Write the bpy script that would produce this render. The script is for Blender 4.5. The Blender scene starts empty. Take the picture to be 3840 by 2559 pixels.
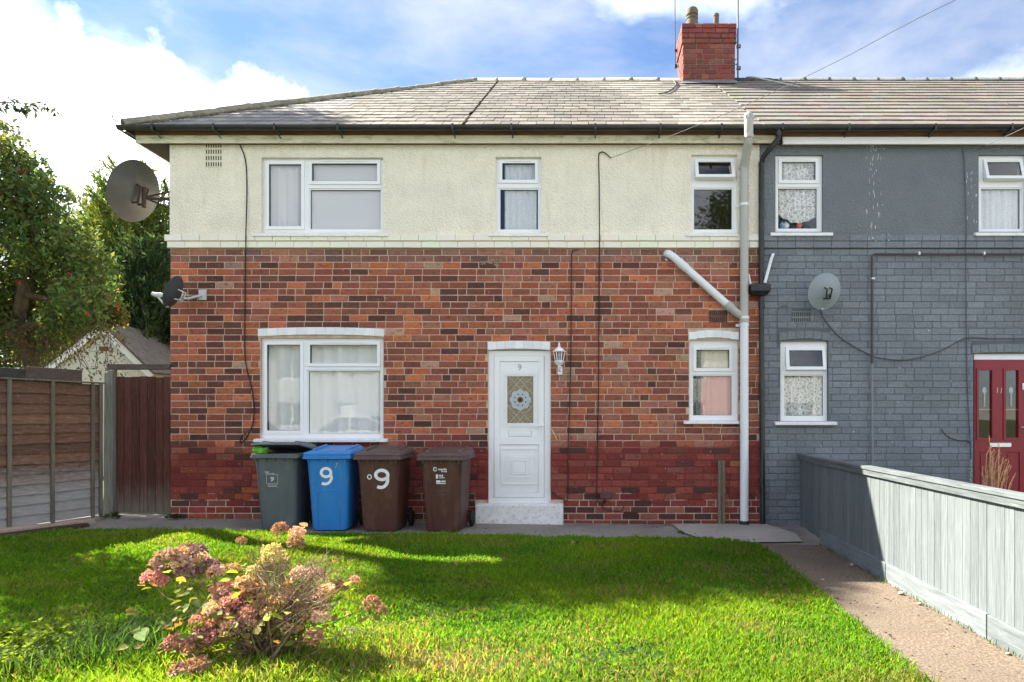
import bpy, bmesh, math, random
import numpy as np
from mathutils import Vector, Matrix, Euler

random.seed(11)
rng = np.random.default_rng(11)
C = bpy.context.scene.collection
scene = bpy.context.scene
R = math.radians

# ------------------------------------------------------------------ camera, sky, sun, exposure
D, CAM_Z, FPX, VPX, VPY, IMG_W, IMG_H = 9.0, 1.4, 2497.0, 2190.0, 1562.0, 3840.0, 2559.0
cam_d = bpy.data.cameras.new('camera')
cam = bpy.data.objects.new('camera', cam_d)
C.objects.link(cam)
scene.camera = cam
cam.location = (0, -D, CAM_Z)
cam.rotation_euler = (R(90), 0, 0)
cam_d.sensor_fit = 'HORIZONTAL'
cam_d.sensor_width = 36.0
cam_d.lens = FPX / IMG_W * 36.0
cam_d.shift_x = -(VPX - IMG_W / 2) / IMG_W
cam_d.shift_y = (VPY - IMG_H / 2) / IMG_W
cam_d.clip_end = 2000

TO_SUN = Vector((-1.03, 0.53, 1.0)).normalized()
SUN_EL = math.asin(TO_SUN.z)
SUN_ROT = math.atan2(TO_SUN.x, TO_SUN.y) % (2 * math.pi)

world = bpy.data.worlds.new('World')
scene.world = world
world.use_nodes = True
wn, wl = world.node_tree.nodes, world.node_tree.links
wn.clear()
w_out = wn.new('ShaderNodeOutputWorld')
w_bg = wn.new('ShaderNodeBackground')
w_bg.inputs['Strength'].default_value = 0.050
w_sky = wn.new('ShaderNodeTexSky')
w_sky.sky_type = 'NISHITA'
w_sky.sun_disc = False
w_sky.sun_elevation = SUN_EL
w_sky.sun_rotation = SUN_ROT
w_sky.air_density = 0.9
w_sky.dust_density = 0.05
w_sky.ozone_density = 2.0
CUM_OFF = (4.72, 2.06, 8.1)
w_tc = wn.new('ShaderNodeTexCoord')
w_sep = wn.new('ShaderNodeSeparateXYZ')
wl.new(w_tc.outputs['Generated'], w_sep.inputs[0])


def wmath(op, a, b=None, c=None, clamp=False):
    n = wn.new('ShaderNodeMath')
    n.operation = op
    n.use_clamp = clamp
    for i, v in enumerate((a, b, c)):
        if v is None:
            continue
        if isinstance(v, (int, float)):
            n.inputs[i].default_value = v
        else:
            wl.new(v, n.inputs[i])
    return n.outputs[0]


# clouds: soft broken noise all round the sky, plus one low cumulus bank
w_map = wn.new('ShaderNodeMapping')
w_map.inputs['Location'].default_value = (1.7, 4.4, 2.2)
w_map.inputs['Scale'].default_value = (1.0, 1.0, 2.3)
wl.new(w_tc.outputs['Generated'], w_map.inputs[0])
w_n1 = wn.new('ShaderNodeTexNoise')
w_n1.inputs['Scale'].default_value = 3.6
w_n1.inputs['Detail'].default_value = 10
w_n1.inputs['Roughness'].default_value = 0.57
w_n1.inputs['Distortion'].default_value = 0.25
wl.new(w_map.outputs[0], w_n1.inputs['Vector'])
w_r1 = wn.new('ShaderNodeValToRGB')
w_r1.color_ramp.elements[0].position = 0.40
w_r1.color_ramp.elements[1].position = 0.78
wl.new(w_n1.outputs['Fac'], w_r1.inputs[0])
# cumulus bank low over the hip of the roof
bdir = Vector((-0.55, 1.0, 0.34)).normalized()
w_dot = wn.new('ShaderNodeVectorMath')
w_dot.operation = 'DISTANCE'
w_sc = wn.new('ShaderNodeVectorMath')
w_sc.operation = 'MULTIPLY'
w_sc.inputs[1].default_value = (1.0, 1.0, 1.6)
wl.new(w_tc.outputs['Generated'], w_sc.inputs[0])
wl.new(w_sc.outputs[0], w_dot.inputs[0])
w_dot.inputs[1].default_value = (bdir.x, bdir.y, bdir.z * 1.6)
w_n2 = wn.new('ShaderNodeTexNoise')
w_n2.inputs['Scale'].default_value = 8.0
w_n2.inputs['Detail'].default_value = 9
w_n2.inputs['Roughness'].default_value = 0.6
wl.new(w_tc.outputs['Generated'], w_n2.inputs['Vector'])
bank = wmath('SUBTRACT', w_dot.outputs['Value'], wmath('MULTIPLY', wmath('SUBTRACT', w_n2.outputs['Fac'], 0.5), 0.42))
w_mr = wn.new('ShaderNodeMapRange')
w_mr.inputs['From Min'].default_value = 0.27
w_mr.inputs['From Max'].default_value = 0.15
wl.new(bank, w_mr.inputs['Value'])
wisp = wmath('MULTIPLY', w_r1.outputs['Color'], 0.8)
# broken cumulus over the whole sky
w_map3 = wn.new('ShaderNodeMapping')
w_map3.inputs['Location'].default_value = CUM_OFF
w_map3.inputs['Scale'].default_value = (1.0, 1.0, 1.7)
wl.new(w_tc.outputs['Generated'], w_map3.inputs[0])
w_n3 = wn.new('ShaderNodeTexNoise')
w_n3.inputs['Scale'].default_value = 2.1
w_n3.inputs['Detail'].default_value = 9
w_n3.inputs['Roughness'].default_value = 0.5
wl.new(w_map3.outputs[0], w_n3.inputs['Vector'])
w_r3 = wn.new('ShaderNodeValToRGB')
w_r3.color_ramp.elements[0].position = 0.46
w_r3.color_ramp.elements[1].position = 0.67
wl.new(w_n3.outputs['Fac'], w_r3.inputs[0])
cumulus = wmath('MAXIMUM', w_r3.outputs['Color'], w_mr.outputs[0], clamp=True)
w_mix = wn.new('ShaderNodeMix')
w_mix.data_type = 'RGBA'
w_mix.inputs['B'].default_value = (2.6, 2.7, 2.95, 1)
w_gain = wn.new('ShaderNodeMix')
w_gain.data_type = 'RGBA'
w_gain.blend_type = 'MULTIPLY'
w_gain.inputs['Factor'].default_value = 1
w_gain.inputs['B'].default_value = (0.50, 0.525, 0.565, 1)
wl.new(w_sky.outputs[0], w_gain.inputs['A'])
wl.new(wisp, w_mix.inputs['Factor'])
wl.new(w_gain.outputs['Result'], w_mix.inputs['A'])
w_mix2 = wn.new('ShaderNodeMix')
w_mix2.data_type = 'RGBA'
w_mix2.inputs['B'].default_value = (9.0, 9.0, 9.1, 1)
wl.new(cumulus, w_mix2.inputs['Factor'])
wl.new(w_mix.outputs['Result'], w_mix2.inputs['A'])
wl.new(w_mix2.outputs['Result'], w_bg.inputs['Color'])
wl.new(w_bg.outputs[0], w_out.inputs[0])

sun_d = bpy.data.lights.new('sun', 'SUN')
sun_d.energy = 3.0
sun_d.angle = R(0.5)
sun_d.color = (1.0, 0.93, 0.80)
sun = bpy.data.objects.new('sun', sun_d)
C.objects.link(sun)
sun.rotation_euler = TO_SUN.to_track_quat('Z', 'Y').to_euler()
sun.location = TO_SUN * 40

scene.view_settings.view_transform = 'Standard'
scene.view_settings.look = 'None'
scene.view_settings.gamma = 1.0
scene.view_settings.use_curve_mapping = False
scene.view_settings.exposure = 3.05
scene.cycles.max_bounces = 8
scene.cycles.transparent_max_bounces = 12


# ------------------------------------------------------------------ helpers
def FX(x, Y=0.0):
    return (x - VPX) * (D + Y) / FPX


def FZ(y, Y=0.0):
    return CAM_Z + (VPY - y) * (D + Y) / FPX


def zg(X):
    return -0.04 - 0.0125 * X


class MB:
    def __init__(s):
        s.v, s.f, s.m = [], [], []

    def add(s, verts, faces, mi=0):
        b = len(s.v)
        s.v += [tuple(p) for p in verts]
        s.f += [tuple(i + b for i in f) for f in faces]
        s.m += [mi] * len(faces)
        return s

    def box(s, x0, x1, y0, y1, z0, z1, mi=0):
        return s.add([(x0, y0, z0), (x1, y0, z0), (x1, y1, z0), (x0, y1, z0), (x0, y0, z1), (x1, y0, z1), (x1, y1, z1), (x0, y1, z1)],
                     [(0, 1, 5, 4), (1, 2, 6, 5), (2, 3, 7, 6), (3, 0, 4, 7), (4, 5, 6, 7), (3, 2, 1, 0)], mi)

    def quad(s, a, b, c, d, mi=0):
        return s.add([a, b, c, d], [(0, 1, 2, 3)], mi)

    def tube(s, pts, r, seg=8, cap=True, mi=0):
        pts = [Vector(p) for p in pts]
        n = len(pts)
        rs = r if isinstance(r, (list, tuple)) else [r] * n
        up = None
        rings = []
        for i, p in enumerate(pts):
            t = (pts[min(i + 1, n - 1)] - pts[max(i - 1, 0)])
            t = t.normalized() if t.length > 1e-9 else Vector((0, 0, 1))
            if up is None:
                up = Vector((0, 0, 1)) if abs(t.z) < 0.9 else Vector((1, 0, 0))
            a = t.cross(up)
            if a.length < 1e-6:
                a = t.cross(Vector((0.3, 0.9, 0.1)))
            a.normalize()
            b = a.cross(t).normalized()
            up = b
            rings.append([p + (a * math.cos(2 * math.pi * k / seg) + b * math.sin(2 * math.pi * k / seg)) * rs[i] for k in range(seg)])
        vs = [q for ring in rings for q in ring]
        fs = []
        for i in range(n - 1):
            for k in range(seg):
                k2 = (k + 1) % seg
                fs.append((i * seg + k, i * seg + k2, (i + 1) * seg + k2, (i + 1) * seg + k))
        if cap:
            fs.append(tuple(range(seg))[::-1])
            fs.append(tuple((n - 1) * seg + k for k in range(seg)))
        return s.add(vs, fs, mi)

    def loft(s, rings, cap0=True, cap1=True, mi=0):
        seg = len(rings[0])
        vs = [q for ring in rings for q in ring]
        fs = []
        for i in range(len(rings) - 1):
            for k in range(seg):
                k2 = (k + 1) % seg
                fs.append((i * seg + k, i * seg + k2, (i + 1) * seg + k2, (i + 1) * seg + k))
        if cap0:
            fs.append(tuple(range(seg))[::-1])
        if cap1:
            fs.append(tuple((len(rings) - 1) * seg + k for k in range(seg)))
        return s.add(vs, fs, mi)

    def lathe(s, prof, seg=24, c=(0, 0, 0), mi=0, cap=True):
        rings = [[(c[0] + r * math.cos(2 * math.pi * k / seg), c[1] + r * math.sin(2 * math.pi * k / seg), c[2] + z) for k in range(seg)] for r, z in prof]
        return s.loft(rings, cap, cap, mi)

    def plate(s, x0, x1, z0, z1, holes, yf, yb, mi=0):
        """vertical plate (front at yf, back at yb) with rectangular holes and their reveals"""
        xs = sorted({x0, x1, *[min(max(v, x0), x1) for h in holes for v in h[:2]]})
        zs = sorted({z0, z1, *[min(max(v, z0), z1) for h in holes for v in h[2:]]})

        def solid(i, j):
            if i < 0 or j < 0 or i >= len(xs) - 1 or j >= len(zs) - 1:
                return False
            cx, cz = (xs[i] + xs[i + 1]) / 2, (zs[j] + zs[j + 1]) / 2
            return not any(h[0] < cx < h[1] and h[2] < cz < h[3] for h in holes)
        for i in range(len(xs) - 1):
            for j in range(len(zs) - 1):
                if not solid(i, j):
                    continue
                a, b, c, d = xs[i], xs[i + 1], zs[j], zs[j + 1]
                s.quad((a, yf, c), (b, yf, c), (b, yf, d), (a, yf, d), mi)
                s.quad((b, yb, c), (a, yb, c), (a, yb, d), (b, yb, d), mi)
                if not solid(i - 1, j):
                    s.quad((a, yb, c), (a, yf, c), (a, yf, d), (a, yb, d), mi)
                if not solid(i + 1, j):
                    s.quad((b, yf, c), (b, yb, c), (b, yb, d), (b, yf, d), mi)
                if not solid(i, j - 1):
                    s.quad((a, yb, c), (b, yb, c), (b, yf, c), (a, yf, c), mi)
                if not solid(i, j + 1):
                    s.quad((a, yf, d), (b, yf, d), (b, yb, d), (a, yb, d), mi)
        return s

    def mesh(s, name, mats, smooth=False):
        me = bpy.data.meshes.new(name)
        me.from_pydata(s.v, [], s.f)
        for m in (mats if isinstance(mats, (list, tuple)) else [mats]):
            me.materials.append(m)
        if len(set(s.m)) > 1:
            me.polygons.foreach_set('material_index', s.m)
        if smooth:
            me.polygons.foreach_set('use_smooth', [True] * len(me.polygons))
        me.update()
        return me

    def build(s, name, mats, parent=None, smooth=False, bevel=0, weld=False, loc=None, rot=None):
        me = s.mesh(name, mats, smooth)
        if weld:
            bm = bmesh.new()
            bm.from_mesh(me)
            bmesh.ops.remove_doubles(bm, verts=bm.verts, dist=1e-5)
            bm.to_mesh(me)
            bm.free()
        o = link(name, me, parent)
        if bevel:
            md = o.modifiers.new('bevel', 'BEVEL')
            md.width = bevel
            md.segments = 2
            md.limit_method = 'ANGLE'
        if smooth:
            shade_auto(o)
        if loc is not None:
            o.location = loc
        if rot is not None:
            o.rotation_euler = rot
        return o


def shade_auto(o, ang=40):
    me = o.data
    me.update()
    bm = bmesh.new()
    bm.from_mesh(me)
    for e in bm.edges:
        if len(e.link_faces) == 2 and e.calc_face_angle(0) > R(ang):
            e.smooth = False
    bm.to_mesh(me)
    bm.free()


def link(name, data, parent=None):
    o = bpy.data.objects.new(name, data)
    C.objects.link(o)
    if parent is not None:
        o.parent = parent
    return o


def tag(o, label, cat, group=None):
    o['label'] = label
    o['category'] = cat
    if group:
        o['group'] = group
    return o


def thing(name, label, cat, loc=(0, 0, 0), rz=0.0, group=None):
    o = link(name, None)
    o.location = loc
    o.rotation_euler = (0, 0, rz)
    return tag(o, label, cat, group)


def text_mesh(txt, size, thick=0.001, bold=0.0):
    cu_ = bpy.data.curves.new('lettering', 'FONT')
    cu_.body = txt
    cu_.size = size
    cu_.extrude = thick
    cu_.offset = bold
    cu_.align_x = 'CENTER'
    cu_.align_y = 'CENTER'
    cu_.resolution_u = 3
    o = bpy.data.objects.new('lettering', cu_)
    C.objects.link(o)
    dg = bpy.context.evaluated_depsgraph_get()
    me = bpy.data.meshes.new_from_object(o.evaluated_get(dg))
    bpy.data.objects.remove(o)
    bpy.data.curves.remove(cu_)
    return me


# ------------------------------------------------------------------ materials
def new_mat(name):
    m = bpy.data.materials.new(name)
    m.use_nodes = True
    n, l = m.node_tree.nodes, m.node_tree.links
    n.clear()
    out = n.new('ShaderNodeOutputMaterial')
    return m, n, l, out


def ramp(n, stops):
    r = n.new('ShaderNodeValToRGB')
    el = r.color_ramp.elements
    while len(el) < len(stops):
        el.new(0.5)
    for e, (p, c) in zip(el, stops):
        e.position = p
        e.color = (*c, 1) if len(c) == 3 else c
    return r


def noise(n, l, scale, detail=5, rough=0.55, vec=None, stretch=None, dist=0.0):
    t = n.new('ShaderNodeTexNoise')
    t.inputs['Scale'].default_value = scale
    t.inputs['Detail'].default_value = detail
    t.inputs['Roughness'].default_value = rough
    t.inputs['Distortion'].default_value = dist
    if vec is None:
        g = n.new('ShaderNodeNewGeometry')
        vec = g.outputs['Position']
    if stretch:
        mp = n.new('ShaderNodeMapping')
        mp.inputs['Scale'].default_value = stretch
        l.new(vec, mp.inputs[0])
        vec = mp.outputs[0]
    l.new(vec, t.inputs['Vector'])
    return t


def mixc(n, l, fac, a, b, mode='MIX'):
    m = n.new('ShaderNodeMix')
    m.data_type = 'RGBA'
    m.blend_type = mode
    for key, v in (('Factor', fac), ('A', a), ('B', b)):
        if isinstance(v, (int, float)):
            m.inputs[key].default_value = v
        elif isinstance(v, tuple):
            m.inputs[key].default_value = (*v, 1) if len(v) == 3 else v
        else:
            l.new(v, m.inputs[key])
    return m.outputs['Result']


def finish(n, l, out, color, rough=0.8, bump=None, bump_str=0.3, bump_dist=0.01, spec=0.3, metal=0.0, rough_node=None):
    b = n.new('ShaderNodeBsdfPrincipled')
    if isinstance(color, tuple):
        b.inputs['Base Color'].default_value = (*color, 1)
    else:
        l.new(color, b.inputs['Base Color'])
    b.inputs['Roughness'].default_value = rough
    if rough_node is not None:
        l.new(rough_node, b.inputs['Roughness'])
    b.inputs['Specular IOR Level'].default_value = spec
    b.inputs['Metallic'].default_value = metal
    if bump is not None:
        bp = n.new('ShaderNodeBump')
        bp.inputs['Strength'].default_value = bump_str
        bp.inputs['Distance'].default_value = bump_dist
        l.new(bump, bp.inputs['Height'])
        l.new(bp.outputs[0], b.inputs['Normal'])
    l.new(b.outputs[0], out.inputs[0])
    return b


def simple(name, col, rough=0.6, var=0.12, scale=6.0, bump=0.0, spec=0.35, metal=0.0, dirt=None, dirt_amt=0.4, dirt_scale=3.0, stretch=None, bscale=60):
    """a plain colour with noise variation, optional blotches of dirt and fine relief"""
    m, n, l, out = new_mat(name)
    t = noise(n, l, scale, 6, 0.6, stretch=stretch)
    lo = tuple(max(0, c * (1 - var)) for c in col)
    hi = tuple(min(1, c * (1 + var)) for c in col)
    c = ramp(n, [(0.3, lo), (0.7, hi)])
    l.new(t.outputs['Fac'], c.inputs[0])
    color = c.outputs[0]
    if dirt is not None:
        t2 = noise(n, l, dirt_scale, 8, 0.7, stretch=stretch)
        r2 = ramp(n, [(0.5, (0, 0, 0)), (0.72, (dirt_amt,) * 3)])
        l.new(t2.outputs['Fac'], r2.inputs[0])
        color = mixc(n, l, r2.outputs[0], color, dirt)
    bt = noise(n, l, bscale, 4, 0.6, stretch=stretch).outputs['Fac'] if bump else None
    finish(n, l, out, color, rough, bt, bump, 0.004, spec, metal)
    return m


def tinted(name, rough=0.85, blotch=None, blotch_scale=14, blotch_amt=0.6, spec=0.25, bump=0.35, extra=None, lo=0.52, hi=0.7, weather=0.8, grain=1.0):
    """colour of the piece from its object colour (single pieces) or the 'tint' attribute (joined pieces)"""
    m, n, l, out = new_mat(name)
    at = n.new('ShaderNodeAttribute')
    at.attribute_name = 'tint'
    oi = n.new('ShaderNodeObjectInfo')
    base = mixc(n, l, 1.0, at.outputs['Color'], oi.outputs['Color'], 'ADD')
    t = noise(n, l, 30, 6, 0.65)
    r = ramp(n, [(0.25, (0.72, 0.72, 0.72)), (0.75, (1.25, 1.25, 1.25))])
    l.new(t.outputs['Fac'], r.inputs[0])
    col = mixc(n, l, grain, base, r.outputs[0], 'MULTIPLY')
    tw_ = noise(n, l, 0.9, 8, 0.62)
    rw_ = ramp(n, [(0.30, (0.74, 0.72, 0.72)), (0.70, (1.22, 1.20, 1.20))])
    l.new(tw_.outputs['Fac'], rw_.inputs[0])
    col = mixc(n, l, weather, col, rw_.outputs[0], 'MULTIPLY')
    if blotch is not None:
        t2 = noise(n, l, blotch_scale, 5, 0.55, stretch=(1, 1, 1.6))
        r2 = ramp(n, [(lo, (0, 0, 0)), (hi, (blotch_amt,) * 3)])
        l.new(t2.outputs['Fac'], r2.inputs[0])
        col = mixc(n, l, r2.outputs[0], col, blotch)
    if extra is not None:
        t3 = noise(n, l, extra[1], 7, 0.65)
        r3 = ramp(n, [(extra[2], (0, 0, 0)), (extra[3], (extra[4],) * 3)])
        l.new(t3.outputs['Fac'], r3.inputs[0])
        col = mixc(n, l, r3.outputs[0], col, extra[0])
    tb = noise(n, l, 90, 5, 0.65)
    finish(n, l, out, col, rough, tb.outputs['Fac'], bump, 0.004, spec)
    return m


def foliage(name, trans=0.35, rough=0.7, spec=0.12):
    m, n, l, out = new_mat(name)
    at = n.new('ShaderNodeAttribute')
    at.attribute_name = 'tint'
    oi = n.new('ShaderNodeObjectInfo')
    col = mixc(n, l, 1.0, at.outputs['Color'], oi.outputs['Color'], 'ADD')
    b = n.new('ShaderNodeBsdfPrincipled')
    b.inputs['Roughness'].default_value = rough
    b.inputs['Specular IOR Level'].default_value = spec
    l.new(col, b.inputs['Base Color'])
    tr = n.new('ShaderNodeBsdfTranslucent')
    bright = mixc(n, l, 1.0, col, (1.55, 1.35, 0.55), 'MULTIPLY')
    l.new(bright, tr.inputs['Color'])
    mx = n.new('ShaderNodeMixShader')
    mx.inputs[0].default_value = trans
    l.new(b.outputs[0], mx.inputs[1])
    l.new(tr.outputs[0], mx.inputs[2])
    l.new(mx.outputs[0], out.inputs[0])
    return m


def glass_mat(name, refl=1.6, tint=(0.93, 0.95, 0.94), wob=0.0):
    m, n, l, out = new_mat(name)
    fr = n.new('ShaderNodeFresnel')
    fr.inputs['IOR'].default_value = 1.52
    mu = n.new('ShaderNodeMath')
    mu.operation = 'MULTIPLY'
    mu.use_clamp = True
    mu.inputs[1].default_value = refl
    l.new(fr.outputs[0], mu.inputs[0])
    bf = n.new('ShaderNodeNewGeometry')
    sb_ = n.new('ShaderNodeMath')
    sb_.operation = 'SUBTRACT'
    sb_.inputs[0].default_value = 1.0
    l.new(bf.outputs['Backfacing'], sb_.inputs[1])
    m3 = n.new('ShaderNodeMath')
    m3.operation = 'MULTIPLY'
    l.new(mu.outputs[0], m3.inputs[0])
    l.new(sb_.outputs[0], m3.inputs[1])
    tr = n.new('ShaderNodeBsdfTransparent')
    tr.inputs[0].default_value = (*tint, 1)
    gl = n.new('ShaderNodeBsdfGlossy')
    gl.inputs['Roughness'].default_value = 0.015
    if wob:
        t = noise(n, l, 3.0, 2, 0.5)
        bp = n.new('ShaderNodeBump')
        bp.inputs['Strength'].default_value = wob
        bp.inputs['Distance'].default_value = 0.01
        l.new(t.outputs['Fac'], bp.inputs['Height'])
        l.new(bp.outputs[0], gl.inputs['Normal'])
    mx = n.new('ShaderNodeMixShader')
    l.new(m3.outputs[0], mx.inputs[0])
    l.new(tr.outputs[0], mx.inputs[1])
    l.new(gl.outputs[0], mx.inputs[2])
    l.new(mx.outputs[0], out.inputs[0])
    return m


def cloth(name, col, pattern=None, trans=0.4):
    """curtain cloth: pattern = lace motif (scale, dark colour)"""
    m, n, l, out = new_mat(name)
    color = None
    alpha = None
    if pattern:
        v = n.new('ShaderNodeTexVoronoi')
        v.feature = 'DISTANCE_TO_EDGE'
        v.inputs['Scale'].default_value = pattern[0]
        g = n.new('ShaderNodeNewGeometry')
        l.new(g.outputs['Position'], v.inputs['Vector'])
        r = ramp(n, [(0.03, (1, 1, 1)), (0.13, (0, 0, 0))])
        l.new(v.outputs['Distance'], r.inputs[0])
        t = noise(n, l, pattern[0] * 2.5, 3, 0.6)
        r2 = ramp(n, [(0.45, (0, 0, 0)), (0.6, (1, 1, 1))])
        l.new(t.outputs['Fac'], r2.inputs[0])
        mx_ = mixc(n, l, 1.0, r.outputs[0], r2.outputs[0], 'LIGHTEN')
        alpha = mx_
    d = n.new('ShaderNodeBsdfDiffuse')
    d.inputs['Color'].default_value = (*col, 1)
    tr = n.new('ShaderNodeBsdfTranslucent')
    tr.inputs['Color'].default_value = (*col, 1)
    mx = n.new('ShaderNodeMixShader')
    mx.inputs[0].default_value = trans
    l.new(d.outputs[0], mx.inputs[1])
    l.new(tr.outputs[0], mx.inputs[2])
    last = mx.outputs[0]
    if alpha is not None:
        tp = n.new('ShaderNodeBsdfTransparent')
        m2 = n.new('ShaderNodeMixShader')
        mr = n.new('ShaderNodeMapRange')
        mr.inputs['To Min'].default_value = pattern[1]
        mr.inputs['To Max'].default_value = 1.0
        l.new(alpha, mr.inputs['Value'])
        l.new(mr.outputs[0], m2.inputs[0])
        l.new(tp.outputs[0], m2.inputs[1])
        l.new(last, m2.inputs[2])
        last = m2.outputs[0]
    l.new(last, out.inputs[0])
    return m


M = {}
M['brick'] = tinted('brick', 0.9, blotch=(0.075, 0.04, 0.033), blotch_scale=15, blotch_amt=0.6, lo=0.55, hi=0.64,
                    extra=((0.50, 0.39, 0.31), 22, 0.62, 0.72, 0.75))
M['red_brick'] = tinted('red_brick', 0.85, blotch=(0.10, 0.045, 0.035), blotch_scale=15, blotch_amt=0.6,
                        extra=((0.40, 0.32, 0.26), 30, 0.68, 0.75, 0.5))
M['grey_brick'] = tinted('painted_brick', 0.6, blotch=None, bump=0.5, extra=((0.55, 0.56, 0.55), 9, 0.74, 0.77, 0.7))
M['white_brick'] = tinted('white_painted_brick', 0.6, bump=0.4, extra=((0.45, 0.42, 0.36), 16, 0.72, 0.82, 0.25), weather=0.1, grain=0.15)


def mortar_mat():
    m, n, l, out = new_mat('mortar')
    g = n.new('ShaderNodeNewGeometry')
    sx = n.new('ShaderNodeSeparateXYZ')
    l.new(g.outputs['Position'], sx.inputs[0])
    t = noise(n, l, 9, 5, 0.6)
    c = ramp(n, [(0.3, (0.42, 0.30, 0.225)), (0.7, (0.64, 0.49, 0.385))])
    l.new(t.outputs['Fac'], c.inputs[0])
    # red masonry paint over the bottom courses, edge wavering, worn away in places near the ground
    t2 = noise(n, l, 1.2, 6, 0.65)
    a = n.new('ShaderNodeMath')
    a.operation = 'MULTIPLY_ADD'
    a.inputs[1].default_value = 0.34
    l.new(t2.outputs['Fac'], a.inputs[0])
    l.new(sx.outputs[2], a.inputs[2])
    r = n.new('ShaderNodeMapRange')
    r.inputs['From Min'].default_value = 1.27
    r.inputs['From Max'].default_value = 1.12
    l.new(a.outputs[0], r.inputs['Value'])
    t3 = noise(n, l, 2.2, 6, 0.7)
    z2 = n.new('ShaderNodeMath')
    z2.operation = 'MULTIPLY_ADD'
    z2.inputs[1].default_value = 0.9
    l.new(t3.outputs['Fac'], z2.inputs[0])
    l.new(sx.outputs[2], z2.inputs[2])
    r3 = n.new('ShaderNodeMapRange')
    r3.inputs['From Min'].default_value = 0.72
    r3.inputs['From Max'].default_value = 0.80
    l.new(z2.outputs[0], r3.inputs['Value'])
    f = n.new('ShaderNodeMath')
    f.operation = 'MULTIPLY'
    l.new(r.outputs[0], f.inputs[0])
    l.new(r3.outputs[0], f.inputs[1])
    col = mixc(n, l, f.outputs[0], c.outputs[0], (0.21, 0.046, 0.037))
    finish(n, l, out, col, 0.95, noise(n, l, 120, 4).outputs['Fac'], 0.5, 0.004, 0.1)
    return m


M['mortar'] = mortar_mat()
M['dark_mortar'] = simple('dark_mortar', (0.30, 0.22, 0.17), 0.95, 0.3, 12, 0.4)


def render_mat(name, col, speck=None, stain=None):
    m, n, l, out = new_mat(name)
    t = noise(n, l, 2.2, 7, 0.65)
    c = ramp(n, [(0.3, tuple(x * 0.90 for x in col)), (0.7, tuple(min(1, x * 1.05) for x in col))])
    l.new(t.outputs['Fac'], c.inputs[0])
    color = c.outputs[0]
    if stain:
        ts = noise(n, l, 1.0, 8, 0.7, stretch=(9, 9, 1.1))
        rs = ramp(n, [(0.54, (0, 0, 0)), (0.72, (0.5,) * 3)])
        l.new(ts.outputs['Fac'], rs.inputs[0])
        color = mixc(n, l, rs.outputs[0], color, stain)
    if speck:
        tp = noise(n, l, 7, 3, 0.8)
        rp = ramp(n, [(0.735, (0, 0, 0)), (0.75, (0.85,) * 3)])
        l.new(tp.outputs['Fac'], rp.inputs[0])
        color = mixc(n, l, rp.outputs[0], color, speck)
    v = n.new('ShaderNodeTexVoronoi')
    v.inputs['Scale'].default_value = 34
    v.inputs['Randomness'].default_value = 1
    g = n.new('ShaderNodeNewGeometry')
    l.new(g.outputs['Position'], v.inputs['Vector'])
    t2 = noise(n, l, 45, 6, 0.7)
    h = n.new('ShaderNodeMath')
    h.operation = 'SUBTRACT'
    l.new(t2.outputs['Fac'], h.inputs[0])
    l.new(v.outputs['Distance'], h.inputs[1])
    finish(n, l, out, color, 0.92, h.outputs[0], 0.9, 0.016, 0.15)
    return m


M['cream_render'] = render_mat('cream_render', (0.87, 0.82, 0.685), stain=(0.68, 0.60, 0.44))
M['grey_render'] = render_mat('grey_render', (0.182, 0.205, 0.222), speck=(0.6, 0.6, 0.58))
M['grey_joint'] = simple('grey_joint', (0.10, 0.118, 0.138), 0.7, 0.1, 8, 0.3)
M['cream_joint'] = simple('cream_joint', (0.45, 0.41, 0.31), 0.8, 0.15, 8, 0.3)
M['upvc'] = simple('upvc', (0.80, 0.82, 0.84), 0.28, 0.02, 4, spec=0.5, dirt=(0.55, 0.52, 0.45), dirt_amt=0.12, dirt_scale=8)
M['gasket'] = simple('gasket', (0.03, 0.03, 0.032), 0.6, 0.1)
M['white_paint'] = simple('white_paint', (0.78, 0.79, 0.80), 0.5, 0.05, 8, 0.15, dirt=(0.4, 0.38, 0.32), dirt_amt=0.35, dirt_scale=18)
M['step_paint'] = simple('step_paint', (0.76, 0.77, 0.77), 0.7, 0.08, 8, 0.6, dirt=(0.35, 0.31, 0.23), dirt_amt=0.75, dirt_scale=26, bscale=25)
M['fascia_cream'] = simple('flaking_fascia', (0.66, 0.62, 0.47), 0.7, 0.08, 5, 0.4, dirt=(0.16, 0.24, 0.10), dirt_amt=0.9, dirt_scale=4.5, stretch=(1, 1, 3))
M['fascia_white'] = simple('white_fascia', (0.78, 0.78, 0.78), 0.4, 0.03, 5, spec=0.4)
M['soffit'] = simple('soffit_board', (0.07, 0.06, 0.055), 0.9, 0.2, 6, 0.3)
M['tilt_board'] = simple('tilting_board', (0.16, 0.085, 0.05), 0.9, 0.3, 5, 0.4, stretch=(1, 6, 6))
M['black_plastic'] = simple('black_gutter', (0.018, 0.018, 0.02), 0.38, 0.3, 6, spec=0.45, dirt=(0.06, 0.065, 0.05), dirt_amt=0.5, dirt_scale=5)
M['grey_plastic'] = simple('grey_soil_pipe', (0.40, 0.40, 0.37), 0.4, 0.06, 3, spec=0.4, dirt=(0.3, 0.29, 0.24), dirt_amt=0.3)
M['white_plastic'] = simple('white_soil_pipe', (0.70, 0.73, 0.76), 0.32, 0.03, 3, spec=0.45, dirt=(0.5, 0.5, 0.47), dirt_amt=0.25)
M['brown_pipe'] = simple('brown_pipe', (0.075, 0.055, 0.058), 0.5, 0.15, 4)
M['slate'] = tinted('slate', 0.8, blotch=(0.25, 0.24, 0.205), blotch_scale=4, blotch_amt=0.5, lo=0.5, hi=0.72, extra=((0.13, 0.12, 0.09), 24, 0.66, 0.74, 0.6))
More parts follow.
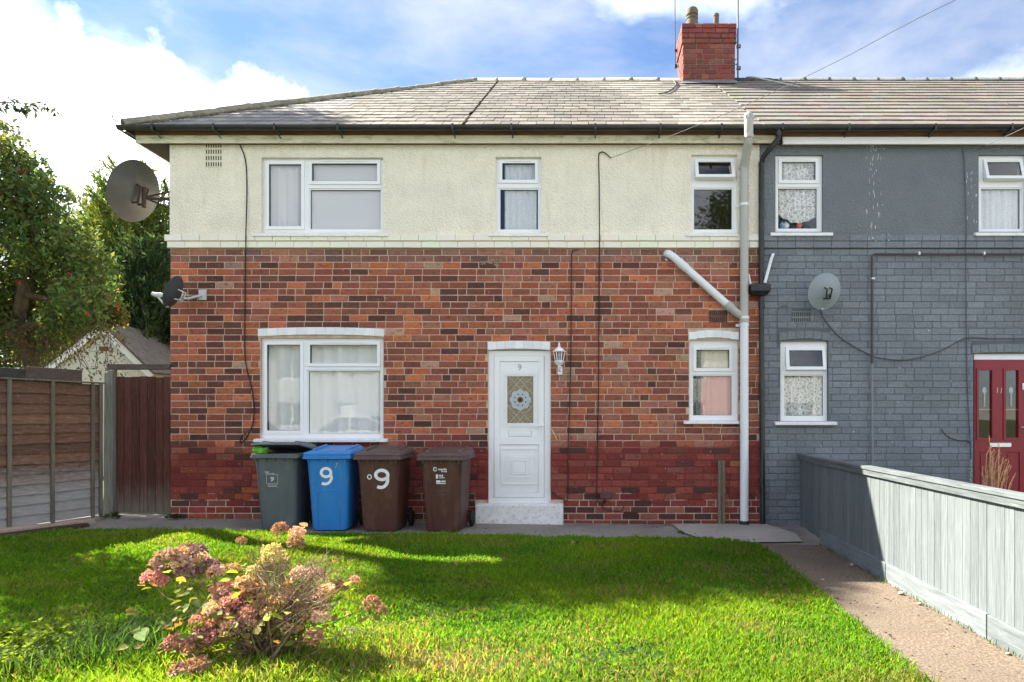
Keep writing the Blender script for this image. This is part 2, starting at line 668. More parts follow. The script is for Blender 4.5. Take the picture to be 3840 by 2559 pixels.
M['tile'] = tinted('concrete_tile', 0.85, blotch=(0.22, 0.20, 0.172), blotch_scale=5, blotch_amt=0.4, extra=((0.14, 0.12, 0.09), 22, 0.7, 0.78, 0.5))
M['roof_deck'] = simple('roof_deck', (0.05, 0.045, 0.04), 0.95, 0.2)
M['ridge'] = simple('ridge_tile', (0.26, 0.245, 0.19), 0.9, 0.3, 9, 0.6, dirt=(0.12, 0.11, 0.06), dirt_amt=0.8, dirt_scale=12)
M['dark_ridge'] = simple('dark_ridge_tile', (0.10, 0.12, 0.125), 0.8, 0.25, 9, 0.5)
M['moss'] = simple('moss', (0.10, 0.085, 0.045), 0.98, 0.5, 20, 0.8)
M['lead'] = simple('lead', (0.16, 0.17, 0.18), 0.6, 0.2, 6, 0.2)
M['flaunching'] = simple('flaunching', (0.34, 0.30, 0.22), 0.95, 0.2, 12, 0.6)
M['pot'] = simple('chimney_pot', (0.13, 0.11, 0.075), 0.9, 0.35, 14, 0.4, dirt=(0.08, 0.07, 0.05), dirt_amt=0.8, dirt_scale=14)
M['metal'] = simple('galvanised', (0.13, 0.145, 0.15), 0.6, 0.2, 10, metal=0.2)
M['rusty'] = simple('rusty_bracket', (0.035, 0.026, 0.024), 0.7, 0.3, 15, 0.3)
M['dish'] = simple('dish_paint', (0.060, 0.068, 0.070), 0.5, 0.08, 4, dirt=(0.12, 0.10, 0.08), dirt_amt=0.4, dirt_scale=4)
M['dish_pale'] = simple('pale_bracket', (0.55, 0.56, 0.55), 0.5, 0.1, 8)
M['cable'] = simple('cable', (0.02, 0.016, 0.015), 0.6, 0.2)
M['wire'] = simple('wire', (0.10, 0.095, 0.09), 0.6, 0.2)
M['white_cable'] = simple('white_cable', (0.5, 0.48, 0.44), 0.6, 0.2)
M['glass'] = glass_mat('window_glass', 2.2, (0.985, 0.99, 0.985), wob=0.05)
M['obscure'] = simple('obscure_glass', (0.22, 0.185, 0.11), 0.25, 0.5, 60, 0.5, spec=0.6, bscale=120)
M['rosette'] = simple('etched_rosette', (0.42, 0.46, 0.48), 0.35, 0.15, 30, 0.3)
M['came'] = simple('lead_came', (0.55, 0.50, 0.40), 0.5, 0.1)
M['chrome'] = simple('chrome', (0.62, 0.63, 0.65), 0.25, 0.03, metal=0.9)
M['red_door'] = simple('red_door', (0.235, 0.010, 0.020), 0.35, 0.10, 5, spec=0.45)
M['red_panel'] = M['red_door']
M['number'] = simple('number_metal', (0.35, 0.37, 0.40), 0.35, 0.05, metal=0.5)
M['brass'] = simple('number_brass', (0.60, 0.35, 0.26), 0.35, 0.05)
M['plaster'] = simple('plaster', (0.50, 0.48, 0.43), 0.9, 0.05)
M['room_dark'] = simple('room_wall', (0.30, 0.28, 0.25), 0.95, 0.1)
M['curtain'] = cloth('white_curtain', (0.88, 0.89, 0.87), trans=0.15)
M['blind'] = cloth('grey_blind', (0.86, 0.84, 0.85), trans=0.2)
M['blue_net'] = cloth('net', (0.88, 0.90, 0.93), (26, 0.86), trans=0.2)
M['lace'] = cloth('lace', (0.92, 0.92, 0.90), (17, 0.45), trans=0.15)
M['pink_curtain'] = cloth('pink_curtain', (0.82, 0.46, 0.42), trans=0.15)
M['cream_blind'] = cloth('cream_blind', (0.92, 0.85, 0.68), trans=0.15)
M['green_net'] = cloth('green_net', (0.36, 0.42, 0.36), (22, 0.5))
M['bin_grey'] = simple('bin_grey', (0.088, 0.105, 0.118), 0.5, 0.10, 4, 0.1, dirt=(0.17, 0.17, 0.15), dirt_amt=0.5, dirt_scale=6, stretch=(1.6, 1.6, .6))
M['bin_blue'] = simple('bin_blue', (0.024, 0.19, 0.52), 0.45, 0.08, 4, 0.1, dirt=(0.14, 0.26, 0.42), dirt_amt=0.5, dirt_scale=6, stretch=(1.6, 1.6, .6))
M['bin_brown'] = simple('bin_brown', (0.078, 0.032, 0.022), 0.5, 0.12, 4, 0.1, dirt=(0.15, 0.10, 0.08), dirt_amt=0.5, dirt_scale=6, stretch=(1.6, 1.6, .6))
M['bin_brown_lid'] = simple('bin_brown_lid', (0.105, 0.066, 0.062), 0.55, 0.12, 5, 0.1, dirt=(0.2, 0.17, 0.15), dirt_amt=0.4, dirt_scale=7)
M['rubber'] = simple('rubber', (0.012, 0.012, 0.012), 0.7, 0.2)
M['white_print'] = simple('white_print', (0.78, 0.80, 0.82), 0.6, 0.08, 20)
M['dull_print'] = simple('dull_print', (0.42, 0.46, 0.47), 0.6, 0.1, 20)
M['green_bag'] = simple('green_bag', (0.12, 0.42, 0.04), 0.4, 0.3, 20)
M['pvc_lamp'] = simple('lamp_white', (0.80, 0.81, 0.82), 0.35, 0.03)
M['lamp_glass'] = glass_mat('lamp_glass', 1.5, (0.8, 0.8, 0.78))
M['bark'] = simple('bark', (0.10, 0.075, 0.055), 0.95, 0.4, 14, 0.7, stretch=(1, 1, 0.25))
M['leaf'] = foliage('leaf', 0.35)
M['needle'] = foliage('needle_spray', 0.25, 0.8)
M['grass'] = foliage('grass_blade', 0.52, 0.65, 0.10)
M['petal'] = foliage('petal', 0.25, 0.8, 0.1)
M['berry'] = simple('berry', (0.30, 0.035, 0.02), 0.4, 0.3, 20)
M['twig'] = simple('twig', (0.21, 0.155, 0.10), 0.9, 0.35, 25, 0.3)
M['straw'] = simple('straw', (0.62, 0.38, 0.20), 0.8, 0.3, 25)
M['dead_leaf'] = simple('dead_leaf', (0.30, 0.17, 0.09), 0.8, 0.4, 30)


def wood_mat(name, c_top, c_low=None, z0=0.35, z1=0.75, pale=(0.46, 0.43, 0.38), stretch=(1.2, 1.2, 16), amt=0.5, rough=0.85, tone=0.25):
    """weathered boards: stain worn back to bare grey timber towards the foot"""
    m, n, l, out = new_mat(name)
    t = noise(n, l, 2.2, 8, 0.65, stretch=stretch)
    c = ramp(n, [(0.25, tuple(x * 0.55 for x in c_top)), (0.55, c_top), (0.8, tuple(min(1, x * 1.5) for x in c_top))])
    l.new(t.outputs['Fac'], c.inputs[0])
    oi = n.new('ShaderNodeObjectInfo')
    rv = ramp(n, [(0, (1 - tone,) * 3), (1, (1 + tone,) * 3)])
    l.new(oi.outputs['Random'], rv.inputs[0])
    col = mixc(n, l, 1.0, c.outputs[0], rv.outputs[0], 'MULTIPLY')
    if c_low is not None:
        g = n.new('ShaderNodeNewGeometry')
        sx = n.new('ShaderNodeSeparateXYZ')
        l.new(g.outputs['Position'], sx.inputs[0])
        t3 = noise(n, l, 3, 6, 0.7, stretch=stretch)
        a = n.new('ShaderNodeMath')
        a.operation = 'MULTIPLY_ADD'
        a.inputs[1].default_value = 0.7
        a.inputs[2].default_value = -0.35
        l.new(t3.outputs['Fac'], a.inputs[0])
        b = n.new('ShaderNodeMath')
        b.operation = 'ADD'
        l.new(a.outputs[0], b.inputs[0])
        l.new(sx.outputs[2], b.inputs[1])
        mr = n.new('ShaderNodeMapRange')
        mr.inputs['From Min'].default_value = z1
        mr.inputs['From Max'].default_value = z0
        l.new(b.outputs[0], mr.inputs['Value'])
        low = mixc(n, l, t.outputs['Fac'], tuple(x * 0.55 for x in c_low), tuple(min(1, x * 1.35) for x in c_low))
        col = mixc(n, l, mr.outputs[0], col, low)
    t2 = noise(n, l, 5, 8, 0.75, stretch=stretch)
    r2 = ramp(n, [(0.56, (0, 0, 0)), (0.70, (amt,) * 3)])
    l.new(t2.outputs['Fac'], r2.inputs[0])
    col = mixc(n, l, r2.outputs[0], col, pale)
    finish(n, l, out, col, rough, t.outputs['Fac'], 0.5, 0.006, 0.2)
    return m


M['lap_board'] = wood_mat('lap_board', (0.165, 0.088, 0.058), (0.33, 0.32, 0.31), 0.42, 0.85, stretch=(3, 3, 18))
M['gate_board'] = wood_mat('gate_board', (0.092, 0.036, 0.027), (0.17, 0.15, 0.12), 0.05, 0.5, pale=(0.26, 0.19, 0.15), stretch=(22, 22, 1.3))
M['batten'] = wood_mat('batten', (0.17, 0.15, 0.115), None, stretch=(16, 16, 1.3))
M['grey_post'] = wood_mat('grey_post', (0.15, 0.15, 0.125), None, stretch=(16, 16, 1.3), amt=0.3)
M['old_post'] = wood_mat('old_post', (0.20, 0.17, 0.12), None, pale=(0.5, 0.45, 0.36), stretch=(26, 26, 1.0), amt=0.9)
M['dark_board'] = wood_mat('dark_board', (0.095, 0.075, 0.065), None, stretch=(2, 16, 16), amt=0.35)
M['fence_paint'] = wood_mat('fence_paint', (0.130, 0.150, 0.158), None, pale=(0.235, 0.255, 0.245), stretch=(46, 46, 1.8), amt=0.6, rough=0.75, tone=0.10)
M['fence_base'] = wood_mat('fence_base', (0.13, 0.15, 0.158), None, pale=(0.25, 0.265, 0.25), stretch=(1, 1.2, 14), amt=0.55, rough=0.75)


def concrete(name, a, b, speck=90, agg=0.5, stain=(0.10, 0.095, 0.085)):
    m, n, l, out = new_mat(name)
    t = noise(n, l, speck, 3, 0.7)
    c = ramp(n, [(0.36, a), (0.64, b)])
    l.new(t.outputs['Fac'], c.inputs[0])
    t2 = noise(n, l, 1.6, 8, 0.65)
    r2 = ramp(n, [(0.45, (0, 0, 0)), (0.75, (0.65,) * 3)])
    l.new(t2.outputs['Fac'], r2.inputs[0])
    col = mixc(n, l, r2.outputs[0], c.outputs[0], stain)
    finish(n, l, out, col, 0.92, t.outputs['Fac'], agg, 0.006, 0.15)
    return m


M['path'] = concrete('path_concrete', (0.080, 0.063, 0.048), (0.205, 0.163, 0.124), 60, 0.8, stain=(0.10, 0.078, 0.064))
M['apron'] = concrete('apron_concrete', (0.19, 0.175, 0.155), (0.29, 0.27, 0.245), 110, 0.35)
M['slab'] = concrete('slab_concrete', (0.30, 0.28, 0.255), (0.40, 0.375, 0.34), 60, 0.3, stain=(0.20, 0.18, 0.16))
M['kerb'] = concrete('kerb_concrete', (0.30, 0.21, 0.17), (0.42, 0.32, 0.27), 60, 0.5)
M['soil'] = concrete('soil', (0.045, 0.03, 0.02), (0.10, 0.07, 0.045), 30, 0.9, stain=(0.03, 0.022, 0.015))
M['lawn_base'] = concrete('lawn_base', (0.045, 0.070, 0.015), (0.085, 0.11, 0.03), 40, 0.8, stain=(0.06, 0.055, 0.03))
M['ground'] = concrete('ground', (0.06, 0.075, 0.03), (0.10, 0.11, 0.05), 3, 0.3)
M['flags'] = concrete('paving', (0.27, 0.26, 0.24), (0.36, 0.345, 0.32), 30, 0.3, stain=(0.25, 0.24, 0.22))
M['road'] = concrete('asphalt', (0.075, 0.075, 0.075), (0.12, 0.12, 0.12), 60, 0.3, stain=(0.05, 0.05, 0.05))


# ------------------------------------------------------------------ piece makers
BLACK = (0, 0, 0, 1)


def np_mesh(name, verts, k, tints, mat, parent=None, kind=None, uv=None):
    """many separate k-gons: verts (n*k,3); tints (n,3)"""
    n = len(verts) // k
    me = bpy.data.meshes.new(name)
    me.vertices.add(n * k)
    me.vertices.foreach_set('co', np.asarray(verts, dtype=np.float32).ravel())
    me.loops.add(n * k)
    me.loops.foreach_set('vertex_index', np.arange(n * k, dtype=np.int32))
    me.polygons.add(n)
    me.polygons.foreach_set('loop_start', np.arange(0, n * k, k, dtype=np.int32))
    me.update(calc_edges=True)
    at = me.attributes.new('tint', 'FLOAT_COLOR', 'FACE')
    at.data.foreach_set('color', np.concatenate([np.clip(tints, 0, 1), np.ones((n, 1))], axis=1).astype(np.float32).ravel())
    me.materials.append(mat)
    o = link(name, me, parent)
    o.color = BLACK
    if kind:
        o['kind'] = kind
    return o


def piece_geo(x0, x1, z0, z1, yf, yb, c, j=0.0):
    rr = lambda: random.uniform(-j, j)
    vs = [(x0 + c + rr(), yf + rr() * .5, z0 + c + rr()), (x1 - c + rr(), yf + rr() * .5, z0 + c + rr()), (x1 - c + rr(), yf + rr() * .5, z1 - c + rr()), (x0 + c + rr(), yf + rr() * .5, z1 - c + rr()),
          (x0, yf + c, z0), (x1, yf + c, z0), (x1, yf + c, z1), (x0, yf + c, z1),
          (x0, yb, z0), (x1, yb, z0), (x1, yb, z1), (x0, yb, z1)]
    fs = [(0, 1, 2, 3)] + [(4 + k, 4 + (k + 1) % 4, (k + 1) % 4, k) for k in range(4)] + [(8 + k, 8 + (k + 1) % 4, 4 + (k + 1) % 4, 4 + k) for k in range(4)]
    return vs, fs


_unit = {}


def unit_bricks(mat, cx, cz, n=8):
    key = (mat.name, round(cx, 3), round(cz, 3))
    if key not in _unit:
        out = []
        for k in range(n):
            mb = MB()
            vs, fs = piece_geo(-.5, .5, -.5, .5, 0, 0.03, 0.0)
            rr = random.uniform
            for q, (sx, sz) in enumerate(((1, 1), (-1, 1), (-1, -1), (1, -1))):
                x, y, z = vs[q]
                vs[q] = (x + sx * cx * rr(.6, 1.4), rr(-.0012, .0012), z + sz * cz * rr(.6, 1.4))
            for q in range(4, 8):
                x, y, z = vs[q]
                vs[q] = (x + rr(-.006, .006), 0.005, z + rr(-.015, .015))
            mb.add(vs, fs)
            out.append(mb.mesh('brick', mat))
        _unit[key] = out
    return _unit[key]


def lay_bricks(bricks, parent, mat, color_of, nmax=300, yf=0.0, jy=0.002, name='brick', rest='brickwork', axis='y', cx=0.022, cz=0.06, edge=0.004):
    """bricks: (x0,x1,z0,z1). axis 'y': wall faces -Y at y=yf. axis 'x-': wall faces -X at x=yf; 'x+': faces +X."""
    ums = unit_bricks(mat, cx, cz)
    order = sorted(range(len(bricks)), key=lambda i: -((bricks[i][1] - bricks[i][0]) * (bricks[i][3] - bricks[i][2])) * random.uniform(.97, 1.0))
    single, joined = order[:nmax], order[nmax:]
    for i in single:
        x0, x1, z0, z1 = bricks[i]
        o = link(name, ums[random.randrange(len(ums))], parent)
        dy = random.uniform(-jy, jy)
        if axis == 'y':
            o.location = ((x0 + x1) / 2, yf + dy, (z0 + z1) / 2)
            o.rotation_euler = (random.uniform(-.01, .01), random.uniform(-.004, .004), random.uniform(-.006, .006))
        elif axis == 'x-':
            o.location = (yf + dy, (x0 + x1) / 2, (z0 + z1) / 2)
            o.rotation_euler = (0, 0, R(-90))
        else:
            o.location = (yf + dy, (x0 + x1) / 2, (z0 + z1) / 2)
            o.rotation_euler = (0, 0, R(90))
        o.scale = (x1 - x0, 1, z1 - z0)
        o.color = (*color_of(bricks[i]), 1)
    if joined:
        mb = MB()
        cols = []
        for i in joined:
            x0, x1, z0, z1 = bricks[i]
            dy = random.uniform(-jy, jy)
            vs, fs = piece_geo(x0, x1, z0, z1, yf + dy, yf + 0.03, edge, 0.0015)
            mb.add(vs, fs)
            cols += [color_of(bricks[i])] * len(fs)
        me = mb.mesh(rest, mat)
        at = me.attributes.new('tint', 'FLOAT_COLOR', 'FACE')
        at.data.foreach_set('color', np.array([(*c, 1) for c in cols], dtype=np.float32).ravel())
        o = link(rest, me, parent)
        o.color = BLACK
        o['kind'] = 'stuff'


def courses(x0, x1, ztop, n, h, holes, seed, pitch=0.244, head=0.17, joint=0.0125, zmin=-9):
    rs = random.Random(seed)
    out = []
    for i in range(n):
        zb = ztop - i * h
        za = zb - h
        if zb < zmin:
            break
        x = x0 - (pitch / 2 if i % 2 else 0) + rs.uniform(-.012, .012)
        cuts = []
        while x < x1:
            w = pitch / 2 if rs.random() < head else pitch
            w += rs.uniform(-.006, .006)
            cuts.append((x, x + w))
            x += w
        dz0, dz1 = rs.uniform(-.0015, .0015), rs.uniform(-.0015, .0015)
        for a, b in cuts:
            a2, b2 = max(a, x0), min(b, x1)
            segs = [(a2 + (joint / 2 if a > x0 else 0), b2 - (joint / 2 if b < x1 else 0))]
            for hx0, hx1, hz0, hz1 in holes:
                ov = min(zb, hz1) - max(za, hz0)
                if ov < 0.4 * h:
                    continue
                ns = []
                for s0, s1 in segs:
                    if s1 <= hx0 or s0 >= hx1:
                        ns.append((s0, s1))
                    else:
                        if s0 < hx0:
                            ns.append((s0, hx0))
                        if s1 > hx1:
                            ns.append((hx1, s1))
                segs = ns
            for s0, s1 in segs:
                if s1 - s0 > 0.025:
                    out.append((s0, s1, za + joint / 2 + dz0, zb - joint / 2 + dz1))
    return out


def rect(x0, x1, y0, y1, Y=0.0):
    return (FX(x0, Y), FX(x1, Y), FZ(y1, Y), FZ(y0, Y))


def grow(r, d):
    return (r[0] - d, r[1] + d, r[2] - d, r[3] + d)


def ring_plate(mb, o, i, yf, yb, mi=0):
    mb.plate(o[0], o[1], o[2], o[3], [i], yf, yb, mi)


def make_window(parent, frame, panes, Yf, sill=None, label=None, mat=None, gmat=None):
    """frame px; panes: list of (px rect, opens, angle). House > window > sash, pane, sill"""
    mat = mat or M['upvc']
    gmat = gmat or M['glass']
    fr = rect(*frame, Yf)
    mb = MB()
    holes = [grow(rect(*p[0], Yf), 0.034 if p[1] else 0.020) for p in panes]
    mb.plate(fr[0], fr[1], fr[2], fr[3], holes, Yf, Yf + 0.07)
    win = mb.build('window', mat, parent, bevel=0.004, weld=True)
    if label:
        win['label'] = label
    for (p, opens, ang), h in zip(panes, holes):
        g = rect(*p, Yf)
        if opens:
            o = grow(h, 0.014)
            yf, yb = Yf - 0.018, Yf + 0.045
        else:
            o = grow(h, -0.0005)
            yf, yb = Yf + 0.012, Yf + 0.05
        zt = o[3]
        sh = MB()
        cz = lambda q: (q[0], q[1], q[2] - zt, q[3] - zt)
        ring_plate(sh, cz(o), cz(grow(g, 0.004)), 0, yb - yf)
        ring_plate(sh, cz(grow(g, 0.0045)), cz(g), 0.012, yb - yf - 0.004, 1)
        if opens and ang == 0:
            w = (o[1] - o[0])
            hx = (o[0] + o[1]) / 2
            if w > 0.3 and (p[3] - p[2]) < 120:
                sh.box(hx - w * .30, hx + w * .30, -0.010, 0.0, -0.022, -0.010, 0)
        sa = sh.build('sash', [mat, M['gasket']], win, bevel=0.003, weld=True)
        sa.location = (0, yf, zt)
        pn = MB().box(g[0], g[1], 0.016, 0.022, g[2] - zt, g[3] - zt).build('pane', gmat, win)
        pn.location = (0, yf, zt)
        if ang:
            sa.rotation_euler = (-ang, 0, 0)
            pn.rotation_euler = (-ang, 0, 0)
    if sill:
        s = rect(*sill, -0.06)
        mb = MB()
        mb.add([(s[0], -0.07, s[2]), (s[1], -0.07, s[2]), (s[1], Yf + .02, s[2]), (s[0], Yf + .02, s[2]),
                (s[0], -0.07, s[3] - .008), (s[1], -0.07, s[3] - .008), (s[1], Yf + .02, s[3] + .012), (s[0], Yf + .02, s[3] + .012)],
               [(0, 1, 5, 4), (1, 2, 6, 5), (2, 3, 7, 6), (3, 0, 4, 7), (4, 5, 6, 7), (3, 2, 1, 0)])
        mb.build('sill', M['white_paint'], win, bevel=0.006)
    return win


def make_lintel(parent, x0, x1, y_end_b, y_end_t, rise, nb, mat, col, proud=0.018):
    """flat arch of bricks on edge: px ends, rise in px. House > lintel > brick"""
    X0, X1 = FX(x0), FX(x1)
    zb, zt, rz = FZ(y_end_b), FZ(y_end_t), rise / 277.4
    arc = lambda t: rz * (1 - (2 * t - 1) ** 2)
    mb = MB()
    N = 12
    for k in range(N):
        a, b = k / N, (k + 1) / N
        xa, xb = X0 + (X1 - X0) * a, X0 + (X1 - X0) * b
        mb.add([(xa, -proud + .008, zb + arc(a) + .003), (xb, -proud + .008, zb + arc(b) + .003), (xb, -proud + .008, zt + arc(b) - .003), (xa, -proud + .008, zt + arc(a) - .003),
                (xa, .10, zb + arc(a) + .003), (xb, .10, zb + arc(b) + .003), (xb, .10, zt + arc(b) - .003), (xa, .10, zt + arc(a) - .003)],
               [(0, 1, 2, 3), (0, 4, 5, 1), (3, 2, 6, 7)] + ([(0, 3, 7, 4)] if k == 0 else []) + ([(1, 5, 6, 2)] if k == N - 1 else []))
    li = mb.build('lintel', mat, parent)
    li.color = (*col, 1)
    ums = unit_bricks(mat, 0.05, 0.03)
    for k in range(nb):
        t = (k + .5) / nb
        o = link('brick', ums[k % len(ums)], li)
        w = (X1 - X0) / nb - random.uniform(.002, .005)
        o.location = (X0 + (X1 - X0) * t, -proud + random.uniform(-.002, .002), (zb + zt) / 2 + arc(t))
        o.rotation_euler = (0, R((t - .5) * 8), 0)
        o.scale = (w, 1, (zt - zb))
        v = random.uniform(.93, 1.05)
        o.color = (min(1, col[0] * v), min(1, col[1] * v), min(1, col[2] * v), 1)
    return li


def make_curtain(name, label, frame, Y, mat, amp=0.018, freq=11.0, frac=(0, 1), zfrac=(0, 1), group=None, sweep=None):
    x0, x1, z0, z1 = rect(*frame, Y)
    w, h = x1 - x0, z1 - z0
    x0, x1 = x0 + w * frac[0], x0 + w * frac[1]
    z0, z1 = z0 + h * zfrac[0], z0 + h * zfrac[1]
    n = max(24, int((x1 - x0) * freq * 10))
    ph = random.uniform(0, 6)
    rows = 8
    vs, fs = [], []
    for j in range(rows + 1):
        for i in range(n + 1):
            t, u = i / n, j / rows
            x = x0 + (x1 - x0) * t
            y = Y + amp * math.sin(freq * 2 * math.pi * (x - x0) + ph + 1.2 * math.sin(5 * x)) * (0.6 + .4 * (1 - u)) + amp * .5 * math.sin(3.1 * freq * (x - x0) + 2)
            z = z0 + (z1 - z0) * u
            if sweep:
                z = z0 + (z1 - z0) * (u + (1 - u) * sweep(t))
            vs.append((x, y, z))
    for j in range(rows):
        for i in range(n):
            a = j * (n + 1) + i
            fs.append((a, a + 1, a + n + 2, a + n + 1))
    o = MB().add(vs, fs).build(name, mat, smooth=True)
    return tag(o, label, 'curtain' if 'blind' not in name else 'blind', group)


def make_airbrick(parent, x0, x1, y0, y1, rows, cols, mat, col=None, proud=0.004):
    r = rect(x0, x1, y0, y1)
    holes = []
    w, h = r[1] - r[0], r[3] - r[2]
    for i in range(cols):
        for j in range(rows):
            cx, cz_ = r[0] + w * (i + .5) / cols, r[2] + h * (j + .5) / rows
            holes.append((cx - w / cols * .28, cx + w / cols * .28, cz_ - h / rows * .34, cz_ + h / rows * .34))
    mb = MB()
    mb.plate(r[0], r[1], r[2], r[3], holes, -proud, 0.03)
    o = mb.build('air_brick', mat, parent)
    MB().box(r[0] + .002, r[1] - .002, -proud + .0062, -proud + .0072, r[2] + .002, r[3] - .002).build('vent_dark_sheet', M['gasket'], o)  # near-black sheet just behind the slots, coloured to stand in for the shade inside
    if col:
        o.color = (*col, 1)
    return o


# ------------------------------------------------------------------ the setting
def sheet(name, poly, mat, dz=0.0, kind='structure', sub=None):
    mb = MB()
    mb.add([(x, y, zg(max(-14, min(14, x))) + dz) for x, y in poly], [tuple(range(len(poly)))])
    o = mb.build(name, mat)
    o['kind'] = kind
    return o


mb = MB()
gx = [-300, -60, -14, -7, 0, 7, 14, 60, 300]
gy = [-300, -60, -20, 0, 20, 60, 300]
mb.add([(x, y, zg(max(-14, min(14, x))) - .045) for y in gy for x in gx], [(j * 9 + i, j * 9 + i + 1, (j + 1) * 9 + i + 1, (j + 1) * 9 + i) for j in range(6) for i in range(8)])
mb.build('ground', M['ground'])['kind'] = 'structure'


def lawn_edge_y(x):
    e = -1.17 - 0.02 * (x + 4)
    if x > 1.55:
        e -= 1.1 * ((x - 1.55) / .42) ** 2.2 * .42
    return e


def lawn_right(y):
    return 1.97 + .03 * (y + 1.5)


def lawn_left(y):
    return -6.15 + 0.30 * min(0, y + 0.9)


sheet('path', [(-6.9, 0.3), (-6.9, -1.55), (-4.5, -1.42), (1.5, -1.6), (1.5, -9.0), (2.92, -9.0), (2.92, 0.3)], M['apron'], -0.004)
sheet('side_path', [(1.55, -8.9), (2.85, -8.9), (2.85, -1.38), (1.9, -1.30), (1.55, -1.60)], M['path'], 0.0)
mb = MB()
slab_poly = [(1.18, -0.05), (2.45, -.04), (2.62, -.75), (2.55, -1.24), (1.98, -1.32), (1.42, -1.22), (1.22, -.7)]
mb.add([(x, y, zg(x) + .014 + (0.012 if i in (1, 2) else 0)) for i, (x, y) in enumerate(slab_poly)], [tuple(range(len(slab_poly)))])
mb.build('drain_slab', M['slab'])['kind'] = 'structure'
lp = []
for k in range(41):
    x = lawn_left(-1.1) + (1.97 - lawn_left(-1.1)) * k / 40
    lp.append((x, lawn_edge_y(x)))
lp += [(lawn_right(-3), -3.0), (lawn_right(-5), -5.0), (lawn_right(-9), -8.8), (lawn_left(-9), -8.8)]
sheet('lawn', lp[::-1], M['lawn_base'], 0.006)
sheet('soil_bed', [(-6.30, -0.55), (-6.12, -0.75), (-6.62, -2.6), (-7.3, -5.5), (-8.0, -5.5), (-7.05, -2.6), (-6.55, -0.8)], M['soil'], 0.012)
sheet('pavement', [(-60, -9.6), (60, -9.6), (60, -15.5), (-60, -15.5)][::-1], M['flags'], -0.03)
sheet('street', [(-60, -15.5), (60, -15.5), (60, -21.5), (-60, -21.5)][::-1], M['road'], -0.04)
sheet('far_pavement', [(-60, -21.5), (60, -21.5), (60, -24), (-60, -24)][::-1], M['flags'], -0.03)

# ------------------------------------------------------------------ number nine: the brick house
XL, XP = FX(639), FX(2848)
Z_BAND0, Z_BAND1, Z_BAND2 = FZ(932.5), FZ(907), FZ(883)
H_C = 24.8 / 277.4
ROOF_E = (-0.19, 5.235)
TANP = 0.664
PITCH = math.atan(TANP)
RIDGE_Y = 3.5
RIDGE_Z = ROOF_E[1] + TANP * (RIDGE_Y - ROOF_E[0])
SLOPE = (RIDGE_Y - ROOF_E[0]) / math.cos(PITCH)
cosP, sinP = math.cos(PITCH), math.sin(PITCH)


def on_roof(x, v, n=0.0):
    return Vector((x, ROOF_E[0] + v * cosP - n * sinP, ROOF_E[1] + v * sinP + n * cosP))


house = thing('brick_house', 'two-storey brick house with cream rendered upper storey and slate roof, door number 9', 'house', (0, 0, 0))
W_BL, W_BR, DOOR = (975, 1438, 1268, 1645), (2584, 2769, 1275, 1579), (1830, 2065, 1315, 1889)
W_TL, W_TM, W_TR = (983, 1438, 594, 874), (1860, 2030, 592, 874), (2591, 2764, 584, 875)
holes_low = [rect(*W_BL), rect(*W_BR), rect(1830, 2065, 1312, 1975)]
lint_low = [rect(968, 1440, 1232, 1268), rect(2580, 2772, 1244, 1279), rect(1827, 2065, 1281, 1316)]
wall9 = MB().plate(XL, XP, -0.3, Z_BAND0, holes_low, 0.007, 0.27).build('wall', M['mortar'], house)
air9 = rect(2660, 2728, 1163, 1211)

PAL_TOP = [(.085, .037, .030), (.125, .050, .037), (.20, .066, .044), (.26, .082, .052), (.37, .112, .055), (.43, .135, .060), (.30, .125, .083), (.36, .22, .155)]


def col9(b):
    x0, x1, z0, z1 = b
    xc, zc = (x0 + x1) / 2, (z0 + z1) / 2
    left = max(0, min(1, (-1.0 - xc) / 3.5))
    paint_top = 1.04 + .05 * math.sin(xc * 3.1) + (-.10 if xc < -4.4 else 0)
    p_paint = max(0, min(1, (paint_top + .12 - zc) / .30))
    r = random.random()
    if random.random() < p_paint and not (zc < .42 and random.random() < .33 * (1.2 - zc)) and random.random() < .96:
        base = random.choice([(.205, .046, .037), (.18, .040, .033), (.235, .058, .045), (.165, .036, .030), (.215, .066, .052)])
        if xc < -4.4 and random.random() < .3:
            base = random.choice([(.32, .085, .04), (.27, .07, .04)])
        if random.random() < .04:
            base = (.30, .11, .06)
    elif zc < paint_top:
        base = random.choice([(.09, .035, .03), (.15, .05, .038), (.24, .09, .06), (.07, .035, .03)])
    else:
        wts = [1.5 * left + .30, 1.5 * left + .5, 1.4, 2.3, 1.25 + .5 * left, .6 + .3 * left, 1.8 * (1 - left) + .3, .26]
        base = random.choices(PAL_TOP, wts)[0]
        if z1 > Z_BAND0 - .1:
            base = tuple(.5 * c + .5 * q for c, q in zip(base, (.20, .14, .12)))
    if zc > 1.05:
        base = tuple(.96 * c + .05 * q for c, q in zip(base, (.23, .085, .057)))
    v = random.uniform(.90, 1.26)
    return tuple(min(1, c * v * random.uniform(.94, 1.06)) for c in base)


br9 = courses(XL, XP - .002, Z_BAND0 - .004, 43, H_C, [grow(h, .004) for h in holes_low] + [(a, b, c - .03, d + .01) for a, b, c, d in lint_low] + [grow(air9, .002), rect(1781, 2112, 1889, 1990)], 5, zmin=-.12)
lay_bricks(br9, wall9, M['brick'], col9, 300, 0.0, 0.0022)
make_airbrick(house, 2660, 2728, 1164, 1210, 2, 9, M['brick'], (.17, .075, .055))
make_airbrick(house, 2338, 2392, 1920, 1936, 1, 8, M['brick'], (.09, .03, .025))

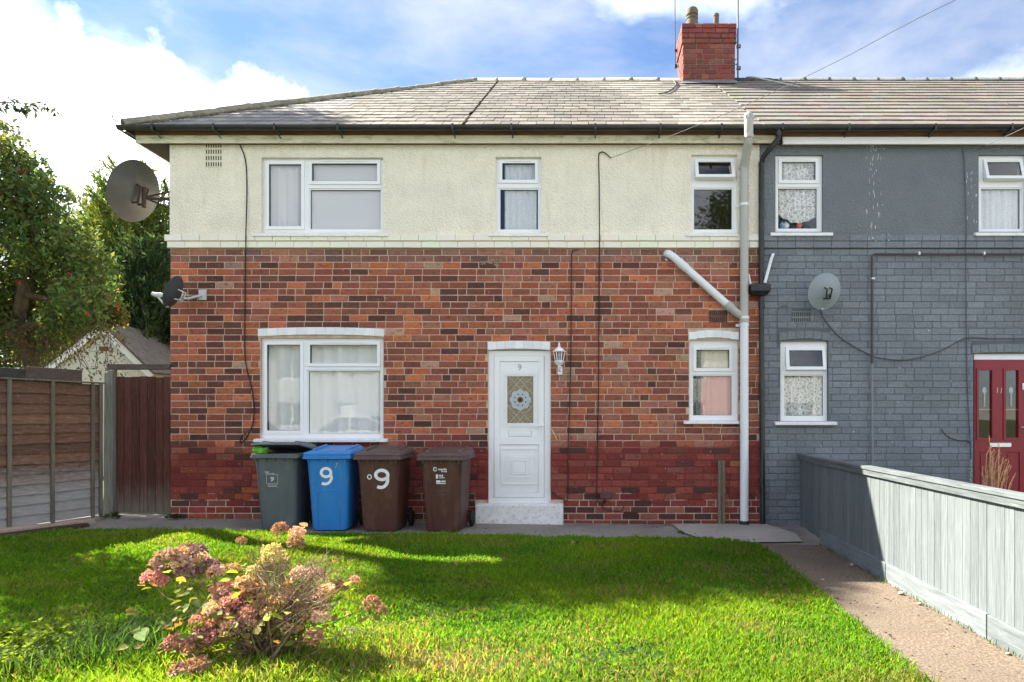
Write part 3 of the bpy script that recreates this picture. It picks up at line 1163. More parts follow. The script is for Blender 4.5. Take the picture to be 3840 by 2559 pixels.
# upper storey: render with its two-course string band
holes_up = [rect(*W_TL), rect(*W_TM), rect(*W_TR)]
MB().plate(XL, XP - .004, Z_BAND1, 5.19, holes_up, -0.016, 0.27).build('rendered_wall', M['cream_render'], house)
band = MB().box(XL - .03, XP - .004, -0.022, 0.10, Z_BAND0 + .001, Z_BAND2 - .004).build('string_course', M['cream_joint'], house)
bb = courses(FX(632), XP - .004, Z_BAND1, 1, Z_BAND1 - Z_BAND0, [], 3, head=.03, joint=.005)
lay_bricks(bb, band, M['white_brick'], lambda b: tuple(c * random.uniform(.96, 1.04) for c in (.80, .77, .66)), 300, -0.034, 0.001)
bb = courses(FX(624), XP - .004, Z_BAND2, 1, Z_BAND2 - Z_BAND1, [], 4, head=.03, joint=.005)
lay_bricks(bb, band, M['white_brick'], lambda b: tuple(c * random.uniform(.96, 1.04) for c in (.80, .77, .66)), 300, -0.050, 0.001)
make_airbrick(house, 773, 836, 537, 631, 4, 7, M['white_brick'], (.72, .68, .54), proud=.024)
# render reveals round the upper windows
for w in (W_TL, W_TM, W_TR):
    o_, i_ = rect(w[0] - 13, w[1] + 10, w[2] - 14, w[3] + 1), rect(*w)
    mb = MB()
    mb.box(o_[0], i_[0] - .002, -.022, 0.0, o_[2], o_[3])
    mb.box(i_[1] + .002, o_[1], -.022, 0.0, o_[2], o_[3])
    mb.box(i_[0] - .002, i_[1] + .002, -.022, 0.0, i_[3] + .002, o_[3])
    mb.build('window_surround', M['cream_render'], house)

# the rest of the shell
SIDE = simple('side_brick', (0.17, 0.07, 0.05), 0.9, 0.4, 8, 0.5)
MB().box(XL, XL + .25, .272, 7.2, -.3, Z_BAND0).box(XL, XP - .13, 7.2, 7.45, -.3, Z_BAND0).build('side_wall', SIDE, house)
MB().box(XL, XL + .25, .272, 7.2, Z_BAND0 + .002, 5.16).box(XL, XP - .13, 7.2, 7.45, Z_BAND0 + .002, 5.16).build('side_render', M['cream_render'], house)
MB().box(XP - .125, XP - .006, .272, 7.2, -.3, 5.1).build('party_wall', M['room_dark'], house)
MB().box(XL + .26, XP - .13, .272, 7.19, 2.45, 2.65).box(XL + .26, XP - .13, .272, 7.19, 5.02, 5.08).box(XL + .26, XP - .13, .272, 7.19, -.1, 0.1).build('floor_slab', M['room_dark'], house)
MB().box(XL + .26, XP - .13, 2.6, 2.7, .1, 2.44).box(XL + .26, XP - .13, 2.6, 2.7, 2.66, 5.0).build('room_wall', M['room_dark'], house)

# lintels, windows, door
make_lintel(house, 968, 1440, 1263, 1235, 7, 13, M['white_brick'], (.76, .78, .80))
make_lintel(house, 2582, 2770, 1277, 1249, 10, 6, M['white_brick'], (.76, .78, .80))
make_lintel(house, 1829, 2063, 1314, 1284, 5, 7, M['white_brick'], (.76, .78, .80))
make_window(house, W_BL, [((1004, 1126, 1295, 1614), True, 0), ((1165, 1414, 1295, 1362), True, 0), ((1157, 1424, 1394, 1625), False, 0)], 0.055, (950, 1450, 1646, 1659))
make_window(house, W_BR, [((2612, 2733, 1314, 1380), True, 0), ((2601, 2743, 1412, 1557), False, 0)], 0.055, (2565, 2772, 1579, 1591))
make_window(house, W_TL, [((1011, 1130, 619, 849), True, 0), ((1172, 1414, 616, 680), True, 0), ((1164, 1425, 713, 858), False, 0)], 0.035, (946, 1457, 875, 887))
make_window(house, W_TM, [((1885, 2005, 615, 675), True, 0), ((1877, 2016, 712, 859), False, 0)], 0.035, (1831, 2056, 875, 887))
make_window(house, W_TR, [((2618, 2738, 612, 664), True, R(17)), ((2604, 2744, 711, 859), False, 0)], 0.03, (2571, 2768, 876, 887))

YD = 0.045
df = rect(*DOOR, YD)
leaf = rect(1853, 2041, 1335, 1866, YD)
door = MB().plate(df[0], df[1], df[2], df[3], [leaf], YD, YD + .08).build('door', M['upvc'], house, bevel=.004, weld=True)
door['label'] = 'white panelled front door with oval-patterned glass'
p_up, p_lo = rect(1874, 2021, 1356, 1638, YD), rect(1874, 2021, 1668, 1848, YD)
dl = MB()
lf = grow(leaf, -.003)
dl.plate(lf[0], lf[1], lf[2], lf[3], [p_up, p_lo], YD - .012, YD + .05)
dl.build('door_leaf', M['upvc'], door, bevel=.004, weld=True)
g = rect(1902, 2000, 1412, 1588, YD)
pn = MB()
pn.plate(p_up[0] + .001, p_up[1] - .001, p_up[2] + .001, p_up[3] - .001, [g], YD + .004, YD + .03)
for d, y in ((.075, -.003), (.045, -.008), (.02, -.004)):
    ring_plate(pn, (g[0] - d, g[1] + d, g[2] - d * .8, g[3] + d * 1.0), (g[0] - d + .018, g[1] + d - .018, g[2] - d * .8 + .014, g[3] + d - .014), YD + y, YD + .02)
pn.build('upper_panel', M['upvc'], door, bevel=.003, weld=False)
pn = MB()
pn.box(p_lo[0] + .001, p_lo[1] - .001, YD + .004, YD + .03, p_lo[2] + .001, p_lo[3] - .001)
for a, b, c, d, y in ((1880, 2015, 1682, 1818, -.006), (1892, 2005, 1706, 1800, 0.000), (1905, 1990, 1714, 1792, -.004), (1917, 1978, 1724, 1780, -.008)):
    q = rect(a, b, c, d, YD)
    pn.plate(q[0], q[1], q[2], q[3], [grow(q, -.016)], YD + y, YD + .015)
q = rect(1924, 1971, 1731, 1773, YD)
pn.box(q[0], q[1], YD - .004, YD + .01, q[2], q[3])
pn.build('lower_panel', M['upvc'], door, bevel=.003)
MB().box(g[0], g[1], YD + .010, YD + .016, g[2], g[3]).build('door_glass', M['obscure'], door)
gc = ((g[0] + g[1]) / 2, (g[2] + g[3]) / 2)
gw, gh = (g[1] - g[0]) / 2, (g[3] - g[2]) / 2
for sx in (-1, 1):
    for off in (-1.35, -.75, .75, 1.35):
        # diagonal cames clipped to the pane
        pts = []
        for k in range(41):
            t = -1 + k / 20
            x, z = t * gw, sx * t * gh * .62 + off * gh * .62
            if abs(z) <= gh and math.hypot(x / gw, z / (gh * .42)) > 1:
                pts.append((gc[0] + x, YD + .009, gc[1] + z))
            elif len(pts) > 1:
                MB().tube(pts, .0028, 5).build('lead_came', M['came'], door)
                pts = []
            else:
                pts = []
        if len(pts) > 1:
            MB().tube(pts, .0028, 5).build('lead_came', M['came'], door)
rs_ = MB()
for k in range(8):
    a = k * math.pi / 4
    cx, cz_ = gc[0] + math.cos(a) * gw * .52, gc[1] + math.sin(a) * gw * .52
    rs_.lathe([(gw * .30, 0), (gw * .30, .004)], 14)
    n0 = len(rs_.v) - 28
    for q in range(n0, len(rs_.v)):
        x, y, z = rs_.v[q]
        rs_.v[q] = (cx + x, YD + .008 - z * .9 - k * .0001, cz_ + y)
rs_.build('rosette', M['rosette'], door)
rs_ = MB()
for k in range(9):
    a = k * math.pi / 4
    r0 = 0 if k == 8 else gw * .45
    cx, cz_ = gc[0] + math.cos(a + .39) * r0, gc[1] + math.sin(a + .39) * r0
    rad = gw * (.16 if k == 8 else .055)
    rs_.tube([(cx, YD + .009, cz_), (cx, YD + .001, cz_)], rad, 10)
rs_.build('glass_stud', M['rusty'], door)
q = rect(1908, 1992, 1617, 1636, YD)
lb = MB().box(q[0], q[1], YD - .006, YD + .006, q[2], q[3])
lb.build('letterbox', M['upvc'], door, bevel=.004)
ring = MB()
ring_plate(ring, grow(q, .004), q, YD - .001, YD + .003)
ring.build('letterbox_gap', M['number'], door)
hx, hz = FX(2036, YD), FZ(1598, YD)
MB().box(hx - .013, hx + .013, YD - .024, YD - .011, hz - .105, hz + .03).tube([(hx, YD - .02, hz), (hx, YD - .055, hz), (hx - .02, YD - .06, hz), (hx - .12, YD - .058, hz - .006)], .009, 8).build('handle', M['upvc'], door, smooth=True)
t9 = text_mesh('9', .115, .002, .0015)
t9.materials.append(M['number'])
o = link('door_number', t9, door)
o.location = (FX(1949, YD), YD + .001, FZ(1379, YD))
o.rotation_euler = (R(90), 0, 0)
st = rect(1781, 2112, 1889, 1947, -.2)
MB().box(FX(1781, -.14), FX(2112, -.14), -.14, .10, -.2, FZ(1890, -.05)).build('doorstep', M['step_paint'], house, bevel=.015)

# eaves: soffit, fascia, tilting board, gutter with brackets
XE = -5.99
MB().box(XE + .02, XP - .02, -.082, -.018, 5.062, 5.074).box(XE + .02, XL - .002, -.018, 7.4, 5.062, 5.074).build('soffit', M['soffit'], house)
FZ0, FZ1 = 5.053, 5.156
XF_END = FX(2920, -.10)
mb = MB()
mb.box(XE, XF_END, -.102, -.082, FZ0, FZ1)
mb.box(XE, XF_END, -.115, -.1025, FZ0 - .004, FZ0 + .032)
mb.box(XE, XE + .02, -.0815, 7.4, FZ0, FZ1)
mb.build('fascia', M['fascia_cream'], house, bevel=.003)
MB().box(XE - .02, XF_END, -.092, -.075, FZ1 + .001, 5.235).build('tilting_board', M['tilt_board'], house)


def half_pipe(mb, p0, p1, r=.056, th=.004, seg=10):
    p0, p1 = Vector(p0), Vector(p1)
    t = (p1 - p0).normalized()
    a = t.cross(Vector((0, 0, 1))).normalized()
    rings = []
    for p in (p0, p1):
        ring = []
        for k in range(seg + 1):
            th_ = math.pi * k / seg
            ring.append(p + a * math.cos(th_) * r - Vector((0, 0, 1)) * math.sin(th_) * r)
        for k in range(seg, -1, -1):
            th_ = math.pi * k / seg
            ring.append(p + a * math.cos(th_) * (r - th) - Vector((0, 0, 1)) * math.sin(th_) * (r - th))
        rings.append(ring)
    mb.loft(rings)


GY, GZ = -.238, 5.218
gut = MB()
half_pipe(gut, (-6.13, GY, GZ), (XP + .12, GY, GZ - .012), .052)
half_pipe(gut, (-6.11, GY + .06, GZ), (-6.11, 7.4, GZ), .052)
gutter = gut.build('gutter', M['black_plastic'], house, smooth=True)
bk = MB().box(-.013, .013, -.062, .13, -.066, -.056).box(-.013, .013, -.064, -.056, -.066, .012).add([(-.01, .13, -.066), (.01, .13, -.066), (.01, .10, .0), (-.01, .10, .0)], [(0, 1, 2, 3)])
bk.add([(-.008, .0, -.066), (.008, .0, -.066), (.008, .135, -.105), (-.008, .135, -.105)], [(0, 1, 2, 3)])
bme = bk.mesh('gutter_bracket', M['black_plastic'])
for x in (-5.65, -4.85, -4.05, -3.22, -1.72, -.95, .15, 1.0, 1.8):
    o = link('gutter_bracket', bme, gutter)
    o.location = (x, GY, GZ)

# roof
roof = MB()
XE0 = -6.05
RX0 = -2.0
zb = lambda p: (p[0], p[1], p[2])
roof.add([zb(on_roof(XE0, 0, -.03)), zb(on_roof(XP, 0, -.03)), zb(on_roof(XP, SLOPE, -.03)), zb(on_roof(RX0, SLOPE, -.03))], [(0, 1, 2, 3)])
roof.add([(XE0, 7.4, ROOF_E[1]), (XE0, ROOF_E[0], ROOF_E[1] - .03), (RX0, RIDGE_Y, RIDGE_Z - .03), (XP, 7.4, ROOF_E[1]), (XP, RIDGE_Y, RIDGE_Z - .03)], [(0, 1, 2), (0, 2, 4, 3)])
roof = roof.build('roof', M['roof_deck'], house)
MB().add([(XE0, 7.36, ROOF_E[1] + .01), (XE0, ROOF_E[0], ROOF_E[1]), (RX0, RIDGE_Y, RIDGE_Z)], [(0, 1, 2)]).add([(XE0, 7.38, ROOF_E[1] + .01), (RX0, RIDGE_Y, RIDGE_Z), (XP, RIDGE_Y, RIDGE_Z), (XP, 7.38, ROOF_E[1] + .01)], [(0, 1, 2, 3)]).build('slated_slopes', simple('far_slates', (.22, .21, .19), .85, .3, 8, .5), roof)
NROW = 18
G9 = SLOPE / NROW
hip_x = lambda v: XE0 + (RX0 - XE0) * v / SLOPE
WS = 0.232
slate_me = []
for k in range(6):
    rr = random.uniform
    mb = MB()
    t = .019
    e = [rr(-.006, .006) for _ in range(4)]
    ln = G9 * 1.15
    mb.add([(-.5, e[0], 0), (.5, e[1], 0), (.5, ln, 0), (-.5, ln, 0), (-.5 + .01, e[0] + .002, t), (.5 - .01, e[1] + .002, t), (.5, ln, t), (-.5, ln, t)],
           [(0, 1, 5, 4), (1, 2, 6, 5), (3, 0, 4, 7), (4, 5, 6, 7)])
    slate_me.append(mb.mesh('slate', M['slate']))


def slate_col(x, v):
    lim = math.exp(-(((x - 1.35) / .75) ** 2)) * (.35 + .65 * (1 - v / SLOPE)) + .7 * math.exp(-(((x - .7) / .5) ** 2 + ((v / SLOPE - .85) / .2) ** 2))
    base = random.choice([(.128, .118, .102), (.142, .130, .112), (.108, .101, .090), (.152, .138, .118)])
    if x < -3.6:
        base = random.choice([(.165, .165, .162), (.145, .146, .148), (.18, .175, .165)])
    k = min(1, lim * random.uniform(.2, 1.0))
    c = tuple(b * (1 - k) + w * k for b, w in zip(base, (.30, .288, .245)))
    vv = random.uniform(.88, 1.12)
    return tuple(min(1, q * vv) for q in c)


def clip_left(poly, v_of, xh):
    out = []
    n = len(poly)
    ins = lambda p: p[0] >= xh(p[1])
    for i in range(n):
        a, b = poly[i], poly[(i + 1) % n]
        ia, ib = ins(a), ins(b)
        if ia:
            out.append(a)
        if ia != ib:
            fa, fb = a[0] - xh(a[1]), b[0] - xh(b[1])
            t = fa / (fa - fb)
            out.append((a[0] + (b[0] - a[0]) * t, a[1] + (b[1] - a[1]) * t))
    return out


whole, cut = [], []
for i in range(NROW):
    v = i * G9 - .012
    for seg0, seg1 in ((XE0 - .3, -1.615), (-1.585, XP - .004)):
        x = seg0 + (WS / 2 if i % 2 else 0) + random.uniform(-.01, .01)
        if i % 2 and seg0 > -3:
            cut.append((seg0, x, v))
        while x < seg1 - .03:
            w = WS + random.uniform(-.012, .012)
            x2 = min(x + w, seg1)
            if x2 > hip_x(v):
                (whole if x > hip_x(v + G9 * 1.1) and x2 - x > .16 else cut).append((x, x2, v))
            x = x2
random.shuffle(whole)
TILT = R(2.1)


def slate_basis(v):
    e = Euler((PITCH - TILT, 0, 0)).to_matrix()
    return e


eb = slate_basis(0)
for x, x2, v in whole[:300]:
    o = link('slate', random.choice(slate_me), roof)
    o.location = on_roof((x + x2) / 2, v, .012 + random.uniform(0, .004))
    o.rotation_euler = (PITCH - TILT + random.uniform(-.006, .006), random.uniform(-.004, .004), random.uniform(-.006, .006))
    o.scale = (x2 - x - .006, 1, 1)
    o.color = (*slate_col((x + x2) / 2, v), 1)
mb, cols = MB(), []
for x, x2, v in whole[300:] + cut:
    ln = G9 * 1.15
    j1, j2 = random.uniform(-.006, .006), random.uniform(-.006, .006)
    poly = clip_left([(x + .003, v + j1), (x2 - .003, v + j2), (x2 - .003, v + ln), (x + .003, v + ln)], None, hip_x)
    if len(poly) < 3:
        continue
    col = slate_col((x + x2) / 2, v)
    n = len(poly)
    lift = .012 + random.uniform(0, .004)
    top, bot = [], []
    for px_, pv in poly:
        q = on_roof(px_, v, lift) + eb @ Vector((0, pv - v, .019))
        top.append(q)
        bot.append(on_roof(px_, v, lift) + eb @ Vector((0, pv - v, 0)))
    fs = [tuple(range(n))] + [(n + k, n + (k + 1) % n, (k + 1) % n, k) for k in range(n)]
    mb.add([tuple(p) for p in top + bot], fs)
    cols += [col] * len(fs)
me = mb.mesh('slating', M['slate'])
at = me.attributes.new('tint', 'FLOAT_COLOR', 'FACE')
at.data.foreach_set('color', np.array([(*c, 1) for c in cols], dtype=np.float32).ravel())
o = link('slating', me, roof)
o.color = BLACK
o['kind'] = 'stuff'
# mossy joint between the two slated lengths and along the hip
ms = MB()
for k in range(46):
    v = random.uniform(0, SLOPE)
    p = on_roof(-1.6 + random.uniform(-.012, .012), v, .03)
    r = random.uniform(.008, .022)
    ms.lathe([(r * .3, -r), (r, -r * .3), (r * .8, r * .4), (r * .2, r * .7)], 6, p)
for k in range(240):
    v = SLOPE * random.random() ** 1.5
    p = on_roof(hip_x(v) + random.uniform(.04, .30 - .15 * v / SLOPE), v, .03)
    r = random.uniform(.008, .03)
    ms.lathe([(r * .3, -r), (r, -r * .3), (r * .8, r * .3), (r * .2, r * .5)], 6, p)
o = ms.build('moss', M['moss'], roof)
o['kind'] = 'stuff'


def ridge_run(parent, p0, p1, n, r, mat, name='ridge_tile', collar=True):
    p0, p1 = Vector(p0), Vector(p1)
    t = (p1 - p0).normalized()
    a = t.cross(Vector((0, 0, 1))).normalized()
    u = a.cross(t).normalized()
    ln = (p1 - p0).length / n
    mb = MB()
    seg = 10
    rings = []
    for s, rr in ((0, r * 1.0), (.88 * ln, r * 1.0), (.885 * ln, r * 1.07), (ln * 1.01, r * 1.07)):
        rings.append([(rr * math.cos(math.pi * k / seg), s, rr * math.sin(math.pi * k / seg)) for k in range(seg + 1)] + [((rr - .02) * math.cos(math.pi * k / seg), s, (rr - .02) * math.sin(math.pi * k / seg)) for k in range(seg, -1, -1)])
    mb.loft(rings)
    me = mb.mesh(name, mat, True)
    mtx = Matrix((a, t, u)).transposed()
    for k in range(n):
        o = link(name, me, parent)
        o.location = p0 + t * (ln * k) + u * random.uniform(-.008, .008)
        o.rotation_euler = (mtx @ Euler((random.uniform(-.012, .012), 0, random.uniform(-.015, .015))).to_matrix()).to_euler()


ridge_run(roof, (RX0 - .1, RIDGE_Y, RIDGE_Z - .055), (XP - .48, RIDGE_Y, RIDGE_Z - .055), 8, .115, M['ridge'])
ridge_run(roof, (XE0 - .02, ROOF_E[0] - .02, ROOF_E[1] - .015), (RX0 - .02, RIDGE_Y, RIDGE_Z - .05), 14, .105, M['ridge'], 'hip_tile')
MB().tube([(XE0 - .06, ROOF_E[0] - .06, ROOF_E[1] + .03), (XE0 - .11, ROOF_E[0] - .10, ROOF_E[1] + .05), (XE0 - .12, ROOF_E[0] - .11, ROOF_E[1] + .13)], .008, 6).build('hip_iron', M['rusty'], roof)

# chimney on the party line
CX0, CX1, CY0, CY1, CZ0, CZ1 = 1.80, 2.75, 3.12, 3.78, 7.15, 8.55
ch = MB().box(CX0 + .012, CX1 - .012, CY0 + .012, CY1 - .012, CZ0, CZ1 - .01).build('chimney', M['dark_mortar'], house)


def colch(b):
    return tuple(c * random.uniform(.8, 1.2) for c in random.choice([(.21, .055, .045), (.25, .075, .055), (.18, .055, .045), (.16, .055, .045), (.24, .09, .06)]))


HCC = .0915
ztop = CZ1
for nrow, pr, zt in ((4, .022, ztop), (8, 0.0, ztop - 4 * HCC)):
    fb = courses(CX0 - pr, CX1 + pr, zt, nrow, HCC, [], 21 + nrow, head=.25)
    lay_bricks(fb, ch, M['red_brick'], colch, 300, CY0 - pr, .003)
    sb = courses(CY0 - pr + .012, CY1 + pr, zt, nrow, HCC, [], 31 + nrow, head=.2)
    lay_bricks(sb, ch, M['red_brick'], colch, 300, CX0 - pr, .003, axis='x-')
    sb = courses(CY0 - pr + .012, CY1 + pr, zt, nrow, HCC, [], 41 + nrow, head=.2)
    lay_bricks(sb, ch, M['red_brick'], colch, 300, CX1 + pr, .003, axis='x+')
MB().box(CX0 - .02, CX1 + .02, CY0 - .035, CY0 - .003, CZ0 + .2, 7.50).add([(CX0 - .03, CY0 - .035, 7.48), (CX1 + .03, CY0 - .035, 7.48), (CX1 + .03, CY0 - .16, 7.39), (CX0 - .03, CY0 - .16, 7.39)], [(3, 2, 1, 0)]).build('lead_flashing', M['lead'], ch)
fl = MB()
fl.loft([[(CX0 - .01, CY0 - .01, CZ1 - .012), (CX1 + .01, CY0 - .01, CZ1 - .012), (CX1 + .01, CY1, CZ1 - .012), (CX0 - .01, CY1, CZ1 - .012)], [(CX0 + .12, CY0 + .15, CZ1 + .05), (CX1 - .15, CY0 + .15, CZ1 + .03), (CX1 - .15, CY1 - .15, CZ1 + .04), (CX0 + .12, CY1 - .15, CZ1 + .05)]])
fl.build('flaunching', M['flaunching'], ch, bevel=.02)
MB().lathe([(.125, 0), (.115, .18), (.10, .26), (.112, .265), (.112, .30), (.090, .31), (.090, .33), (.112, .335), (.112, .42), (.095, .455), (.03, .46)], 18, (CX0 + .22, CY0 + .32, CZ1)).build('chimney_pot', M['pot'], ch, smooth=True)
MB().lathe([(.055, 0), (.052, .32), (.058, .325), (.052, .36), (.02, .375)], 14, (CX1 - .28, CY0 + .32, CZ1)).build('chimney_pot', M['pot'], ch, smooth=True)

# soil pipe with its offset over the eaves, branch and clips
XS = FX(2792, -.10)
so = house
pipe_top = FX(2808, -.36)
zo = FZ(575, -.36)
pp = MB()
pp.tube([(XS, -.085, FZ(1205, -.085)), (XS, -.085, FZ(632, -.085))], .056, 18)
soil = pp.build('soil_pipe', M['grey_plastic'], house, smooth=True)
soil['label'] = 'grey upper length of the soil pipe'
MB().tube([(XS, -.085, FZ(640, -.085)), (XS, -.085, zo - .10), (XS + .004, -.12, zo - .03), (pipe_top, -.31, zo + .13), (pipe_top, -.36, zo + .20), (pipe_top, -.36, FZ(445, -.36))], .0575, 18).build('offset_bend', M['grey_plastic'], soil, smooth=True)
vt = MB()
vt.tube([(pipe_top, -.36, FZ(450, -.36)), (pipe_top, -.36, FZ(436, -.36)), (pipe_top, -.36, FZ(428, -.36)), (pipe_top, -.36, FZ(424, -.36))], [.06, .06, .052, .03], 18)
for k in range(10):
    a = 2 * math.pi * k / 10
    vt.box(pipe_top + .06 * math.cos(a) - .004, pipe_top + .06 * math.cos(a) + .004, -.36 + .06 * math.sin(a) - .004, -.36 + .06 * math.sin(a) + .004, FZ(447, -.36), FZ(434, -.36))
vt.build('vent_cap', M['grey_plastic'], soil)
for y, dy in ((632, -.085), (1205, -.085)):
    MB().tube([(XS, dy, FZ(y + 9)), (XS, dy, FZ(y - 9))], .064, 18).build('collar', M['grey_plastic'], soil, smooth=True)
MB().tube([(pipe_top, -.36, FZ(520, -.36)), (pipe_top, -.36, FZ(508, -.36))], .066, 18).build('collar', M['grey_plastic'], soil, smooth=True)
zw = FZ(1198)
low = MB().tube([(XS, -.085, zg(XS) + .03), (XS, -.085, zw)], .056, 18).build('soil_pipe', M['white_plastic'], house, smooth=True)
low['label'] = 'white lower length of the soil pipe'
MB().tube([(XS, -.085, FZ(1200)), (XS, -.085, FZ(1192)), (XS, -.085, FZ(1190))], [.066, .066, .058], 18).build('collar', M['white_plastic'], low, smooth=True)
MB().tube([(XS, -.085, zg(XS) - .02), (XS, -.085, zg(XS) + .07)], .063, 18).build('pipe_shoe', M['black_plastic'], low, smooth=True)
for y in (776, 1222):
    cl_ = MB().tube([(XS, -.085, FZ(y + 5)), (XS, -.085, FZ(y - 5))], .062, 18)
    cl_.box(XS - .10, XS - .05, -.03, -.016, FZ(y + 5), FZ(y - 5))
    cl_.build('pipe_clip', M['white_plastic'], low if y > 1000 else soil, smooth=True)
bx0, bz0 = FX(2518, -.09), FZ(957, -.09)
bx1, bz1 = FX(2775, -.09), FZ(1185, -.09)
dirv = Vector((bx1 - bx0, 0, bz1 - bz0))
pt = lambda t: (bx0 + dirv.x * t, -.085, bz0 + dirv.z * t)
bp_ = MB().tube([(bx0 - .05, .03, bz0 + .045), (bx0 - .03, -.05, bz0 + .025), pt(0.04), pt(.80)], .052, 16).build('branch_pipe', M['white_plastic'], house, smooth=True)
MB().tube([pt(.10), pt(.22)], .058, 16).build('collar', M['white_plastic'], bp_, smooth=True)
MB().tube([pt(.80), pt(.88)], .062, 16).build('collar', M['grey_plastic'], bp_, smooth=True)
MB().tube([pt(.80), pt(.93), (XS, -.085, bz1 - .02)], .054, 16).build('boss_bend', M['grey_plastic'], bp_, smooth=True)
MB().tube([(FX(2495), .02, FZ(968)), (FX(2500), -.03, FZ(980))], .012, 8).build('overflow_stub', M['white_plastic'], house)

# ------------------------------------------------------------------ number eleven: the grey painted house
XR = 9.6
grey = thing('grey_house', 'terraced house with grey painted brick and render, white windows and a red door', 'house')
G_TL, G_TR, G_BL = (2907, 3085, 583, 871), (3668, 3846, 583, 871), (2926, 3106, 1280, 1581)
GDOOR = (3651, 3905, 1327, 1990)
gh_low = [rect(*G_BL), rect(*GDOOR)]
GREY = (.178, .202, .222)


def colg(b):
    v = random.uniform(.88, 1.10)
    lo_ = max(0, min(1, 1.2 - b[2])) * .0
    return (GREY[0] * v, GREY[1] * v, GREY[2] * v * 1.02)


wg = MB().plate(XP + .002, XR, -.4, Z_BAND0, gh_low, 0.005, 0.27).build('wall', M['grey_joint'], grey)
airg = rect(2970, 3040, 1168, 1213)
brg = courses(XP + .003, 6.4, Z_BAND0 - .004, 43, H_C, [grow(h, .004) for h in gh_low] + [rect(2918, 3112, 1240, 1284), grow(airg, .003), rect(3640, 3910, 1290, 1330)], 77, head=.07, joint=.008, zmin=-.2)
lay_bricks(brg, wg, M['grey_brick'], colg, 300, 0.0, .002)
make_airbrick(grey, 2970, 3040, 1168, 1213, 2, 10, M['grey_brick'], GREY)
lay_far = courses(6.41, XR, Z_BAND0 - .004, 43, H_C, [], 79, head=.1, joint=.008, zmin=-.2)
mbx, cols = MB(), []
for b in lay_far:
    vs, fs = piece_geo(*b, 0, .03, .004, .001)
    mbx.add(vs, fs)
    cols += [colg(b)] * len(fs)
me = mbx.mesh('brickwork', M['grey_brick'])
at = me.attributes.new('tint', 'FLOAT_COLOR', 'FACE')
at.data.foreach_set('color', np.array([(*c, 1) for c in cols], dtype=np.float32).ravel())
o = link('brickwork', me, wg)
o.color = BLACK
o['kind'] = 'stuff'
MB().plate(XP - .003, XR, Z_BAND1, 5.19, [rect(*G_TL), rect(*G_TR)], -0.012, 0.27).build('rendered_wall', M['grey_render'], grey)
band = MB().box(XP - .003, XR, -.018, .1, Z_BAND0 + .001, Z_BAND2 - .004).build('string_course', M['grey_joint'], grey)
for z0, z1, yy, sd in ((Z_BAND0, Z_BAND1, -.030, 13), (Z_BAND1, Z_BAND2, -.040, 14)):
    lay_bricks(courses(XP - .002, 6.6, z1, 1, z1 - z0, [], sd, head=.03, joint=.005), band, M['grey_brick'], colg, 300, yy, .001)
MB().box(XR - .25, XR, .272, 7.2, -.4, 5.16).box(XP + .002, XR, 7.2, 7.45, -.4, 5.16).build('side_wall', M['grey_joint'], grey)
MB().box(XP + .003, XR - .26, .272, 7.19, 2.45, 2.65).box(XP + .003, XR - .26, .272, 7.19, 5.02, 5.08).box(XP + .003, XR - .26, .272, 7.19, -.2, .0).build('floor_slab', M['room_dark'], grey)
MB().box(XP + .003, XR - .26, 2.6, 2.7, .0, 2.44).box(XP + .003, XR - .26, 2.6, 2.7, 2.66, 5.0).build('room_wall', M['room_dark'], grey)
make_lintel(grey, 2920, 3112, 1280, 1250, 9, 6, M['grey_brick'], GREY, .010)
make_lintel(grey, 3645, 3912, 1327, 1296, 5, 9, M['grey_brick'], GREY, .010)
make_window(grey, G_TL, [((2932, 3056, 610, 676), True, 0), ((2920, 3063, 708, 856), False, 0)], .03, (2890, 3124, 871, 885))
make_window(grey, G_TR, [((3698, 3818, 612, 668), True, R(15)), ((3682, 3826, 710, 857), False, 0)], .03, (3657, 3862, 871, 885))
make_window(grey, G_BL, [((2958, 3080, 1316, 1376), True, R(9)), ((2943, 3086, 1411, 1559), False, 0)], .05, (2907, 3140, 1582, 1595))
# red door
YD = .05
gd = rect(3651, 3905, 1327, 1960, YD)
lf = rect(3653, 3903, 1350, 1955, YD)
rd = MB().box(gd[0], gd[1], YD - .01, YD + .06, lf[3] + .001, gd[3]).build('door', M['upvc'], grey, bevel=.003)
rd['label'] = 'red front door under a white head'
g1, g2 = rect(3669, 3719, 1389, 1642, YD), rect(3770, 3818, 1389, 1642, YD)
p1, p2 = rect(3669, 3712, 1696, 1900, YD), rect(3772, 3824, 1696, 1900, YD)
rl = MB()
lf = grow(lf, -.002)
rl.plate(lf[0], lf[1], lf[2], lf[3], [g1, g2, p1, p2], YD, YD + .05)
for q in (g1, g2):
    rl.plate(q[0] - .03, q[1] + .03, q[2] - .03, q[3] + .03, [q], YD - .012, YD + .001)
rl.build('door_leaf', M['red_door'], rd, bevel=.004)
for q in (p1, p2):
    MB().box(q[0], q[1], YD + .012, YD + .04, q[2], q[3]).box(q[0] + .03, q[1] - .03, YD + .002, YD + .03, q[2] + .03, q[3] - .03).build('lower_panel', M['red_door'], rd, bevel=.006)
for q in (g1, g2):
    MB().box(q[0] - .001, q[1] + .001, YD + .02, YD + .026, q[2] - .001, q[3] + .001).build('door_glass', M['glass'], rd)
    cx = (q[0] + q[1]) / 2
    mo = MB()
    mo.tube([(cx, YD + .018, q[2] + .42), (cx, YD + .018, q[2] + .62)], .012, 6)
    mo.lathe([(.03, 0), (.03, .004)], 10)
    for k in range(len(mo.v) - 20, len(mo.v)):
        x, y, z = mo.v[k]
        mo.v[k] = (cx + x, YD + .016 + z, q[2] + .64 + y * 1.8)
    mo.build('etched_motif', M['rosette'], rd)
    MB().box(q[0], q[1], YD + .017, YD + .0205, q[2] + .38, q[2] + .387).build('glazing_line', M['came'], rd)
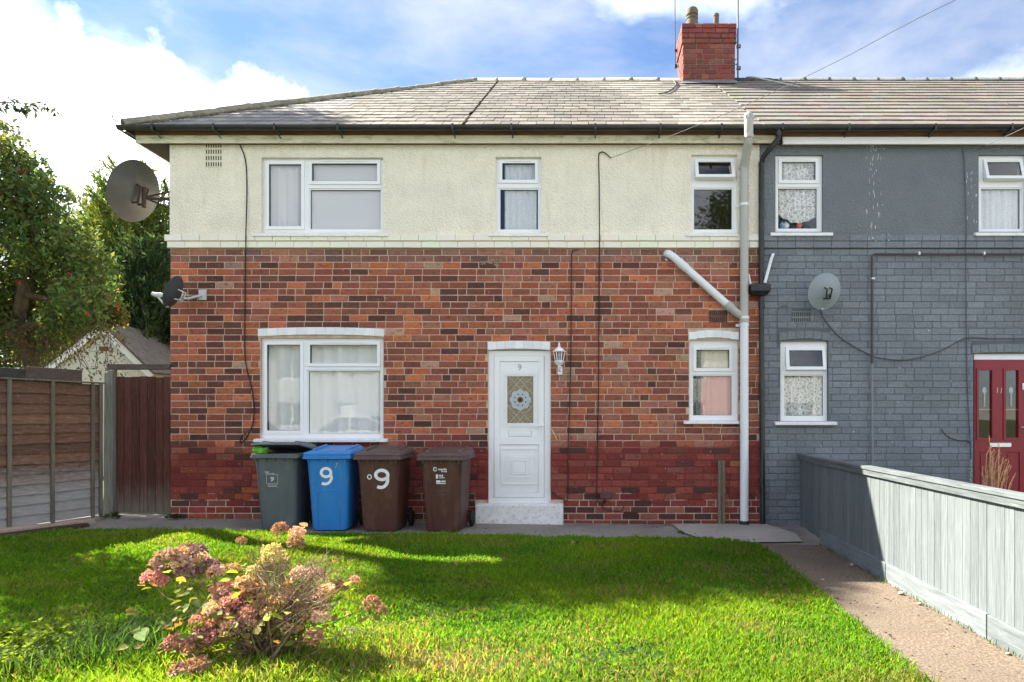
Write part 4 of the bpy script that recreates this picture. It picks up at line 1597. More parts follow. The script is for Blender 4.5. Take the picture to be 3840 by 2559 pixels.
q = rect(3710, 3791, 1661, 1678, YD)
MB().box(q[0], q[1], YD - .014, YD + .002, q[2], q[3]).build('letterbox', M['chrome'], rd, bevel=.006)
t11 = text_mesh('11', .105, .002, .001)
t11.materials.append(M['brass'])
o = link('door_number', t11, rd)
o.location = (FX(3747, YD), YD - .002, FZ(1466, YD))
o.rotation_euler = (R(90), R(6), 0)
hx, hz = FX(3850, YD), FZ(1603, YD)
MB().box(hx - .012, hx + .012, YD - .012, YD, hz - .10, hz + .07).tube([(hx, YD - .01, hz), (hx, YD - .05, hz), (hx - .11, YD - .05, hz)], .008, 8).build('handle', M['chrome'], rd, smooth=True)
q = rect(3832, 3846, 1438, 1462, YD)
MB().box(q[0], q[1], YD - .018, YD - .001, q[2], q[3]).build('door_viewer', M['upvc'], rd, bevel=.004)
# eaves
MB().box(XF_END + .002, XR, -.082, -.018, 5.062, 5.074).box(XP - .018, XF_END, -.082, -.018, 5.062, 5.074).build('soffit', M['soffit'], grey)
MB().box(FX(2935, -.11), XR, -.115, -.082, 5.033, 5.131).box(FX(2935, -.11), XR, -.130, -.1155, 5.029, 5.061).build('fascia', M['fascia_white'], grey, bevel=.004)
MB().box(XF_END + .002, XR, -.092, -.075, 5.133, 5.235).build('tilting_board', M['tilt_board'], grey)
gut = MB()
half_pipe(gut, (XP + .125, GY, GZ - .012), (XR, GY, GZ + .03), .055)
gutter = gut.build('gutter', M['black_plastic'], grey, smooth=True)
for x in (2.60, 3.47, 4.6, 5.6, 6.6):
    o = link('gutter_bracket', bme, gutter)
    o.location = (x, GY, GZ)
ou = MB().tube([(FX(2920, GY), GY, GZ - .02), (FX(2920, GY), GY, GZ - .13)], .042, 14)
half_pipe(ou, (FX(2890, GY), GY, GZ - .008), (FX(2955, GY), GY, GZ - .006), .066)
ou.build('gutter_outlet', M['black_plastic'], gutter, smooth=True)
XD = FX(2855, -.06)
dp = MB().tube([(FX(2920, GY), GY, GZ - .11), (FX(2920, GY), GY + .01, GZ - .16), (FX(2862, -.1), -.11, FZ(590, -.1)), (XD, -.06, FZ(612, -.06)), (XD, -.06, FZ(1068, -.06))], .036, 12)
dpo = dp.build('downpipe', M['black_plastic'], grey, smooth=True)
hp = MB()
a = rect(2812, 2886, 1068, 1108, -.10)
hp.loft([[(a[0] + .04, -.13, a[2]), (a[1] - .04, -.13, a[2]), (a[1] - .04, -.03, a[2]), (a[0] + .04, -.03, a[2])], [(a[0], -.17, a[2] + .05), (a[1], -.17, a[2] + .05), (a[1], -.015, a[2] + .05), (a[0], -.015, a[2] + .05)], [(a[0], -.17, a[3]), (a[1], -.17, a[3]), (a[1], -.015, a[3]), (a[0], -.015, a[3])]])
hp.build('hopper_head', M['black_plastic'], dpo, bevel=.006)
MB().tube([(XD, -.06, FZ(1112, -.06)), (XD + .02, -.06, FZ(1985, -.06))], .034, 12).build('downpipe', M['black_plastic'], grey, smooth=True)
for y in (1150, 1450, 1800):
    MB().tube([(XD + .005, -.06, FZ(y + 8)), (XD + .005, -.06, FZ(y - 8))], .041, 12).build('pipe_socket', M['black_plastic'], dpo, smooth=True)
MB().tube([(FX(2901, -.04), .02, FZ(955)), (FX(2899, -.05), -.05, FZ(958)), (FX(2892, -.07), -.08, FZ(975)), (FX(2868, -.1), -.10, FZ(1068))], .021, 10).build('waste_pipe', M['white_plastic'], grey, smooth=True)
MB().tube([(FX(2806, -.02), -.02, FZ(1030)), (FX(2814, -.07), -.08, FZ(1072))], .016, 10).build('waste_pipe', M['white_plastic'], house, smooth=True)
# thin brown service pipe across and down the grey wall
bz = FZ(954, -.04)
bxp = FX(3270, -.04)
sp = MB().tube([(XR, -.045, bz), (bxp + .03, -.045, bz), (bxp, -.045, bz - .03), (bxp, -.045, FZ(1365, -.04))], .0155, 10).build('service_pipe', M['brown_pipe'], grey, smooth=True)
MB().tube([(bxp, -.04, FZ(1366, -.04)), (bxp + .01, -.04, -.1)], .013, 10).build('service_pipe', simple('grey_conduit', (.22, .235, .25), .5), grey, smooth=True)
for x, y in ((3440, 954), (3682, 954), (3268, 1048)):
    v = y == 954
    MB().box(FX(x) - (.012 if v else .022), FX(x) + (.012 if v else .022), -.066, -.012, FZ(y) - (.022 if v else .012), FZ(y) + (.022 if v else .012)).build('pipe_clip', M['white_plastic'], sp, bevel=.004)
# roof tiles
rg = MB()
rg.add([zb(on_roof(XP, 0, -.035)), zb(on_roof(XR + .1, 0, -.035)), zb(on_roof(XR + .1, SLOPE, -.035)), zb(on_roof(XP, SLOPE, -.035))], [(0, 1, 2, 3)])
rg.add([(XP, 7.4, ROOF_E[1]), (XR + .1, 7.4, ROOF_E[1]), (XR + .1, RIDGE_Y, RIDGE_Z - .03), (XP, RIDGE_Y, RIDGE_Z - .03)], [(0, 1, 2, 3)])
rg.add([(XR, ROOF_E[0], ROOF_E[1] - .04), (XR, 7.4, ROOF_E[1] - .04), (XR, RIDGE_Y, RIDGE_Z - .05)], [(0, 1, 2)])
rgo = rg.build('roof', M['roof_deck'], grey)
GT = SLOPE / 14
tile_me = []
for k in range(5):
    rr = random.uniform
    mb = MB()
    t, ln = .022, GT * 1.12
    e = [rr(-.003, .003) for _ in range(2)]
    mb.add([(-.5, e[0], 0), (.5, e[1], 0), (.5, ln, 0), (-.5, ln, 0), (-.5 + .006, e[0] + .004, t), (.5 - .006, e[1] + .004, t), (.5, ln, t), (-.5, ln, t)],
           [(0, 1, 5, 4), (1, 2, 6, 5), (3, 0, 4, 7), (4, 5, 6, 7)])
    tile_me.append(mb.mesh('roof_tile', M['tile']))
tl = []
for i in range(14):
    x = XP + .004 + (.15 if i % 2 else 0)
    if i % 2:
        tl.append((XP + .004, x, i * GT - .014))
    while x < XR:
        tl.append((x, min(XR, x + .30), i * GT - .014))
        x += .30
tl.sort(key=lambda q: q[0])


def tilecol():
    return tuple(c * random.uniform(.92, 1.08) for c in random.choice([(.160, .147, .127), (.172, .157, .137), (.148, .136, .118)]))


for x, x2, v in tl[:300]:
    o = link('roof_tile', random.choice(tile_me), rgo)
    o.location = on_roof((x + x2) / 2, v, .012 + random.uniform(0, .003))
    o.rotation_euler = (PITCH - R(3.2) + random.uniform(-.003, .003), random.uniform(-.002, .002), 0)
    o.scale = (x2 - x - .002, 1, 1)
    o.color = (*tilecol(), 1)
eb2 = Euler((PITCH - R(3.2), 0, 0)).to_matrix()
mb, cols = MB(), []
for x, x2, v in tl[300:]:
    o0 = on_roof(0, v, .012)
    c_ = [(x, 0, 0), (x2 - .002, 0, 0), (x2 - .002, GT * 1.12, 0), (x, GT * 1.12, 0), (x, 0, .022), (x2 - .002, 0, .022), (x2 - .002, GT * 1.12, .022), (x, GT * 1.12, .022)]
    mb.add([tuple(o0 + eb2 @ Vector(q)) for q in c_], [(0, 1, 5, 4), (1, 2, 6, 5), (3, 0, 4, 7), (4, 5, 6, 7)])
    cols += [tilecol()] * 4
me = mb.mesh('tiling', M['tile'])
at = me.attributes.new('tint', 'FLOAT_COLOR', 'FACE')
at.data.foreach_set('color', np.array([(*c, 1) for c in cols], dtype=np.float32).ravel())
o = link('tiling', me, rgo)
o.color = BLACK
o['kind'] = 'stuff'
ridge_run(rgo, (CX1 + .02, RIDGE_Y, RIDGE_Z - .045), (XR, RIDGE_Y, RIDGE_Z - .045), 15, .11, M['dark_ridge'])

# ------------------------------------------------------------------ curtains behind the panes
make_curtain('curtain', 'long white curtains drawn across the large ground floor window', (985, 1432, 1275, 1640), .14, M['curtain'], .034, 4.6)
make_curtain('roller_blind', 'plain grey blind behind the large upper window above the bins', (1140, 1430, 600, 868), .082, M['blind'], .002, 1)
make_curtain('curtain', 'pale curtain edge in the left light of the large upper window', (1008, 1135, 606, 862), .088, M['blind'], .012, 8)
make_curtain('net_curtain', 'pale blue white net curtain in the narrow upper window over the front door', (1876, 2012, 600, 868), .090, M['blue_net'], .014, 12, (.12, 1))
make_curtain('net_curtain', 'pink curtain in the lower pane of the small ground floor window by the white pipe', (2598, 2748, 1405, 1560), .115, M['pink_curtain'], .015, 9, (.18, .98))
make_curtain('cream_blind', 'cream blind in the top pane of the small ground floor window by the white pipe', (2604, 2740, 1306, 1408), .115, M['cream_blind'], .012, 8, (.06, .96))
make_curtain('net_curtain', 'grey green net at the side of the small ground floor window by the white pipe', (2596, 2630, 1300, 1562), .095, M['green_net'], .012, 12)
make_curtain('lace_curtain', 'swagged lace curtain in the grey house upper window nearest the drainpipe', (2916, 3070, 690, 858), .095, M['lace'], .02, 9, sweep=lambda t: .12 + .55 * abs(t - .5) ** 1.6)
make_curtain('lace_curtain', 'short lace pelmet in the top pane of the grey house window nearest the drainpipe', (2922, 3066, 600, 690), .090, M['lace'], .018, 11)
make_curtain('net_curtain', 'blue white striped net in the grey house upper window at the right edge', (3674, 3836, 690, 864), .090, M['blue_net'], .016, 13)
make_curtain('lace_curtain', 'patterned lace curtain in the grey house ground floor window behind the fence', (2936, 3096, 1400, 1566), .115, M['lace'], .02, 10)
orn = thing('window_ornament', 'small red and white ornaments on the sill of the grey house upper window', 'ornament', (0, 0, 0))
for x, c, nm in ((2998, (.5, .08, .05), 'red_bird'), (2950, (.7, .72, .75), 'white_card'), (2935, (.2, .35, .5), 'blue_cup')):
    z0 = FZ(858, .1)
    h = .10 if nm != 'red_bird' else .11
    MB().lathe([(.03, 0), (.045, .03), (.04, .06), (.018, .085), (.004, h)], 10, (FX(x, .1), .125, z0)).build(nm, simple(nm, c, .5, .2, 20), orn, smooth=True)

# ------------------------------------------------------------------ wheelie bins


def rrect(w, d, r, z, cx=0, cy=0, n=4, skew=0.0):
    pts = []
    for qx, qy, a0 in ((1, 1, 0), (-1, 1, 90), (-1, -1, 180), (1, -1, 270)):
        for k in range(n + 1):
            a = R(a0 + 90 * k / n)
            pts.append((cx + qx * (w / 2 - r) + r * math.cos(a), cy + qy * (d / 2 - r) + r * math.sin(a), z + skew * (cy + qy * (d / 2 - r) + r * math.sin(a))))
    return pts


def face_y(z):
    # front face of the bin body
    return -.235 - .085 * z / .90


def stroke(pts, w, thick=.003):
    """hand painted stroke as a flat ribbon lying on the bin's sloping front; pts (x,z[,width])"""
    mb = MB()
    n = len(pts)
    P = [Vector((p[0], p[1])) for p in pts]
    Wd = [p[2] if len(p) > 2 else w for p in pts]
    top = []
    for i in range(n):
        t = (P[min(i + 1, n - 1)] - P[max(i - 1, 0)]).normalized()
        nn = Vector((-t.y, t.x))
        a, b = P[i] + nn * Wd[i] / 2, P[i] - nn * Wd[i] / 2
        top.append((a, b))
    vs = []
    for a, b in top:
        vs += [(a.x, face_y(a.y) - thick, a.y), (b.x, face_y(b.y) - thick, b.y), (b.x, face_y(b.y) + .002, b.y), (a.x, face_y(a.y) + .002, a.y)]
    fs = []
    for i in range(n - 1):
        q = i * 4
        for k in range(4):
            fs.append((q + k, q + (k + 1) % 4, q + 4 + (k + 1) % 4, q + 4 + k))
    fs += [(0, 1, 2, 3), tuple(4 * (n - 1) + k for k in (3, 2, 1, 0))]
    return mb.add(vs, fs)


def nine(cx, cz, s, loopx=1.0, tail=1.0):
    pts = []
    for k in range(19):
        a = R(-20 + 360 * k / 18)
        pts.append((cx + s * .32 * loopx * math.cos(a), cz + s * .22 + s * .26 * math.sin(a)))
    for k in range(1, 11):
        a = R(0 - 118 * k / 10 * tail)
        pts.append((cx - s * .08 + s * .40 * math.cos(a), cz - s * .02 + s * .46 * math.sin(a) + .0))
    return pts


def make_bin(label, x, y, rz, body, lidm, lid_open=0.0):
    t = thing('wheelie_bin', label, 'wheelie bin', (x, y, zg(x)), rz, 'wheelie bins along the front wall')
    b = MB()
    rings = []
    for z, w, d, cy in ((0.012, .40, .43, .02), (.03, .43, .46, .015), (.30, .45, .50, 0.0), (.60, .475, .545, 0.0), (.86, .50, .60, .0), (.87, .53, .63, 0.0), (.905, .53, .63, 0.0)):
        d_front = -face_y(z)
        back = .235 + .07 * z / .9
        rings.append(rrect(w, d_front + back, .05, z, 0, (back - d_front) / 2))
    b.loft(rings)
    bo = b.build('body', body, t, smooth=True)
    rm = MB()
    rm.loft([rrect(.575, .70, .03, .885), rrect(.585, .715, .03, .888), rrect(.585, .715, .03, .912), rrect(.570, .70, .03, .915), rrect(.570, .70, .03, .935), rrect(.56, .69, .03, .938)])
    for k in range(5):
        rm.box(-.22 + k * .11 - .004, -.22 + k * .11 + .004, -.345, -.31, .845, .886)
    rm.build('rim', lidm, t, smooth=True)
    ld = MB()
    sk = .075
    ld.loft([rrect(.575, .71, .035, .0, 0, .0, skew=0), rrect(.57, .70, .035, .022, 0, 0, skew=.01), rrect(.50, .60, .06, .055, 0, .02, skew=sk), rrect(.47, .56, .06, .062, 0, .02, skew=sk), rrect(.44, .52, .05, .054, 0, .02, skew=sk)])
    for s in (-1, 1):
        ld.loft([rrect(.05, .50, .02, .045, s * .20, .03, skew=sk), rrect(.035, .46, .015, .078, s * .20, .03, skew=sk)])
    lo = MB()
    lo.v, lo.f, lo.m = [(p[0], p[1] - .345, p[2]) for p in ld.v], ld.f, ld.m
    li = lo.build('lid', lidm, t, smooth=True)
    li.location = (0, .345, .94)
    li.rotation_euler = (-lid_open, 0, 0)
    MB().tube([(-.24, .34, .90), (-.24, .41, .93), (.24, .41, .93), (.24, .34, .90)], .014, 8).build('handle', lidm, t, smooth=True)
    MB().tube([(-.24, .24, .10), (.24, .24, .10)], .012, 8).build('axle', M['metal'], t)
    wm = MB().lathe([(.02, -.025), (.085, -.025), (.10, -.015), (.10, .015), (.085, .025), (.02, .025)], 20).mesh('wheel', M['rubber'], True)
    for s in (-1, 1):
        w = link('wheel', wm, t)
        w.location = (s * .265, .24, .10)
        w.rotation_euler = (0, R(90), 0)
    return t


def bin_arch(t, mat, x0=-.13, x1=.13, z0=.03, z1=.50, one_leg=False):
    pts = [(x0, z0)] if not one_leg else []
    pts += [(x0, z1 - .05), (x0 + .015, z1 - .015), (x0 + .05, z1), (x1 - .05, z1), (x1 - .015, z1 - .015), (x1, z1 - .05), (x1, z0)]
    MB().tube([(x, face_y(z) - .001, z) for x, z in pts], .006, 6).build('moulded_arch', mat, t, smooth=True)


def lettering(t, txt, size, x, z, mat, bold=0.0008, name='lettering'):
    me = text_mesh(txt, size, .0008, bold)
    me.materials.append(mat)
    o = link(name, me, t)
    o.location = (x, face_y(z) - .004, z)
    o.rotation_euler = (R(90) - .094, 0, 0)
    return o


YB = -.60
b1 = make_bin('grey wheelie bin with its lid propped open on a green bag', FX(1024, -.95), YB, R(2), M['bin_grey'], M['bin_grey'], R(9))
b2 = make_bin('blue wheelie bin with a white hand-painted 9', FX(1221, -.95), YB - .02, R(3), M['bin_blue'], M['bin_blue'])
b3 = make_bin('brown wheelie bin with a large white hand-painted 9', FX(1416, -.95), YB - .03, R(0), M['bin_brown'], M['bin_brown_lid'])
b4 = make_bin('brown wheelie bin with small white printed stickers, nearest the front door', FX(1655, -.95), YB, R(-2), M['bin_brown'], M['bin_brown_lid'])
bin_arch(b2, M['bin_blue'])
bin_arch(b4, M['bin_brown'])
stroke(nine(-.02, .675, .20, .9), .034).build('painted_nine', M['white_print'], b2)
stroke(nine(.045, .65, .22, 1.05), .040).build('painted_nine', M['white_print'], b3)
stroke([(.12, .84), (.10, .82), (.105, .845), (.12, .85), (.12, .835), (.105, .80), (.09, .78)], .006).build('paint_scribble', M['dull_print'], b2)
lp_ = [(-.105 + .024 * math.cos(R(k * 30)), .675 + .026 * math.sin(R(k * 30))) for k in range(13)]
stroke(lp_, .012).build('recycling_loop', M['white_print'], b3)
# grey bin print: framed digit with lines of small type
q = [(-.115, .575), (.02, .575), (.02, .685), (-.115, .685), (-.115, .58)]
stroke(q, .006, .002).build('printed_frame', M['dull_print'], b1)
lettering(b1, '9', .085, -.045, .63, M['dull_print'], .004, 'printed_nine')
lettering(b1, 'Hull', .028, -.105, .715, M['dull_print'], .001)
lettering(b1, 'City Council', .020, -.07, .698, M['dull_print'], .0006)
lettering(b1, 'www.hullcc.gov.uk', .016, -.045, .557, M['dull_print'], .0006)
lettering(b1, 'waste services', .018, -.045, .540, M['dull_print'], .0006)
lettering(b4, 'recycle', .036, .015, .775, M['white_print'], .001)
lettering(b4, 'for Hull', .022, .035, .748, M['white_print'], .0008)
stroke([(-.075 + .019 * math.cos(R(k * 30 + 20)), .775 + .022 * math.sin(R(k * 30 + 20))) for k in range(12)], .009, .002).build('recycling_loop', M['white_print'], b4)
stroke([(-.055, .660), (-.055, .712)], .022, .002).build('crest_block', M['white_print'], b4)
lettering(b4, 'Hull', .034, -.006, .697, M['white_print'], .001)
lettering(b4, 'Council', .022, .003, .672, M['white_print'], .0008)
stroke([(-.064, .625), (-.012, .625)], .028, .002).build('bar_block', M['white_print'], b4)
lettering(b4, 'A54', .032, .024, .625, M['white_print'], .0015)
stroke([(-.066, .600), (.052, .600)], .009, .002).build('printed_line', M['white_print'], b4)
bag = MB()
for i in range(7):
    a = R(-90 + 30 * i)
rings = []
for k, (r, z) in enumerate(((.03, -.04), (.07, -.02), (.085, .01), (.07, .045), (.03, .06))):
    rings.append([(r * 1.2 * math.cos(2 * math.pi * q / 10) * random.uniform(.75, 1.15), r * math.sin(2 * math.pi * q / 10) * random.uniform(.75, 1.15), z + random.uniform(-.008, .008)) for q in range(10)])
bag.loft(rings)
bo = bag.build('rubbish_bag', M['green_bag'])
bo.location = (FX(1024, -.95) - .19, YB - .27, zg(-3.8) + .965)
tag(bo, 'crumpled bright green bag sticking out of the grey bin', 'bag')

# ------------------------------------------------------------------ dishes, lantern, cables, aerials


def make_dish(label, c, aim, rx, ry, mount, mat, bmat, lnb=True, depth=.16, group='satellite dishes', big=False):
    t = thing('satellite_dish', label, 'satellite dish', c, 0, group)
    aim = Vector(aim).normalized()
    q = aim.to_track_quat('Z', 'Y').to_matrix()
    rings = []
    S = 36
    prof = [(0.02, 0), (.35, .12), (.65, .42), (.88, .78), (1.0, 1.0), (1.025, 1.0), (1.025, .93), (.98, .90), (.64, .33), (.35, .03), (.02, -.06)]
    vs = []
    for r, h in prof:
        rings.append([tuple(q @ Vector((rx * r * math.cos(2 * math.pi * k / S), ry * r * math.sin(2 * math.pi * k / S), depth * h))) for k in range(S)])
    MB().loft(rings).build('reflector', mat, t, smooth=True)
    L = lambda x, y, z: q @ Vector((x, y, z))
    m_ = Vector(mount) - Vector(c)
    back = L(0, -ry * .1, -.10)
    br = MB()
    for s in (-1, 1):
        br.tube([L(s * rx * .16, ry * .25, .03), L(s * rx * .16, ry * .2, -.07), L(s * rx * .12, -ry * .3, -.07), L(s * rx * .12, -ry * .42, .05)], .014 if big else .010, 6)
    br.build('back_bracket', bmat, t)
    arm = MB().tube([back, back * .55 + m_ * .25 + Vector((0, 0, -.03)), m_ + Vector((0, 0, .0))], .020 if big else .016, 8)
    if big:
        arm.tube([back + Vector((0, 0, -.14)), back + Vector((0, 0, .14))], .030, 10)
        arm.tube([back, m_ + Vector((0, 0, .18))], .014, 6)
        arm.tube([back, m_ + Vector((0, .05, -.30))], .014, 6)
    arm.build('wall_arm', bmat, t, smooth=True)
    pm = MB()
    mx = Vector(mount)
    if abs(mx.y) < .03:
        pm.box(m_.x - .05, m_.x + .05, m_.y - .012, m_.y + .012, m_.z - .07, m_.z + .07)
    else:
        pm.box(m_.x - .012, m_.x + .012, m_.y - .05, m_.y + .05, m_.z - .09, m_.z + .09)
    pm.build('wall_plate', bmat, t)
    if lnb:
        f = L(0, -ry * .55, rx * 1.25)
        MB().tube([L(0, -ry * .95, .05), L(0, -ry * 1.0, depth), f * .98], .013, 8).build('feed_arm', M['dish_pale'], t, smooth=True)
        MB().tube([f + L(0, 0, .05), f, f - L(0, 0, .05) + L(0, .02, 0), f - L(0, 0, .09) + L(0, .03, 0)], [.022, .030, .033, .020], 12).build('receiver', M['dish_pale'] if bmat is not M['cable'] else M['rubber'], t, smooth=True)
    return t


make_dish('large weathered grey satellite dish beside the gable end under the eaves', (FX(522, .45), .45, FZ(724, .45)), (-.9, .2, .3), .40, .425, (XL - .012, .62, FZ(735, .5)), M['dish'], M['rusty'], False, .10, big=True)
make_dish('small grey satellite dish on the brick corner beside the gate', (FX(668, -.30), -.30, FZ(1102, -.30)), (-.82, -.08, .32), .20, .215, (FX(762), -.012, FZ(1107)), M['dish'], M['dish_pale'], True, .07)
make_dish('round grey satellite dish on the grey painted wall', (FX(3100, -.36), -.36, FZ(1096, -.36)), (-.10, .9, .28), .215, .235, (FX(3118), -.012, FZ(1105)), simple('dish_light', (.26, .30, .33), .45, .05, 4), M['cable'], True, .07)

ln = thing('wall_lantern', 'white coach lantern on the brick wall right of the white door', 'wall lantern', (FX(2097, -.11), -.11, FZ(1330, -.11)))
MB().lathe([(.012, .16), (.008, .135), (.022, .125), (.010, .112), (.02, .10), (.045, .085), (.062, .062), (.090, .042), (.086, .034), (.05, .034)], 6).build('roof_cap', M['pvc_lamp'], ln)
MB().lathe([(.070, .034), (.048, -.085)], 6).build('lantern_glass', M['lamp_glass'], ln)
fr_ = MB()
for k in range(6):
    a = R(60 * k)
    fr_.tube([(.074 * math.cos(a), .074 * math.sin(a), .036), (.051 * math.cos(a), .051 * math.sin(a), -.088)], .0065, 6)
fr_.build('glazing_bar', M['pvc_lamp'], ln)
MB().lathe([(.015, .03), (.018, -.01), (.010, -.03), (.010, -.08)], 10).build('bulb', M['pvc_lamp'], ln, smooth=True)
MB().lathe([(.055, -.084), (.066, -.095), (.052, -.125), (.026, -.145), (.018, -.16), (.026, -.17), (.014, -.185)], 12).build('base_bowl', M['pvc_lamp'], ln, smooth=True)
MB().tube([(0, 0, -.165), (0, .02, -.20), (.008, .09, -.215)], .014, 8).box(-.024, .04, .092, .108, -.262, -.15).build('wall_bracket', M['pvc_lamp'], ln)


def cable(name, label, pts, r, mat, cat='cable', smoothn=6, group=None):
    P = [Vector(p) for p in pts]
    out = []
    n = len(P)
    for i in range(n - 1):
        p0, p1, p2, p3 = P[max(0, i - 1)], P[i], P[i + 1], P[min(n - 1, i + 2)]
        for k in range(smoothn):
            t = k / smoothn
            out.append(.5 * ((2 * p1) + (-p0 + p2) * t + (2 * p0 - 5 * p1 + 4 * p2 - p3) * t * t + (-p0 + 3 * p1 - 3 * p2 + p3) * t ** 3))
    out.append(P[-1])
    o = MB().tube(out, r, 6).build(name, mat, smooth=True)
    return tag(o, label, cat, group)


F = lambda x, y, Y=-.015: (FX(x, Y), Y, FZ(y, Y))
cable('wall_cable', 'black cable down the brick beside the large ground floor window, looped at its end', [F(898, 540, -.025), F(920, 600, -.025), F(926, 700, -.025), F(922, 880, -.06), F(922, 935, -.06), F(920, 1000), F(918, 1300), F(925, 1380), F(945, 1460), F(953, 1530), F(948, 1590), F(925, 1640), F(902, 1662, -.03), F(905, 1640, -.04), F(925, 1625, -.03)], .0075, M['cable'], group=None)
cable('wall_cable', 'dark red cable down the brick beside the lantern to the door', [F(2162, 937), F(2146, 945), F(2143, 1000), F(2141, 1300), F(2135, 1550), F(2130, 1700), F(2128, 1866), F(2110, 1872), F(2090, 1862), F(2068, 1845)], .0075, simple('maroon_cable', (.05, .014, .012), .6))
cable('wall_cable', 'long black cable from the overhead wire down to the junction box', [F(2290, 593, -.04), F(2276, 580, -.04), F(2262, 571, -.035), F(2250, 574, -.03), F(2245, 590, -.025), F(2247, 700, -.025), F(2248, 870, -.055), F(2248, 935, -.055), F(2247, 1000), F(2245, 1400), F(2240, 1700), F(2238, 1860), F(2245, 1885), F(2262, 1892), F(2270, 1876)], .0075, M['cable'])
cable('wall_cable', 'short black cable hanging under the junction box to the vent', [F(2264, 1872), F(2258, 1890), F(2262, 1905), F(2285, 1915), F(2330, 1916), F(2338, 1900)], .006, M['cable'])
jb = rect(2250, 2295, 1846, 1870)
jo = MB().box(jb[0], jb[1], -.045, .006, jb[2], jb[3]).box(jb[0] + .006, jb[1] - .006, -.05, -.0455, jb[2] + .006, jb[3] - .006).build('junction_box', simple('box_brown', (.10, .045, .045), .6), bevel=.004)
tag(jo, 'small dark brown junction box low on the painted brick', 'junction box')
cable('wall_cable', 'grey painted cable looping across the grey wall from the satellite dish', [F(3085, 1140, -.2), F(3075, 1160, -.06), F(3090, 1195), F(3150, 1265), F(3260, 1330, -.025), F(3330, 1347), F(3420, 1348), F(3530, 1315), F(3595, 1280), F(3635, 1267), F(3720, 1270), F(3850, 1270), F(3950, 1268)], .0075, simple('grey_cable', (.075, .085, .10), .6))
cable('wall_cable', 'thin grey cable down the grey wall left of the red door', [F(3612, 560, -.03), F(3618, 640, -.03), F(3624, 870, -.05), F(3622, 950, -.04), F(3625, 1300), F(3630, 1500), F(3638, 1640), F(3642, 1750), F(3643, 1850)], .007, simple('grey_cable_thin', (.09, .10, .115), .6))
cable('wall_cable', 'stray bent cable end low on the grey wall beside the red door', [F(3530, 1610), F(3550, 1635), F(3590, 1652), F(3628, 1655), F(3640, 1668)], .005, M['cable'])
cable('wall_cable', 'faint grey cable curling over the vent on the grey wall', [F(2918, 1300), F(2916, 1250), F(2915, 1190), F(2918, 1162), F(2935, 1148), F(2955, 1150)], .006, simple('grey_cable_faint', (.11, .125, .145), .6))
cable('door_flex', 'short white flex beside the front door', [F(2068, 1610), F(2078, 1628), F(2090, 1652)], .006, M['white_cable'])
w0 = Vector(F(2290, 593, -.04))
w1 = Vector((3.32, -3.0, 5.14))
dv = w1 - w0
cable('overhead_wire', 'overhead telephone wire rising to the right from the cream wall', [w0 + dv * t + Vector((0, 0, -.10 * math.sin(math.pi * min(1, t / 1.0)) if t < 1 else .05 * (t - 1))) for t in (0, .12, .25, .5, .75, 1, 1.6, 2.4)], .0030, M['wire'], 'wire')
w0 = Vector(F(3655, 568, -.04))
w1 = Vector(F(3840, 480, -1.6))
cable('overhead_wire', 'short overhead wire from the grey wall at the right edge', [w0, w0 + (w1 - w0) * .5, w1, w0 + (w1 - w0) * 2.5], .0030, M['wire'], 'wire')
cable('aerial_cable', 'dark cable lying down the slates left of the chimney', [on_roof(FX(2526, 3.2), SLOPE * .97, .06), on_roof(1.62, SLOPE * .80, .05), on_roof(1.40, SLOPE * .62, .05), on_roof(1.22, SLOPE * .57, .05)], .012, M['cable'])
cable('aerial_cable', 'pale cable trailing from behind the chimney over the dark ridge', [(3.05, 3.5, RIDGE_Z + .08), (3.15, 3.3, RIDGE_Z - .02), tuple(on_roof(3.5, SLOPE * .86, .06)), tuple(on_roof(3.75, SLOPE * .76, .05))], .012, M['white_cable'])
am = thing('tv_aerial', 'tall television aerial mast strapped to the right of the chimney', 'aerial', (FX(2767, 3.2), 3.2, 7.9))
MB().tube([(0, 0, -.30), (0, 0, 1.75)], .016, 10).build('mast', M['metal'], am, smooth=True)
for z in (-.12, .28):
    MB().tube([(.01, -.01, z), (-.05, -.10, z + .02), (-.15, -.095, z + (.10 if z > 0 else -.0)), (-.05, -.095, z + .12)], .010, 6).box(-.02, .05, -.03, .03, z - .025, z + .025).build('lashing_bracket', M['metal'], am)
MB().tube([(-.30, 0, 1.62), (.55, -.35, 1.62)], .010, 8).build('boom', M['metal'], am)
for k in range(9):
    x = -.28 + k * .10
    MB().tube([(x - .07, -.41 * (x + .30) - .14, 1.62), (x + .07, -.41 * (x + .30) + .14, 1.62)], .005, 6).build('element', M['metal'], am)
am2 = thing('chimney_aerial', 'thin aerial rod standing left of the chimney', 'aerial', (FX(2532, 3.7), 3.7, 7.78 + .3))
MB().tube([(0, 0, -.02), (-.005, 0, 1.4)], .008, 8).build('rod', M['rusty'], am2)
MB().box(-.012, .04, -.03, .03, -.03, .02).box(-.012, .06, -.02, .02, .28, .31).build('rod_bracket', M['rusty'], am2)
op = thing('old_timber_post', 'short split weathered timber post against the red painted wall', 'post', (FX(2703), -.045, zg(1.85)))
pm = MB()
prof = []
for z in np.linspace(-.02, FZ(1727) - zg(1.85), 14):
    prof.append([(x + random.uniform(-.006, .006), y + random.uniform(-.004, .004), z) for x, y in ((-.047, .035), (-.047, -.03), (-.018, -.034), (-.008, -.010), (.004, -.012), (.012, -.034), (.045, -.03), (.045, .035))])
pm.loft(prof)
pm.build('post_shaft', M['old_post'], op)

